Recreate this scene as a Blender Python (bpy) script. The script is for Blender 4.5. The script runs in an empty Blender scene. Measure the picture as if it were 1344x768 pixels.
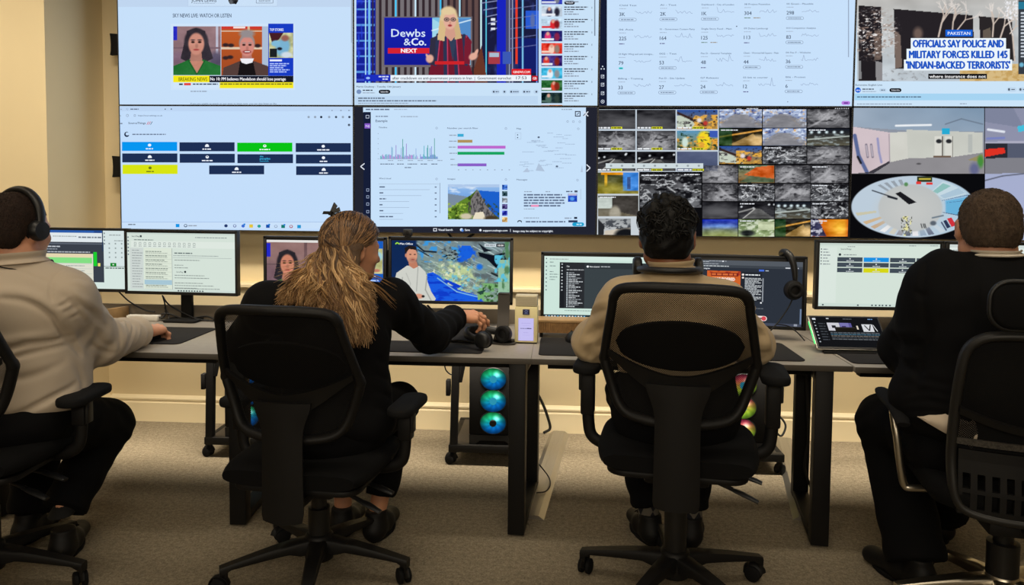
import bpy, bmesh, math, random
import numpy as np
from mathutils import Vector, Matrix, Euler
random.seed(7)
C = bpy.context.scene.collection
PI = math.pi
def R(d): return math.radians(d)

# ---------------------------------------------------------------- camera
F_PX, PPX, PPY, CAM_H = 1000.0, 672.0, 302.0, 1.3
cam_rot = Matrix.Rotation(R(3.6), 3, 'Z') @ Matrix.Rotation(R(87.0), 3, 'X') @ Matrix.Rotation(R(0.53), 3, 'Z')
cam_data = bpy.data.cameras.new('camera')
cam = bpy.data.objects.new('camera', cam_data)
C.objects.link(cam)
cam.location = (0, 0, CAM_H)
cam.rotation_euler = cam_rot.to_euler()
cam_data.sensor_fit = 'HORIZONTAL'
cam_data.sensor_width = 36.0
cam_data.lens = 36.0 * F_PX / 1344.0
cam_data.shift_x = 0.0
cam_data.shift_y = -(384.0 - PPY) / 1344.0
cam_data.clip_start = 0.05
bpy.context.scene.camera = cam
ORIG = Vector((0, 0, CAM_H))
def ray(x, y): return cam_rot @ Vector(((x - PPX) / F_PX, -(y - PPY) / F_PX, -1.0))
def atY(x, y, Y):
    d = ray(x, y); return ORIG + d * (Y / d.y)
def atZ(x, y, Z):
    d = ray(x, y); return ORIG + d * ((Z - CAM_H) / d.z)
V = Vector

# ---------------------------------------------------------------- materials
def lin(c):
    out = []
    for v in c[:3]:
        v = v / 255.0
        out.append(v / 12.92 if v <= 0.04045 else ((v + 0.055) / 1.055) ** 2.4)
    return out
def mat(name, rgb, rough=0.6, metal=0.0, spec=0.5, noise=None, bump=None, coat=0.0, sheen=0.0):
    """principled material; rgb in sRGB 0-255. noise=(scale, amount) mottles, bump=(scale, strength[, distance])."""
    m = bpy.data.materials.new(name); m.use_nodes = True
    nt = m.node_tree; b = nt.nodes['Principled BSDF']
    col = lin(rgb)
    b.inputs['Base Color'].default_value = (*col, 1)
    b.inputs['Roughness'].default_value = rough
    b.inputs['Metallic'].default_value = metal
    b.inputs['Specular IOR Level'].default_value = spec
    if coat: b.inputs['Coat Weight'].default_value = coat
    if sheen:
        b.inputs['Sheen Weight'].default_value = sheen
        b.inputs['Sheen Roughness'].default_value = 0.5
    tc = None
    if noise or bump:
        tc = nt.nodes.new('ShaderNodeTexCoord')
    if noise:
        n = nt.nodes.new('ShaderNodeTexNoise'); n.inputs['Scale'].default_value = noise[0]; n.inputs['Detail'].default_value = 6
        r = nt.nodes.new('ShaderNodeValToRGB')
        a = noise[1]
        r.color_ramp.elements[0].color = (*[max(0, v * (1 - a)) for v in col], 1); r.color_ramp.elements[0].position = 0.3
        r.color_ramp.elements[1].color = (*[min(1, v * (1 + a)) for v in col], 1); r.color_ramp.elements[1].position = 0.7
        nt.links.new(tc.outputs['Object'], n.inputs['Vector'])
        nt.links.new(n.outputs['Fac'], r.inputs['Fac']); nt.links.new(r.outputs['Color'], b.inputs['Base Color'])
    if bump:
        n2 = nt.nodes.new('ShaderNodeTexNoise'); n2.inputs['Scale'].default_value = bump[0]; n2.inputs['Detail'].default_value = 4
        bp = nt.nodes.new('ShaderNodeBump'); bp.inputs['Strength'].default_value = bump[1]
        bp.inputs['Distance'].default_value = bump[2] if len(bump) > 2 else 0.01
        nt.links.new(tc.outputs['Object'], n2.inputs['Vector'])
        nt.links.new(n2.outputs['Fac'], bp.inputs['Height']); nt.links.new(bp.outputs['Normal'], b.inputs['Normal'])
    return m
def emat(name, rgb, strength=1.0, sample=True):
    m = bpy.data.materials.new(name); m.use_nodes = True
    nt = m.node_tree; nt.nodes.clear()
    o = nt.nodes.new('ShaderNodeOutputMaterial'); e = nt.nodes.new('ShaderNodeEmission')
    e.inputs['Color'].default_value = (*lin(rgb), 1); e.inputs['Strength'].default_value = strength
    nt.links.new(e.outputs[0], o.inputs['Surface'])
    m.cycles.emission_sampling = 'FRONT' if sample else 'NONE'
    return m
def picture_mat(name, sample, strength=1.0):
    m = bpy.data.materials.new(name); m.use_nodes = True
    nt = m.node_tree; nt.nodes.clear()
    o = nt.nodes.new('ShaderNodeOutputMaterial'); e = nt.nodes.new('ShaderNodeEmission')
    a = nt.nodes.new('ShaderNodeAttribute'); a.attribute_name = 'Col'
    nt.links.new(a.outputs['Color'], e.inputs['Color']); e.inputs['Strength'].default_value = strength
    nt.links.new(e.outputs[0], o.inputs['Surface'])
    m.cycles.emission_sampling = 'FRONT' if sample else 'NONE'
    return m

# ---------------------------------------------------------------- objects
def tag(o, label=None, cat=None, group=None, kind=None):
    if label: o['label'] = label
    if cat: o['category'] = cat
    if group: o['group'] = group
    if kind: o['kind'] = kind
    return o
def thing(name, loc, label, cat, group=None, rz=0.0):
    o = bpy.data.objects.new(name, None); C.objects.link(o)
    o.empty_display_size = 0.1
    o.location = loc; o.rotation_euler = (0, 0, rz)
    return tag(o, label, cat, group)
def kids(o): return [c for c in bpy.data.objects if c.parent is o]
def copy_tree(o, parent=None):
    c = o.copy(); C.objects.link(c)
    if parent is not None: c.parent = parent
    for ch in [x for x in bpy.data.objects if x.parent == o]:
        copy_tree(ch, c)
    return c

class MB:
    """collects geometry for ONE mesh object"""
    def __init__(s): s.v = []; s.f = []; s.mi = []; s.cur = 0
    def add(s, vs, fs, M=None):
        b = len(s.v)
        for p in vs:
            p = Vector(p)
            s.v.append(M @ p if M is not None else p)
        for f in fs:
            s.f.append(tuple(b + i for i in f)); s.mi.append(s.cur)
        return s
    def bm(s, bm, M=None):
        bm.verts.ensure_lookup_table(); bm.verts.index_update()
        s.add([v.co.copy() for v in bm.verts], [[v.index for v in f.verts] for f in bm.faces], M)
        bm.free(); return s
    def box(s, x0, x1, y0, y1, z0, z1, bev=0.0, M=None, seg=2):
        bm = bmesh.new()
        bmesh.ops.create_cube(bm, size=1.0)
        for v in bm.verts:
            v.co = Vector(((x0 + x1) / 2 + v.co.x * (x1 - x0), (y0 + y1) / 2 + v.co.y * (y1 - y0), (z0 + z1) / 2 + v.co.z * (z1 - z0)))
        if bev > 0:
            bev = min(bev, 0.49 * min(abs(x1 - x0), abs(y1 - y0), abs(z1 - z0)))
            bmesh.ops.bevel(bm, geom=bm.edges[:], offset=bev, segments=seg, affect='EDGES', profile=0.5)
        return s.bm(bm, M)
    def prism(s, poly, z0, z1, M=None, bev=0.0):
        """polygon in local xy extruded along z"""
        bm = bmesh.new()
        bot = [bm.verts.new((p[0], p[1], z0)) for p in poly]
        top = [bm.verts.new((p[0], p[1], z1)) for p in poly]
        n = len(poly)
        bm.faces.new(bot[::-1]); bm.faces.new(top)
        for i in range(n): bm.faces.new((bot[i], bot[(i + 1) % n], top[(i + 1) % n], top[i]))
        bmesh.ops.recalc_face_normals(bm, faces=bm.faces[:])
        if bev > 0:
            es = [e for e in bm.edges if e.calc_face_angle(0) > 0.6]
            bmesh.ops.bevel(bm, geom=es, offset=bev, segments=2, affect='EDGES', profile=0.5)
        return s.bm(bm, M)
    def tube(s, pts, r, n=10, closed=False, caps=True, flat=1.0, up=None):
        """swept circle/ellipse; r scalar or list; flat scales the second axis; up fixes the frame"""
        P = [Vector(p) for p in pts]; m = len(P)
        rs = r if isinstance(r, (list, tuple)) else [r] * m
        vs = []; prev = None
        for i in range(m):
            a = P[i - 1] if (i > 0 or closed) else P[i]
            b = P[(i + 1) % m] if (i < m - 1 or closed) else P[i]
            t = (b - a); t = t.normalized() if t.length > 1e-9 else Vector((0, 0, 1))
            if up is not None: u = Vector(up)
            elif prev is None: u = Vector((0, 0, 1)) if abs(t.z) < 0.9 else Vector((1, 0, 0))
            else: u = prev
            u = u - t * u.dot(t)
            if u.length < 1e-6: u = t.orthogonal()
            u.normalize(); w = t.cross(u); prev = u
            for k in range(n):
                a_ = 2 * PI * k / n
                vs.append(P[i] + (u * math.cos(a_) * flat + w * math.sin(a_)) * rs[i])
        fs = []
        for i in range(m if closed else m - 1):
            j = (i + 1) % m
            for k in range(n):
                l = (k + 1) % n
                fs.append((i * n + k, i * n + l, j * n + l, j * n + k))
        if caps and not closed:
            fs.append(tuple(range(n))[::-1]); fs.append(tuple((m - 1) * n + k for k in range(n)))
        return s.add(vs, fs)
    def lathe(s, prof, n=24, M=None):
        vs = []; fs = []
        m = len(prof)
        for (r, z) in prof:
            for k in range(n):
                a = 2 * PI * k / n
                vs.append((r * math.cos(a), r * math.sin(a), z))
        for i in range(m - 1):
            for k in range(n):
                l = (k + 1) % n
                fs.append((i * n + k, i * n + l, (i + 1) * n + l, (i + 1) * n + k))
        fs.append(tuple(range(n))[::-1]); fs.append(tuple((m - 1) * n + k for k in range(n)))
        return s.add(vs, fs, M)
    def loft(s, loops, cap=True, closed=False):
        n = len(loops[0]); vs = [p for l in loops for p in l]; fs = []
        m = len(loops)
        for i in range(m if closed else m - 1):
            j = (i + 1) % m
            for k in range(n):
                l = (k + 1) % n
                fs.append((i * n + k, i * n + l, j * n + l, j * n + k))
        if cap and not closed:
            fs.append(tuple(range(n))[::-1]); fs.append(tuple((m - 1) * n + k for k in range(n)))
        return s.add(vs, fs)
    def grid(s, P, thick=None):
        """P[i][j] points -> sheet; with thick, a solid sheet (offset along averaged normals)"""
        ni, nj = len(P), len(P[0])
        A = np.array([[list(p) for p in row] for row in P], float)
        if thick is None:
            vs = A.reshape(-1, 3)
            fs = [(i * nj + j, i * nj + j + 1, (i + 1) * nj + j + 1, (i + 1) * nj + j) for i in range(ni - 1) for j in range(nj - 1)]
            return s.add([tuple(v) for v in vs], fs)
        du = np.gradient(A, axis=0); dv = np.gradient(A, axis=1)
        N = np.cross(du, dv); N /= np.linalg.norm(N, axis=2, keepdims=True) + 1e-12
        T, B = A + N * thick / 2, A - N * thick / 2
        vs = [tuple(v) for v in T.reshape(-1, 3)] + [tuple(v) for v in B.reshape(-1, 3)]
        o = ni * nj; fs = []
        for i in range(ni - 1):
            for j in range(nj - 1):
                a, b, c, d = i * nj + j, i * nj + j + 1, (i + 1) * nj + j + 1, (i + 1) * nj + j
                fs.append((a, d, c, b)); fs.append((o + a, o + b, o + c, o + d))
        rim = [(0, j) for j in range(nj)] + [(i, nj - 1) for i in range(1, ni)] + [(ni - 1, j) for j in range(nj - 2, -1, -1)] + [(i, 0) for i in range(ni - 2, 0, -1)]
        for q in range(len(rim)):
            a = rim[q][0] * nj + rim[q][1]; b = rim[(q + 1) % len(rim)][0] * nj + rim[(q + 1) % len(rim)][1]
            fs.append((a, b, o + b, o + a))
        return s.add(vs, fs)
    def build(s, name, m, parent=None, smooth=35, fix=True):
        me = bpy.data.meshes.new(name)
        me.from_pydata([tuple(v) for v in s.v], [], s.f)
        ms = m if isinstance(m, (list, tuple)) else [m]
        for x in ms: me.materials.append(x)
        if len(ms) > 1: me.polygons.foreach_set('material_index', s.mi)
        if fix:
            bm = bmesh.new(); bm.from_mesh(me)
            bmesh.ops.recalc_face_normals(bm, faces=bm.faces[:]); bm.to_mesh(me); bm.free()
        if smooth:
            me.polygons.foreach_set('use_smooth', [True] * len(me.polygons))
            me.set_sharp_from_angle(angle=R(smooth))
        me.update()
        o = bpy.data.objects.new(name, me); C.objects.link(o)
        if parent is not None: o.parent = parent
        return o
def T(x, y, z): return Matrix.Translation((x, y, z))
def RX(d): return Matrix.Rotation(R(d), 4, 'X')
def RY(d): return Matrix.Rotation(R(d), 4, 'Y')
def RZ(d): return Matrix.Rotation(R(d), 4, 'Z')
def bez(pts, n=24):
    """Catmull-Rom through points"""
    P = [Vector(p) for p in pts]; out = []
    P = [P[0] * 2 - P[1]] + P + [P[-1] * 2 - P[-2]]
    m = len(P) - 3
    for i in range(m):
        k = max(2, n // m)
        for j in range(k):
            t = j / k; a, b, c, d = P[i:i + 4]
            out.append(0.5 * ((2 * b) + (c - a) * t + (2 * a - 5 * b + 4 * c - d) * t * t + (3 * b - a - 3 * c + d) * t ** 3))
    out.append(P[-2].copy())
    return out
def rrect(w, h, r, n=4, cx=0, cy=0):
    pts = []
    for (sx, sy, a0) in ((1, 1, 0), (-1, 1, 90), (-1, -1, 180), (1, -1, 270)):
        for k in range(n + 1):
            a = R(a0 + 90 * k / n)
            pts.append((cx + sx * (w / 2 - r) + r * math.cos(a), cy + sy * (h / 2 - r) + r * math.sin(a)))
    return pts
# ================================================================ room
WALL_Y, LEFT_Y, RET_X = 4.05, 3.58, -2.50
m_wall = mat('cream_wall_paint', (222, 204, 164), 0.75, noise=(3, 0.02), bump=(60, 0.05, 0.002))
m_trim = mat('cream_gloss_trim', (226, 211, 176), 0.45)
m_ceil = mat('ceiling_white', (215, 208, 195), 0.9)
def carpet():
    m = bpy.data.materials.new('beige_carpet'); m.use_nodes = True
    nt = m.node_tree; b = nt.nodes['Principled BSDF']; L = nt.links.new
    tc = nt.nodes.new('ShaderNodeTexCoord')
    n1 = nt.nodes.new('ShaderNodeTexNoise'); n1.inputs['Scale'].default_value = 170; n1.inputs['Detail'].default_value = 3
    n2 = nt.nodes.new('ShaderNodeTexNoise'); n2.inputs['Scale'].default_value = 60; n2.inputs['Detail'].default_value = 6
    mx = nt.nodes.new('ShaderNodeMath'); mx.operation = 'MULTIPLY_ADD'; mx.inputs[1].default_value = 0.55
    sc = nt.nodes.new('ShaderNodeMath'); sc.operation = 'MULTIPLY'; sc.inputs[1].default_value = 0.45
    r = nt.nodes.new('ShaderNodeValToRGB')
    r.color_ramp.elements[0].position = 0.30; r.color_ramp.elements[0].color = (*lin((96, 87, 73)), 1)
    r.color_ramp.elements[1].position = 0.70; r.color_ramp.elements[1].color = (*lin((164, 152, 130)), 1)
    bp = nt.nodes.new('ShaderNodeBump'); bp.inputs['Strength'].default_value = 0.6; bp.inputs['Distance'].default_value = 0.006
    L(tc.outputs['Object'], n1.inputs['Vector']); L(tc.outputs['Object'], n2.inputs['Vector'])
    L(n2.outputs['Fac'], sc.inputs[0]); L(n1.outputs['Fac'], mx.inputs[0]); L(sc.outputs[0], mx.inputs[2])
    L(mx.outputs[0], r.inputs['Fac']); L(r.outputs['Color'], b.inputs['Base Color'])
    L(n1.outputs['Fac'], bp.inputs['Height']); L(bp.outputs['Normal'], b.inputs['Normal'])
    b.inputs['Roughness'].default_value = 0.95; b.inputs['Specular IOR Level'].default_value = 0.1
    return m
m_carpet = carpet()
def struct(name, mb, m): return tag(mb.build(name, m, smooth=30), kind='structure')
XL, XR, YB, ZC = -4.2, 4.2, -2.6, 2.75
struct('floor', MB().box(XL, XR, YB, WALL_Y + 0.1, -0.1, 0), m_carpet)
struct('ceiling', MB().box(XL, XR, YB, WALL_Y + 0.1, ZC, ZC + 0.1), m_ceil)
struct('wall_back', MB().box(RET_X, XR, WALL_Y, WALL_Y + 0.1, 0, ZC), m_wall)
struct('wall_left', MB().box(XL, RET_X, LEFT_Y, WALL_Y + 0.1, 0, ZC), m_wall)
struct('wall_side', MB().box(XL - 0.1, XL, YB, WALL_Y + 0.1, 0, ZC), m_wall)
struct('wall_right', MB().box(XR, XR + 0.1, YB, WALL_Y + 0.1, 0, ZC), m_wall)
struct('wall_front', MB().box(XL, XR, YB - 0.1, YB, 0, ZC), m_wall)
# skirting with a moulded top
def skirt(length):
    prof = [(0, 0), (0.020, 0), (0.020, 0.105), (0.014, 0.110), (0.014, 0.118), (0.019, 0.122), (0.019, 0.130), (0.008, 0.142), (0, 0.146)]
    return prof
def run_profile(prof, x0, x1, y):
    mb = MB(); n = len(prof)
    vs = [(x0, y - p[0], p[1]) for p in prof] + [(x1, y - p[0], p[1]) for p in prof]
    fs = [(i, (i + 1) % n, n + (i + 1) % n, n + i) for i in range(n)] + [tuple(range(n))[::-1], tuple(range(n, 2 * n))]
    return mb.add(vs, fs)
struct('baseboard_back', run_profile(skirt(1), RET_X + 0.02, XR, WALL_Y), m_trim)
mb = MB(); pr = skirt(1); n = len(pr)
mb.add([(RET_X + p[0], LEFT_Y, p[1]) for p in pr] + [(RET_X + p[0], WALL_Y - 0.0, p[1]) for p in pr],
       [(i, (i + 1) % n, n + (i + 1) % n, n + i) for i in range(n)] + [tuple(range(n))[::-1], tuple(range(n, 2 * n))])
struct('baseboard_left', mb, m_trim)
# dado ledge on the back wall behind the desks
led = [(0, 0.650), (0.045, 0.650), (0.050, 0.657), (0.050, 0.748), (0.056, 0.751), (0.060, 0.761), (0.072, 0.765), (0.072, 0.779), (0.066, 0.785), (0, 0.785)]
struct('trim_1', run_profile(led, RET_X, XR, WALL_Y), m_trim)
# ================================================================ screen pictures
m_base = picture_mat('screen_glow', True)
m_pic = picture_mat('screen_picture', False)
LAY = 0.00025
_font = {}
def text_geo(s, bold):
    key = (s, bold)
    if key in _font: return _font[key]
    cu = bpy.data.curves.new('t', 'FONT'); cu.body = s; cu.size = 1.0; cu.resolution_u = 2
    cu.offset = 0.02 * bold
    ob = bpy.data.objects.new('t', cu)
    me = ob.to_mesh()
    v = np.array([tuple(p.co[:2]) for p in me.vertices], float).reshape(-1, 2)
    f = [tuple(p.vertices) for p in me.polygons]
    ob.to_mesh_clear(); bpy.data.objects.remove(ob); bpy.data.curves.remove(cu)
    _font[key] = (v, f)
    return _font[key]
CAP = None
def cap_h():
    global CAP
    if CAP is None:
        v, _ = text_geo('H', 0); CAP = v[:, 1].max() - v[:, 1].min()
    return CAP
def fbm(X, Y, seed=0, oct=4, fx=1.0, fy=1.0):
    rng = np.random.RandomState(seed); out = np.zeros_like(X, float); amp = 0.5
    for o in range(oct):
        t = rng.rand(64, 64)
        x, y = X * fx + rng.rand() * 50, Y * fy + rng.rand() * 50
        xi, yi = np.floor(x).astype(int), np.floor(y).astype(int); xf, yf = x - xi, y - yi
        xf = xf * xf * (3 - 2 * xf); yf = yf * yf * (3 - 2 * yf)
        g = lambda a, b: t[a % 64, b % 64]
        v = (g(xi, yi) * (1 - xf) + g(xi + 1, yi) * xf) * (1 - yf) + (g(xi, yi + 1) * (1 - xf) + g(xi + 1, yi + 1) * xf) * yf
        out += amp * v; amp *= 0.5; fx *= 2.1; fy *= 2.1
    return out / (1 - 0.5 ** oct)
class Img:
    """a small painter on a grid of points, in the screen's own units"""
    def __init__(s, x0, y0, x1, y1, step=1.0, bg=(0, 0, 0)):
        nx, ny = max(2, int(round((x1 - x0) / step)) + 1), max(2, int(round((y1 - y0) / step)) + 1)
        s.b = (x0, y0, x1, y1)
        s.X, s.Y = np.meshgrid(np.linspace(x0, x1, nx), np.linspace(y0, y1, ny))
        s.c = np.zeros((ny, nx, 3)); s.c[:] = bg
    def mix(s, a, col):
        a = np.clip(a, 0, 1)[..., None]
        s.c = s.c * (1 - a) + np.asarray(col, float) * a; return s
    def grad(s, c0, c1, vert=True):
        t = (s.Y - s.b[1]) / (s.b[3] - s.b[1]) if vert else (s.X - s.b[0]) / (s.b[2] - s.b[0])
        s.c = np.asarray(c0, float) * (1 - t[..., None]) + np.asarray(c1, float) * t[..., None]; return s
    def ell(s, cx, cy, rx, ry, col, soft=0.15, rot=0):
        c, n = math.cos(R(rot)), math.sin(R(rot))
        dx, dy = s.X - cx, s.Y - cy
        d = np.sqrt(((dx * c + dy * n) / rx) ** 2 + ((-dx * n + dy * c) / ry) ** 2)
        return s.mix((1 + soft - d) / (2 * soft), col)
    def rect(s, x0, y0, x1, y1, col):
        return s.mix(((s.X >= x0) & (s.X <= x1) & (s.Y >= y0) & (s.Y <= y1)).astype(float), col)
    def poly(s, pts, col, a=1.0):
        ins = np.zeros(s.X.shape, bool); n = len(pts)
        for i in range(n):
            x0, y0 = pts[i]; x1, y1 = pts[(i + 1) % n]
            if y0 == y1: continue
            cond = ((y0 > s.Y) != (y1 > s.Y)) & (s.X < (x1 - x0) * (s.Y - y0) / (y1 - y0) + x0)
            ins ^= cond
        return s.mix(ins * a, col)
    def line(s, pts, w, col, soft=0.5):
        for (x0, y0), (x1, y1) in zip(pts[:-1], pts[1:]):
            dx, dy = x1 - x0, y1 - y0; L2 = dx * dx + dy * dy + 1e-9
            t = np.clip(((s.X - x0) * dx + (s.Y - y0) * dy) / L2, 0, 1)
            d = np.hypot(s.X - x0 - t * dx, s.Y - y0 - t * dy)
            s.mix((w / 2 + soft - d) / (2 * soft), col)
        return s
    def noise(s, fx, fy, amt, seed=0, oct=3, mono=True):
        n = fbm(s.X, s.Y, seed, oct, fx, fy) - 0.5
        s.c = np.clip(s.c + (n * amt * 2)[..., None], 0, 255); return s
    def mask_noise(s, fx, fy, th, sharp, col, seed=0, mask=1.0, oct=4):
        n = fbm(s.X, s.Y, seed, oct, fx, fy)
        return s.mix((n - th) * sharp * mask, col)
class Canvas:
    def __init__(s, x0, y0, x1, y1, w, h):
        s.b = (x0, y0, x1, y1); s.w, s.h = w, h
        s.v = []; s.f = []; s.mi = []; s.col = []; s.rng = random.Random(int(x0 * 7 + y0))
        s.warp = None
    def m(s, x, y, lay):
        x0, y0, x1, y1 = s.b
        u = (x - x0) / (x1 - x0); t = (y - y0) / (y1 - y0)
        return ((u - 0.5) * s.w, -lay * LAY, (1 - t) * s.h)
    def _poly(s, pts, col, lay, mi=1):
        b = len(s.v)
        s.v += [s.m(x, y, lay) for x, y in pts]
        s.f.append(tuple(range(b, b + len(pts)))); s.mi.append(mi)
        c = lin(col); s.col += [c] * len(pts)
    def clip(s, x0, y0, x1, y1):
        a, b, c, d = s.b
        return max(x0, a), max(y0, b), min(x1, c), min(y1, d)
    def base(s, col):
        a, b, c, d = s.b; s._poly([(a, b), (a, d), (c, d), (c, b)], col, 0, 0)
    def rect(s, x0, y0, x1, y1, col, lay=1):
        x0, y0, x1, y1 = s.clip(x0, y0, x1, y1)
        if x1 > x0 and y1 > y0: s._poly([(x0, y0), (x0, y1), (x1, y1), (x1, y0)], col, lay)
    def poly(s, pts, col, lay=1):
        a = sum(p[0] * q[1] - q[0] * p[1] for p, q in zip(pts, pts[1:] + pts[:1]))
        s._poly(pts if a < 0 else pts[::-1], col, lay)
    def ell(s, cx, cy, rx, ry, col, lay=1, n=20):
        s.poly([(cx + rx * math.cos(2 * PI * k / n), cy + ry * math.sin(2 * PI * k / n)) for k in range(n)], col, lay)
    def pill(s, x0, y0, x1, y1, col, lay=1):
        r = (y1 - y0) / 2
        s.rect(x0 + r, y0, x1 - r, y1, col, lay); s.ell(x0 + r, y0 + r, r, r, col, lay, 12); s.ell(x1 - r, y0 + r, r, r, col, lay, 12)
    def line(s, pts, w, col, lay=1):
        for (x0, y0), (x1, y1) in zip(pts[:-1], pts[1:]):
            dx, dy = x1 - x0, y1 - y0; L = math.hypot(dx, dy) or 1
            nx, ny = -dy / L * w / 2, dx / L * w / 2
            s.poly([(x0 + nx, y0 + ny), (x1 + nx, y1 + ny), (x1 - nx, y1 - ny), (x0 - nx, y0 - ny)], col, lay)
    def frame(s, x0, y0, x1, y1, w, col, lay=1):
        s.rect(x0, y0, x1, y0 + w, col, lay); s.rect(x0, y1 - w, x1, y1, col, lay)
        s.rect(x0, y0, x0 + w, y1, col, lay); s.rect(x1 - w, y0, x1, y1, col, lay)
    def text(s, t, x0, base, h, col, x1=None, lay=2, bold=0, align='l'):
        v, f = text_geo(t, 0)
        if len(v) == 0: return
        if h < 6 and bold < 0.5: bold = 0.5
        k = h / cap_h(); wd = v[:, 0].max() - v[:, 0].min()
        kx = k if x1 is None or align != 'l' else (x1 - x0) / wd
        off = x0 - (wd * kx / 2 if align == 'c' else wd * kx if align == 'r' else 0)
        c = lin(col); e = 0.030 * h * bold; mn = v[:, 0].min()
        for dx, dy in (((0, 0),) if bold <= 0 else ((-e, 0), (e, 0), (0, -e * 0.6), (0, e * 0.6))):
            b = len(s.v)
            for px, py in v: s.v.append(s.m(off + dx + (px - mn) * kx, base + dy - py * k, lay))
            for q in f:
                s.f.append(tuple(b + i for i in q)); s.mi.append(1)
                s.col += [c] * len(q)
    def bars(s, x, y, w, h, col, lay=2):
        """a line of writing too small to read: word-sized dashes"""
        e = x + w
        while x < e:
            L = s.rng.uniform(1.2, 4.5) * max(h, 0.9); L = min(L, e - x)
            s.rect(x, y, x + L, y + h, col, lay); x += L + 0.55 * max(h, 0.9)
    def raster(s, im, lay=1):
        ny, nx = im.X.shape; b = len(s.v)
        c = np.clip(im.c, 0, 255) / 255.0
        c = np.where(c <= 0.04045, c / 12.92, ((c + 0.055) / 1.055) ** 2.4)
        a, bb, cc, d = s.b
        X, Y = np.clip(im.X, a, cc), np.clip(im.Y, bb, d)
        s.v += [s.m(x, y, lay) for x, y in zip(X.ravel(), Y.ravel())]
        cl = [tuple(q) for q in c.reshape(-1, 3)]
        for i in range(ny - 1):
            for j in range(nx - 1):
                q = (i * nx + j, (i + 1) * nx + j, (i + 1) * nx + j + 1, i * nx + j + 1)
                s.f.append(tuple(b + k for k in q[::-1])); s.mi.append(1)
                s.col += [cl[k] for k in q[::-1]]
    def build(s, name, parent, loc=(0, 0, 0), warp=None):
        me = bpy.data.meshes.new(name)
        vs = s.v if warp is None else [warp(*p) for p in s.v]
        me.from_pydata(vs, [], s.f)
        me.materials.append(m_base); me.materials.append(m_pic)
        me.polygons.foreach_set('material_index', s.mi)
        at = me.color_attributes.new('Col', 'FLOAT_COLOR', 'CORNER')
        arr = np.ones((len(s.col), 4), np.float32); arr[:, :3] = s.col
        at.data.foreach_set('color', arr.ravel())
        o = bpy.data.objects.new(name, me); C.objects.link(o); o.location = loc
        o.parent = parent
        return o
# --- little people on screens
def bust(im, cx, cy, s, hair, skin, top, long=True, beard=False, shirt=None):
    """head and shoulders on a painted grid; s = face half width"""
    dk = [v * 0.62 for v in skin]
    if long:
        im.ell(cx, cy - 0.1 * s, 1.5 * s, 1.75 * s, hair, 0.08)
        im.poly([(cx - 1.5 * s, cy), (cx - 1.95 * s, cy + 1.9 * s), (cx - 1.0 * s, cy + 2.4 * s), (cx, cy), (cx + 0.9 * s, cy + 2.5 * s), (cx + 2.1 * s, cy + 1.9 * s), (cx + 1.5 * s, cy)], hair)
    im.poly([(cx - 3.6 * s, cy + 6 * s), (cx - 3.2 * s, cy + 3.0 * s), (cx - 1.0 * s, cy + 2.1 * s), (cx + 1.0 * s, cy + 2.1 * s), (cx + 3.2 * s, cy + 2.9 * s), (cx + 3.8 * s, cy + 6 * s)], top)
    if shirt is not None: im.poly([(cx - 1.0 * s, cy + 2.0 * s), (cx + 1.0 * s, cy + 2.0 * s), (cx + 0.4 * s, cy + 5 * s), (cx - 0.4 * s, cy + 5 * s)], shirt)
    im.poly([(cx - 0.6 * s, cy + 0.8 * s), (cx + 0.6 * s, cy + 0.8 * s), (cx + 0.75 * s, cy + 2.3 * s), (cx, cy + 3.3 * s), (cx - 0.75 * s, cy + 2.3 * s)], [v * 0.85 for v in skin])
    if not long: im.ell(cx, cy - 0.35 * s, 1.08 * s, 1.35 * s, hair, 0.08)
    im.ell(cx, cy + 0.1 * s, 0.98 * s, 1.35 * s, skin, 0.1)
    if beard: im.ell(cx, cy + 0.85 * s, 0.75 * s, 0.6 * s, [v * 0.75 for v in skin], 0.3)
    for e in (-1, 1):
        im.ell(cx + e * 0.42 * s, cy - 0.12 * s, 0.22 * s, 0.13 * s, (40, 26, 24), 0.3)
        im.ell(cx + e * 0.42 * s, cy - 0.38 * s, 0.28 * s, 0.07 * s, hair, 0.4)
    im.ell(cx + 0.05 * s, cy + 0.35 * s, 0.18 * s, 0.28 * s, [v * 0.86 for v in skin], 0.4)
    im.ell(cx, cy + 0.82 * s, 0.36 * s, 0.11 * s, (165, 70, 68), 0.3)
    if long: im.poly([(cx - 1.15 * s, cy - 0.2 * s), (cx - 0.7 * s, cy - 1.1 * s), (cx + 0.1 * s, cy - 1.45 * s), (cx + 0.9 * s, cy - 0.9 * s), (cx + 1.2 * s, cy - 0.2 * s), (cx + 1.1 * s, cy - 1.5 * s), (cx, cy - 1.9 * s), (cx - 1.2 * s, cy - 1.5 * s)], hair)
    return im
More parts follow.
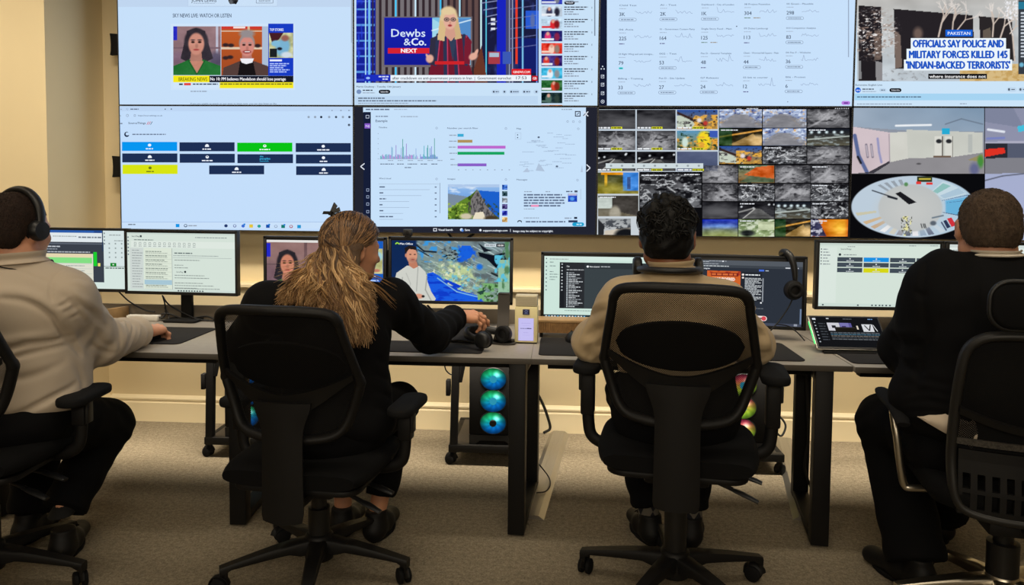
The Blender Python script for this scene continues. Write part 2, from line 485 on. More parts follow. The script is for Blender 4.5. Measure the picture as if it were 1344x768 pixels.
# ================================================================ video wall
SCR_Y = 3.92
m_blk = mat('black_plastic', (14, 14, 15), 0.45)
m_blk_matte = mat('matte_black_plastic', (16, 15, 15), 0.75, spec=0.25)
m_steel_blk = mat('black_powder_coated_steel', (15, 14, 14), 0.55, spec=0.3)
PW, PH = 1.2615, 0.657
COLX = [-2.337 + i * 1.2615 for i in range(5)]
Z_BOT, Z_SPLIT = 1.072, 1.729
def wall_panel(col, row, label, cv, warp=None):
    xc = (COLX[col] + COLX[col + 1]) / 2; z0 = Z_BOT if row == 0 else Z_SPLIT
    t = thing('video_wall_screen', (xc, SCR_Y, z0), label, 'screen', 'video wall screens')
    w, h = PW / 2 - 0.0012, PH
    mb = MB().box(-w, w, 0.002, 0.065, 0.0012, h - 0.0012, 0.002)
    mb.box(-w * 0.8, w * 0.8, 0.06, 0.085, 0.08, h - 0.08, 0.01)
    for (a, b, c, d) in ((-w, w, 0.0012, 0.0040), (-w, w, h - 0.0040, h - 0.0012)): mb.box(a, b, -0.004, 0.003, c, d)
    for a in (-w, w - 0.0028): mb.box(a, a + 0.0028, -0.004, 0.003, 0.0012, h - 0.0012)
    mb.build('housing', m_blk, t)
    o = cv.build('picture', t, (0, 0.0015, 0.0039))
    mo = MB().box(-0.35, 0.35, 0.085, WALL_Y - SCR_Y - 0.001, 0.18, h - 0.18, 0.004); mo.build('wall_mount', m_steel_blk, t)
    if col == 0:
        prof = [(-w - 0.078, -0.058), (-w - 0.074, -0.035), (-w - 0.0725, 0.0), (-w - 0.074, 0.035), (-w - 0.078, 0.058), (-w + 0.03, 0.050), (-w + 0.03, -0.050)]
        b = MB(); b.prism([(p[0], p[1]) for p in prof], -0.072, -0.052, M=Matrix.Translation((0, 0, 0.335 if row == 0 else 0.33)) @ RX(90), bev=0.003)
        b.build('side_bracket', m_blk_matte, t)
    return t
WB = (199, 224, 250)   # the blue white of the big screens
GR = (150, 165, 185)
NAVY = (30, 47, 84)
class WallCanvas(Canvas):
    """a picture measured on the photograph and laid onto the flat screen it belongs to"""
    def __init__(s, col, row):
        xc = (COLX[col] + COLX[col + 1]) / 2; z0 = (Z_BOT if row == 0 else Z_SPLIT) + 0.0039
        s.xc, s.z0 = xc, z0; w, h = PW - 0.0078, PH - 0.0078; s.w, s.h = w, h
        inv = cam_rot.transposed()
        def pr(x, z):
            q = inv @ (Vector((x, SCR_Y, z)) - ORIG); return PPX + F_PX * q.x / -q.z, PPY - F_PX * q.y / -q.z
        cs = [pr(xc + a * w / 2, z0 + b * h) for a in (-1, 1) for b in (0, 1)]
        super().__init__(min(c[0] for c in cs) - 1, min(c[1] for c in cs) - 1, max(c[0] for c in cs) + 1, max(c[1] for c in cs) + 1, w, h)
    def m(s, x, y, lay):
        p = atY(x, y, SCR_Y)
        return (min(s.w / 2, max(-s.w / 2, p.x - s.xc)), -lay * LAY, min(s.h, max(0.0, p.z - s.z0)))
    def base(s, col):
        b = len(s.v); w = s.w / 2; s.v += [(-w, 0, s.h), (-w, 0, 0), (w, 0, 0), (w, 0, s.h)]
        s.f.append((b, b + 1, b + 2, b + 3)); s.mi.append(0); s.col += [lin(col)] * 4

# ---- top left: news page
cv = WallCanvas(0, 1); cv.base(WB)
cv.rect(154, -27, 460, 9, (192, 214, 240)); cv.frame(246, -20, 364, 8.3, 0.5, GR); cv.rect(247, -20, 363.5, 7.8, (206, 228, 250))
cv.text('JOHN LEWIS', 251, 2.6, 4.2, (70, 80, 95), 284); cv.bars(254, 3.9, 28, 0.7, GR)
cv.ell(306, 0.5, 6.5, 4.6, (52, 50, 52), 2); cv.ell(303, 2.5, 2.5, 3, (90, 92, 96), 3); cv.ell(309, 3, 2, 2.5, (25, 24, 26), 3)
cv.frame(336, -3, 358.5, 4.2, 0.5, (90, 100, 120), 2); cv.text('SHOP NOW', 339.5, 2.2, 2, (80, 92, 110), 355)
cv.text('SKY NEWS LIVE: WATCH OR LISTEN', 226.6, 22.8, 5.0, (62, 76, 100), 303.5)
cv.rect(224, 31, 387, 118, (207, 228, 250))
cv.rect(227.3, 34.5, 352, 99.5, (186, 204, 226))
im = Img(227.3, 34.5, 289.5, 98.5, 0.6).grad((150, 118, 122), (128, 104, 112))
im.rect(227, 34, 232.5, 53, (38, 42, 190)); im.rect(283, 34, 286, 80, (188, 188, 205)); im.rect(227, 62, 290, 64, (120, 95, 104)); im.ell(284, 80, 9, 12, (88, 80, 102), 0.3)
im.ell(233, 76, 8, 9, (128, 100, 118), 0.4)
bust(im, 257.5, 56.5, 10.6, (52, 46, 54), (203, 140, 122), (38, 112, 52), True)
im.poly([(249, 80), (267, 80), (259, 97)], (190, 128, 108)); im.line([(247, 79), (258, 98), (269, 79)], 1.2, (24, 82, 36)); im.noise(0.08, 0.12, 12, 3)
cv.raster(im, 2)
im = Img(290.3, 34.5, 352, 99.2, 0.6).grad((192, 92, 40), (160, 72, 36))
for a in (40, 62, 63.5): im.rect(290, a, 344, a + 1.3, (222, 200, 175))
im.rect(290, 34, 344, 38.5, (205, 60, 48)); im.rect(306, 35, 322, 37, (240, 230, 225)); im.rect(325, 34, 328, 99, (224, 190, 150)); im.rect(344, 34, 353, 99, (172, 190, 214))
for a, b in ((296, 59), (303, 59.5), (330, 58), (338, 60), (296, 76), (302, 75)): im.ell(a, b, 4, 2.4, (52, 36, 40), 0.3)
bust(im, 324, 60, 9.6, (150, 140, 140), (212, 138, 126), (84, 62, 58), False)
im.ell(324, 44, 9.8, 5.2, (148, 140, 142), 0.3)
im.poly([(312, 99), (315, 80), (322, 77), (332, 80), (336, 99)], (24, 20, 22)); im.poly([(315, 77), (333, 77), (331, 82), (323, 84), (317, 82)], (238, 238, 244))
im.ell(324, 68, 5.5, 2.2, (150, 62, 62), 0.3); im.rect(321, 67.3, 328, 68.4, (235, 225, 222))
cv.raster(im, 2)
cv.rect(352, 31, 385, 99.5, (24, 60, 196), 3); cv.text('TOP STORIES', 354, 40.6, 3.3, (225, 235, 255), 372, 4, 1)
im = Img(353, 43, 384.7, 76, 0.6, (196, 198, 150)).noise(0.12, 0.16, 60, 5)
im.poly([(353, 43), (372, 43), (366, 52), (357, 56)], (70, 30, 38)); im.ell(371, 62, 9, 12, (122, 178, 210), 0.2, 20); im.ell(374, 50, 5, 4, (152, 96, 84), 0.3)
im.ell(362, 57, 6, 4, (128, 186, 216), 0.2); im.ell(367, 64, 3.2, 2, (24, 28, 40), 0.3); im.ell(376, 72, 7, 4, (208, 220, 230), 0.3); im.rect(354, 64, 363.5, 75, (28, 32, 36))
cv.raster(im, 4)
cv.rect(354, 78, 370, 80.5, (230, 236, 255), 4)
for k in range(5): cv.bars(354, 82.8 + k * 2.7, 26 - (k % 3) * 4, 1.5, (176, 198, 255), 4)
cv.rect(227.3, 99.2, 275, 108, (246, 232, 26), 4); cv.text('BREAKING NEWS', 234.5, 106.4, 4.9, (92, 96, 22), 272, 5)
cv.rect(274.6, 99.6, 385, 108, (22, 24, 40), 4); cv.text('No 10: PM believes Mandelson should lose peerage', 276, 105.6, 4.0, (250, 250, 255), 375, 5, 0.8)
cv.rect(227.3, 108, 289, 115.5, (210, 230, 250), 4); cv.bars(235, 109.6, 5, 2, (40, 50, 70), 5); cv.rect(241.5, 109, 250.5, 112, (226, 66, 58), 5); cv.bars(253, 109.6, 33, 1.7, (70, 84, 104), 5)
cv.rect(288, 108, 385, 115.8, (244, 232, 34), 4); cv.bars(289, 109.5, 95, 1.6, (120, 116, 40), 5)
cv.bars(250, 119.2, 22, 1.4, GR); cv.text('If you are unable to watch or just want to listen now, you can also listen to Sky', 250, 137, 2.0, (105, 120, 140), 363)
cv.rect(460.6, -27, 462.2, 137, (188, 206, 228)); cv.rect(460.6, -27, 462.2, 56, (160, 176, 198), 2)
wall_panel(0, 1, 'upper video wall screen with two talking faces above a yellow breaking news strip', cv)

# ---- top second: presenter on a video page
cv = WallCanvas(1, 1); cv.base((201, 226, 248))
im = Img(467.5, -20, 707, 108.7, 0.7).grad((22, 34, 150), (16, 24, 120), False)
for k in range(13): im.rect(467, -20 + k * 10.3, 492, -17.6 + k * 10.3, (90, 150, 225) if k % 2 else (60, 80, 200))
im.mask_noise(0.25, 0.08, 0.56, 5, (40, 70, 220), 3, ((im.X < 493)).astype(float))
im.rect(479, -20, 480.4, 109, (180, 230, 250)); im.rect(483.5, -20, 486, 109, (120, 190, 240)); im.rect(488, -20, 490.5, 109, (50, 40, 70))
for k in range(17):
    x = 493 + k * 8.1; im.rect(x, -20, x + 4.6, 109, (118, 112, 116) if k < 12 else (98, 76, 74)); im.rect(x + 4.6, -20, x + 8.1, 109, (52, 40, 46))
for x, c in ((518.5, (70, 205, 255)), (544, (205, 235, 252)), (577, (60, 190, 240)), (602, (170, 220, 240))): im.rect(x, -20, x + 2.2, 109, c)
im.rect(632, -20, 707, 109, (26, 28, 62)); im.mask_noise(0.10, 0.05, 0.5, 4, (46, 56, 120), 8, (im.X > 632).astype(float))
im.rect(652, -20, 664, 109, (24, 36, 190)); im.rect(664, -20, 674, 109, (70, 72, 108)); im.rect(690, 14, 707, 38, (40, 90, 210)); im.rect(680, 50, 707, 96, (20, 30, 104))
for x, c, w in ((630.5, (200, 235, 240), 1.8), (637, (90, 205, 235), 1.8), (676.5, (232, 62, 40), 2.6), (685, (120, 190, 230), 2), (668, (180, 190, 215), .8), (672, (180, 190, 215), .8), (704, (110, 150, 240), 1)): im.rect(x, -20 if w != 2.6 else -20, x + w, 84 if w == 2.6 else 109, c)
for k in range(5): im.line([(632 + k * 3, 4 + k * 9), (652, 1 + k * 9)], 1.2, (150, 160, 200)); im.line([(668, 12 + k * 13), (704, 7 + k * 13)], 0.8, (120, 130, 180))
for k in range(3): im.rect(644, 24 + k * 6, 650, 27 + k * 6, (225, 230, 240))
im.rect(641, 68, 656, 84, (168, 60, 70)); im.rect(642, 69, 655, 75, (170, 190, 210)); im.rect(660, 68, 671, 84, (60, 90, 180)); im.ell(699, 27, 3, 9, (90, 110, 170), 0.3)
im.poly([(622, 90), (632, 60), (640, 109), (622, 109)], (104, 54, 40))
im.rect(502, 21.5, 619.5, 88, (112, 104, 110)); im.rect(504, 23.2, 567, 85.5, (22, 32, 172)); im.rect(567, 23.2, 618, 85.5, (120, 190, 226))
im.poly([(567, 24), (600, 44), (567, 60)], (160, 215, 235)); im.poly([(600, 24), (618, 24), (618, 60), (606, 50)], (84, 140, 200)); im.line([(567, 40), (618, 26)], 1.5, (220, 240, 250))
im.mix(((im.X > 504) & (im.X < 567) & (im.Y > 23.2) & (im.Y < 85.5)) * 0.35 * np.clip((im.Y - 40) / 50, 0, 1), (10, 14, 90))
# presenter
im.poly([(560, 109), (566, 82), (564, 60), (567, 50), (578, 44), (600, 44), (613, 46), (619, 54), (616, 84), (624, 109)], (112, 26, 46))
for a, b in (((575, 46), (571, 84)), ((584, 48), (585, 108)), ((596, 48), (600, 108)), ((609, 47), (612, 84))): im.line([a, b], 5, (44, 52, 82)); im.line([(a[0] + 3, a[1]), (b[0] + 3, b[1])], 1, (222, 70, 110))
im.poly([(588, 46), (600, 46), (594, 80)], (50, 62, 88)); im.poly([(565, 50), (572, 48), (571, 86), (562, 84)], (48, 46, 66)); im.poly([(610, 48), (619, 54), (617, 84), (609, 84)], (120, 30, 50))
im.rect(571, 80.5, 609, 84.8, (206, 36, 42)); im.ell(564, 77, 5, 5.5, (226, 172, 152), 0.2, 20); im.ell(561, 74, 1.5, 4, (226, 172, 152), 0.2, -30); im.ell(621, 74, 6, 4.5, (226, 172, 152), 0.2, -30); im.ell(625, 69, 2, 5, (226, 172, 152), 0.2, 25)
im.ell(589, 26, 12, 18, (222, 196, 150), 0.1); im.poly([(577, 26), (574, 52), (583, 54), (586, 30)], (216, 186, 136)); im.poly([(593, 30), (597, 52), (606, 50), (601, 24)], (206, 176, 128))
im.poly([(585, 36), (596, 36), (598, 47), (592, 54), (584, 46)], (210, 156, 136)); im.ell(590.5, 27, 8.3, 11.5, (226, 174, 154), 0.1)
im.ell(588, 14.5, 10, 5, (226, 202, 158), 0.2)
for e in (586.3, 594.8): im.ell(e, 25.5, 3.5, 2.6, (50, 44, 46), 0.2); im.ell(e, 25.5, 2.6, 1.9, (190, 150, 140), 0.2); im.ell(e, 25.5, 1.2, 1, (52, 44, 44), 0.3)
im.ell(590.5, 33.4, 2.6, 1.5, (160, 52, 58), 0.3); im.ell(590.8, 29.8, 1.2, 1.8, (205, 148, 130), 0.4)
cv.raster(im, 1)
cv.text('Dewbs', 513.6, 48.2, 10.0, (214, 232, 252), 558, 3, 0.6); cv.text('&', 530, 59.4, 9, (214, 232, 252), 539, 3, 0.3); cv.text('Co.', 540, 59.4, 9.2, (225, 238, 255), 559, 3, 1.6)
cv.rect(509, 63, 563.5, 70.2, (214, 36, 50), 3); cv.text('NEXT', 526.4, 69, 5.0, (250, 245, 250), 547, 4, 2)
cv.rect(478, 98.5, 697, 106.4, (236, 244, 252), 3); cv.rect(478, 98, 512.5, 106.6, (28, 46, 190), 4); cv.ell(483, 102.5, 2.6, 1.6, (150, 190, 250), 5); cv.bars(497, 99.8, 13, 1.6, (220, 230, 255), 5); cv.bars(502, 103, 7, 1.6, (220, 230, 255), 5)
cv.text('after crackdown on anti-government protests in Iran  |  Government eurochat', 515, 104.3, 3.6, (40, 46, 66), 671, 5, 0.2); cv.text('17:53', 677.5, 104.2, 3.8, (30, 36, 60), 691, 5, 0.3)
cv.rect(671.5, 90.5, 697, 98.2, (224, 30, 38), 4); cv.text('GBNEWS.COM', 673.4, 96, 2.9, (250, 240, 240), 695.5, 5, 0.6)
cv.rect(698.2, 99.5, 705.4, 106.2, (206, 30, 40), 4); cv.text('GB', 699.4, 104.4, 3, (250, 240, 240), 704.3, 5, 1)
cv.text('Martin Daubney - Tuesday 13th January', 467.8, 114.8, 2.2, (54, 62, 76), 526)
cv.ell(471, 120.4, 3.2, 3.0, (120, 146, 190), 2); cv.bars(476, 117.8, 13, 1.4, (50, 58, 72)); cv.bars(476, 121.3, 16, 1.1, GR)
cv.pill(497, 117.8, 512.2, 123, (20, 22, 30)); cv.text('Subscribe', 499.5, 121.3, 1.9, (235, 240, 250), 509.5, 3)
for a, b in ((645, 656), (659, 665), (668, 682), (685, 697), (701, 706)):
    cv.pill(a, 117.5, b, 123.4, (189, 213, 238)); cv.ell(a + 3, 120.4, 1.3, 1.3, (70, 82, 100), 2, 10); cv.bars(a + 5.5, 119.7, max(0, b - a - 7), 1.4, (70, 82, 100))
cv.rect(466, 125.8, 706, 136.6, (190, 216, 242)); cv.bars(470, 128.2, 35, 1.4, (70, 82, 100)); cv.bars(470, 131.6, 103, 1.4, (92, 106, 126)); cv.bars(470, 135, 66, 1.2, GR)
cols = [((30, 44, 170), (210, 215, 235)), ((205, 220, 235), (60, 60, 90)), ((190, 215, 235), (220, 40, 50)), ((36, 36, 110), (230, 60, 120)), ((226, 60, 44), (245, 210, 190)), ((60, 40, 120), (220, 60, 50)), ((60, 180, 220), (230, 240, 250)), ((50, 110, 60), (220, 70, 50)), ((24, 44, 48), (80, 110, 100)), ((230, 130, 50), (60, 90, 170))]
for k, (c0, c1) in enumerate(cols):
    y = -8.5 + k * 16.25; h = 14 if k < 9 else 4
    im = Img(710.5, y, 738, y + h, 0.9, c0).noise(0.22, 0.3, 50, k)
    if k != 0: im.ell(716 + (k * 5) % 12, y + 8, 4, 6, c1, 0.2); im.ell(716 + (k * 5) % 12, y + 4, 2, 2.4, (220, 165, 145), 0.3)
    im.ell(731, y + 8, 3.4, 5.5, [v * 0.6 for v in c1], 0.3); im.rect(711, y + h - 3.6, 730 - k, y + h - 1.4, (235, 238, 245) if k % 2 else c1)
    cv.raster(im, 1)
    for j, w in enumerate((31, 27, 12, 19)): cv.bars(740.5, y + 0.8 + j * 3.1, w, 1.4, (74, 82, 96) if j < 2 else (140, 152, 170))
    cv.rect(776.6, y + 1, 777.2, y + 3.5, (80, 90, 104))
cv.pill(740.5, 1, 754.5, 6, (20, 22, 30)); cv.text('Watch', 743, 4.6, 1.9, (235, 240, 250), 752, 3); cv.rect(780, -27, 781.4, 47, (118, 132, 150), 2)
wall_panel(1, 1, 'upper video wall screen with a blonde presenter in a red dress', cv)

# ---- top third: dashboard of numbers
cv = WallCanvas(2, 1); cv.base((200, 225, 251))
cv.rect(784, -26, 796.6, 139, (22, 28, 52)); cv.rect(784, 76, 785, 94, (60, 110, 130), 2)
for k, y in enumerate((89, 100.3, 111, 122.3, 133.3)):
    x = 791
    if k == 0: [cv.ell(x + a, y + b, 1, 1, (205, 214, 230), 3, 8) for a, b in ((0, -1.8), (-1.8, 1.4), (1.8, 1.4))]
    elif k == 4: cv.ell(x, y, 2.5, 2.5, (205, 214, 230), 2, 14); cv.ell(x, y, 1.8, 1.8, (22, 28, 52), 3, 14); cv.ell(x, y, 0.9, 0.9, (205, 214, 230), 4, 8)
    else: cv.frame(x - 2.2, y - 2.2, x + 2, y + 2.4, 0.6, (205, 214, 230), 2); cv.line([(x - 1, y + 0.6), (x + 2, y - 2)], 0.7, (205, 214, 230), 3)
nums = [['3K', '2K', '1K', '304', '298'], ['225', '164', '125', '113', '83'], ['79', '53', '48', '44', '36'], ['33', '27', '24', '12', '6']]
ttl = [['Child Test', 'AI - Test', 'Dashboard - City of London', '08 Project Poseidon', '05 Green - Plausible'], ['06 Asia', '01 - Government Conserv Party', 'Single Story Feed - Main', '09 Dubai Lamborgi', '010 Competitor Analysis'], ['03 Right Wing and anti immigra...', '002 - Test', 'Pax D - General Template', 'Client - Worried full Square - Main', '04 Fax F - Website'], ['Billing - Training', 'Pax D - Site Update', 'G7 Releases', '03 link to counter', '006 - Protest']]
for r in range(4):
    for c in range(5):
        x = (813, 866.5, 921, 977, 1032.5)[c] - r * 0.5; y = 20.6 + r * 32.2 - c * 0.5 + (0.4 if r == 0 else 0)
        cv.text(ttl[r][c], x, y - 13.0, 2.1, (88, 106, 134), x + min(46, 10 + len(ttl[r][c]) * 1.25)); cv.bars(x, y - 10.1, 9, 0.9, (165, 182, 205))
        cv.text(nums[r][c], x, y, 4.6, (62, 78, 104)); 
        rg = random.Random(r * 9 + c); pts = []; v = 0
        for k in range(14):
            pts.append((x + 20 + k * 1.75, y - 3 - abs(rg.gauss(0, 2.2)) * (1 if k % 5 else 1.6)))
        cv.line(pts, 0.45, (140, 158, 190), 1)
        if (r, c) in ((0, 3), (1, 2)): cv.bars(x, y + 3.4, 8, 1, (100, 130, 110)); cv.bars(x + 12, y + 3.4, 9, 1, (150, 130, 100))
        elif (r, c) == (2, 0): cv.pill(x, y + 3.2, x + 6, y + 6, (90, 220, 225)); cv.bars(x + 1, y + 4.2, 4, 1, (30, 120, 130))
        elif (r, c) in ((1, 0), (1, 1), (1, 3), (2, 2), (3, 3)): cv.bars(x, y + 4.2, 7, 1.2, (104, 104, 150))
        else: cv.pill(x - 0.8, y + 2.6, x + 22.5, y + 6.8, (120, 140, 168)); cv.pill(x - 0.3, y + 3.1, x + 22, y + 6.3, (203, 227, 252), 2); cv.bars(x + 2, y + 4.2, 17, 1.1, (116, 134, 160), 3)
cv.ell(967, 34.5, 0.8, 0.8, (70, 80, 100)); cv.ell(1034, 133.6, 0.7, 0.7, (120, 130, 150))
cv.rect(1113.2, -26, 1114.4, 75, (150, 166, 190)); cv.pill(1104.5, 132.6, 1116, 137.6, (188, 130, 226)); cv.bars(1107.5, 134.4, 7, 1.6, (90, 40, 140), 3)
wall_panel(2, 1, 'upper video wall screen with a pale dashboard of counts and small line charts', cv)

# ---- top right: headline banner over a snowy building
cv = WallCanvas(3, 1); cv.base((204, 228, 248))
im = Img(1125, -26, 1370, 106.5, 0.8).grad((186, 182, 176), (196, 206, 214))
im.noise(0.03, 0.05, 24, 2)
im.poly([(1127, 7), (1156.5, 9), (1158.5, 106), (1127, 106)], (34, 30, 34)); im.poly([(1173, 11.5), (1277, 20), (1279, 66), (1240, 90), (1175, 90)], (38, 34, 38)); im.poly([(1285, 21), (1328, 25), (1333, 80), (1288, 80)], (42, 38, 40))
im.poly([(1174, 40), (1182, 46), (1184, 88), (1175, 90)], (120, 104, 96)); im.ell(1205, 44, 6, 8, (110, 92, 84), 0.4); im.poly([(1148, 40), (1156, 40), (1157, 78), (1148, 78)], (98, 84, 78)); im.poly([(1127, 80), (1130, 80), (1131, 104), (1127, 104)], (130, 130, 132)); im.poly([(1149, 80), (1158, 82), (1158, 106), (1150, 106)], (140, 138, 140))
im.poly([(1290, 40), (1300, 36), (1302, 60), (1290, 62)], (100, 90, 80)); im.rect(1260, 84, 1370, 107, (214, 186, 132)); im.mask_noise(0.2, 0.3, 0.52, 6, (196, 160, 96), 4, (im.Y > 84) * (im.X > 1260) * 1.0)
rg = random.Random(4)
def twig(x, y, a, L, w, d):
    e = (x + math.cos(a) * L, y - math.sin(a) * L); im.line([(x, y), e], w, (206, 190, 178) if d < 3 else (226, 218, 212), 0.4)
    if d < 4:
        for k in range(2 if d else 3): twig(e[0], e[1], a + rg.uniform(-0.7, 0.7), L * rg.uniform(0.6, 0.85), w * 0.7, d + 1)
twig(1232, 48, 1.35, 18, 2.2, 0); twig(1250, 44, 1.5, 15, 1.8, 0); twig(1256, 40, 0.9, 18, 1.6, 1); twig(1303, 48, 1.5, 16, 2, 0); twig(1313, 50, 1.25, 16, 2, 0); twig(1326, 44, 0.9, 12, 1.6, 1); twig(1332, 80, 1.65, 34, 2, 2)
lf = np.clip(1.3 - ((im.X - 1146) / 34) ** 2 - ((im.Y - 44) / 34) ** 2, 0, 1); im.mask_noise(0.22, 0.5, 0.56, 6, (150, 128, 116), 6, lf * 0.9); im.mask_noise(0.3, 0.6, 0.62, 8, (236, 232, 230), 7, lf)
im.mask_noise(0.25, 0.4, 0.58, 5, (130, 130, 132), 9, ((im.X > 1158) & (im.X < 1215) & (im.Y > 90)) * 0.7); im.mask_noise(0.5, 0.5, 0.5, 9, (236, 236, 240), 10, ((im.X > 1318) & (im.X < 1336) & (im.Y < 26)) * 1.0)
im.rect(1336.5, 0, 1370, 97, (54, 60, 68)); 
for k in range(14): im.rect(1340, 16 + k * 4.4, 1368, 18 + k * 4.4, (206, 214, 224))
im.rect(1336.5, 2, 1370, 12, (40, 120, 150)); im.ell(1341, 85, 3, 3, (110, 180, 210), 0.3)
cv.raster(im, 1)
cv.rect(1241, 39, 1276.5, 47.8, (24, 98, 214), 3); cv.text('PAKISTAN', 1244, 45.7, 4.0, (235, 245, 255), 1273.5, 4, 0.6)
for (a, b, c, d, t, l, r2) in ((1195.5, 50, 1320.5, 64.4, 'OFFICIALS SAY POLICE AND', 1198.5, 1317), (1190, 64, 1325.5, 78.6, 'MILITARY FORCES KILLED 145', 1193.5, 1322), (1186.5, 78.2, 1328.5, 92.4, "'INDIAN-BACKED TERRORISTS'", 1189.5, 1325.5)):
    cv.rect(a, b, c, d, (236, 246, 252), 3); cv.text(t, l, d - 2.4, 9.4, (28, 86, 196), r2, 5, 2.4)
cv.rect(1218.5, 96.8, 1295.5, 103.6, (22, 22, 26), 3); cv.text('where insurance does not', 1220, 102.2, 3.9, (250, 250, 250), 1294, 4, 0.8)
cv.text('Euronews English Live', 1123, 112.6, 2.3, (70, 80, 96), 1158); cv.ell(1126.3, 118.2, 3.7, 3.5, (24, 96, 214)); cv.text('eu', 1124, 119.4, 2.6, (250, 250, 255), 1128.8, 3, 0.6); cv.bars(1132, 116.3, 15, 1.4, (62, 72, 88)); cv.bars(1132, 119.6, 18, 1, GR)
cv.pill(1154, 115.8, 1163.5, 120.6, (190, 214, 236)); cv.bars(1156.5, 117.6, 5, 1.2, (80, 92, 110)); cv.pill(1167.5, 115.8, 1183.3, 120.8, (18, 20, 26)); cv.text('Subscribe', 1170, 119.1, 1.8, (235, 240, 250), 1181, 3)
for a in (1324.5, 1339.5, 1352): cv.pill(a - 3, 114.5, a + 10, 120.5, (192, 216, 238)); cv.ell(a, 117.4, 1.5, 1.8, (84, 96, 112), 2, 10); cv.bars(a + 3, 116.8, 5, 1.3, (100, 112, 128))
cv.rect(1122, 122.8, 1370, 131.6, (166, 212, 242)); cv.bars(1125, 126.5, 84, 1.4, (80, 102, 124)); cv.bars(1125, 136, 72, 1.2, GR); cv.bars(1260, 135.6, 9, 1.2, GR)
wall_panel(3, 1, 'upper right video wall screen with a blue headline banner over a snowy building', cv)

# ---- bottom left: page of coloured tiles
cv = WallCanvas(0, 0); cv.base((196, 222, 251))
cv.rect(155, 140, 467, 146, (190, 215, 245)); cv.bars(158, 143, 2, 1, GR); cv.ell(167, 143.2, 1.6, 1.5, (50, 62, 84)); cv.ell(167.6, 143, 0.9, 0.9, (190, 215, 245), 3, 8); cv.bars(171, 142.6, 11, 1.3, (96, 110, 134)); cv.bars(216, 142.6, 1.5, 1.3, (80, 92, 110)); cv.bars(224, 142.4, 1.5, 1.5, (80, 92, 110))
for a in (435, 446.5, 457): cv.bars(a, 144.5, 1.8, 1, (100, 112, 130))
cv.text('https://sourcethings.co.uk', 181, 152.6, 1.9, (92, 106, 130), 213); cv.bars(157, 151.5, 1.8, 1, GR); cv.ell(167, 151.6, 1.8, 1.8, (140, 156, 180)); cv.ell(167, 151.6, 1.2, 1.2, (196, 222, 251), 2); cv.frame(175.5, 150.3, 178, 153, 0.5, (130, 146, 170))
for a, c in ((405, GR), (413.5, GR), (421.5, (30, 40, 60)), (432, GR), (441, (70, 82, 100)), (450, GR), (458.5, (60, 70, 90))): cv.ell(a, 153.6, 1.6, 1.6, c, 2, 10)
cv.bars(157.6, 161.4, 3, 1.5, (120, 134, 156)); cv.text('SourceThings', 168.4, 162.8, 2.6, (44, 56, 84), 191, 2, 0.6)
for k in range(3): cv.line([(192.6 + k * 2.4, 163.6), (195.0 + k * 2.4, 159.6)], 0.7, (214, 50, 60) if k < 2 else (60, 70, 90), 3)
cv.ell(458, 164, 1.6, 1.6, (80, 92, 110)); 
cv.ell(166.2, 176.4, 3.4, 3.4, (34, 48, 76)); cv.ell(166.8, 175.8, 2, 2, (196, 222, 251), 3); cv.rect(167.6, 174, 170.5, 177.4, (196, 222, 251), 4); cv.bars(173.5, 175.6, 44, 1.5, (110, 126, 152))
def tile(x0, y0, x1, y1, c, kind=0):
    cv.rect(x0, y0, x1, y1, c, 2); xc = (x0 + x1) / 2; dk = (240, 246, 255) if c != (216, 228, 20) else (110, 120, 24)
    cv.ell(xc, y0 + 4.2, 2.2, 1.9, dk, 3, 12)
    if kind % 3 == 1: cv.rect(xc - 2.6, y0 + 4.2, xc + 2.6, y0 + 6, dk, 3)
    if kind % 3 == 2: cv.ell(xc, y0 + 3.7, 0.9, 0.8, c, 4, 8)
    cv.bars(xc - 5 - kind, y0 + 8.2, 10 + 2 * kind, 1.5, dk, 3)
BLUE, GREEN, YEL = (8, 150, 240), (8, 196, 22), (216, 228, 20)
for r, (dy, row) in enumerate(((186.3, (BLUE, NAVY, GREEN, NAVY)), (201.4, (NAVY, NAVY, NAVY, NAVY)))):
    for c, colr in enumerate(row):
        x = (160, 235.4, 311.2, 388)[c] + r * 0.3; y = dy + c * 0.5
        if (r, c) == (1, 2):
            cv.rect(x, y, x + 73, y + 11.8, colr, 2); cv.text('the', x + 29.5, y + 3.9, 2.2, (60, 190, 240), x + 34, 3, 0.5); cv.text('peoples', x + 29.5, y + 7, 2.6, (60, 190, 240), x + 43, 3, 1); cv.text('network', x + 29.5, y + 9.8, 1.7, (60, 190, 240), x + 41, 3)
        else: tile(x, y, x + 72.4, y + 11.8, colr, (r + c) % 4)
tile(160.7, 216.2, 233, 228.4, YEL, 0); tile(274.4, 217.2, 346.6, 228.8, NAVY, 1); tile(388.6, 218.2, 461, 229.8, NAVY, 1)
cv.rect(155, 291.2, 467, 291.8, (160, 186, 226), 2); cv.rect(155, 291.8, 467, 300, (202, 225, 250)); cv.bars(168, 294, 10, 1.5, (120, 134, 150))
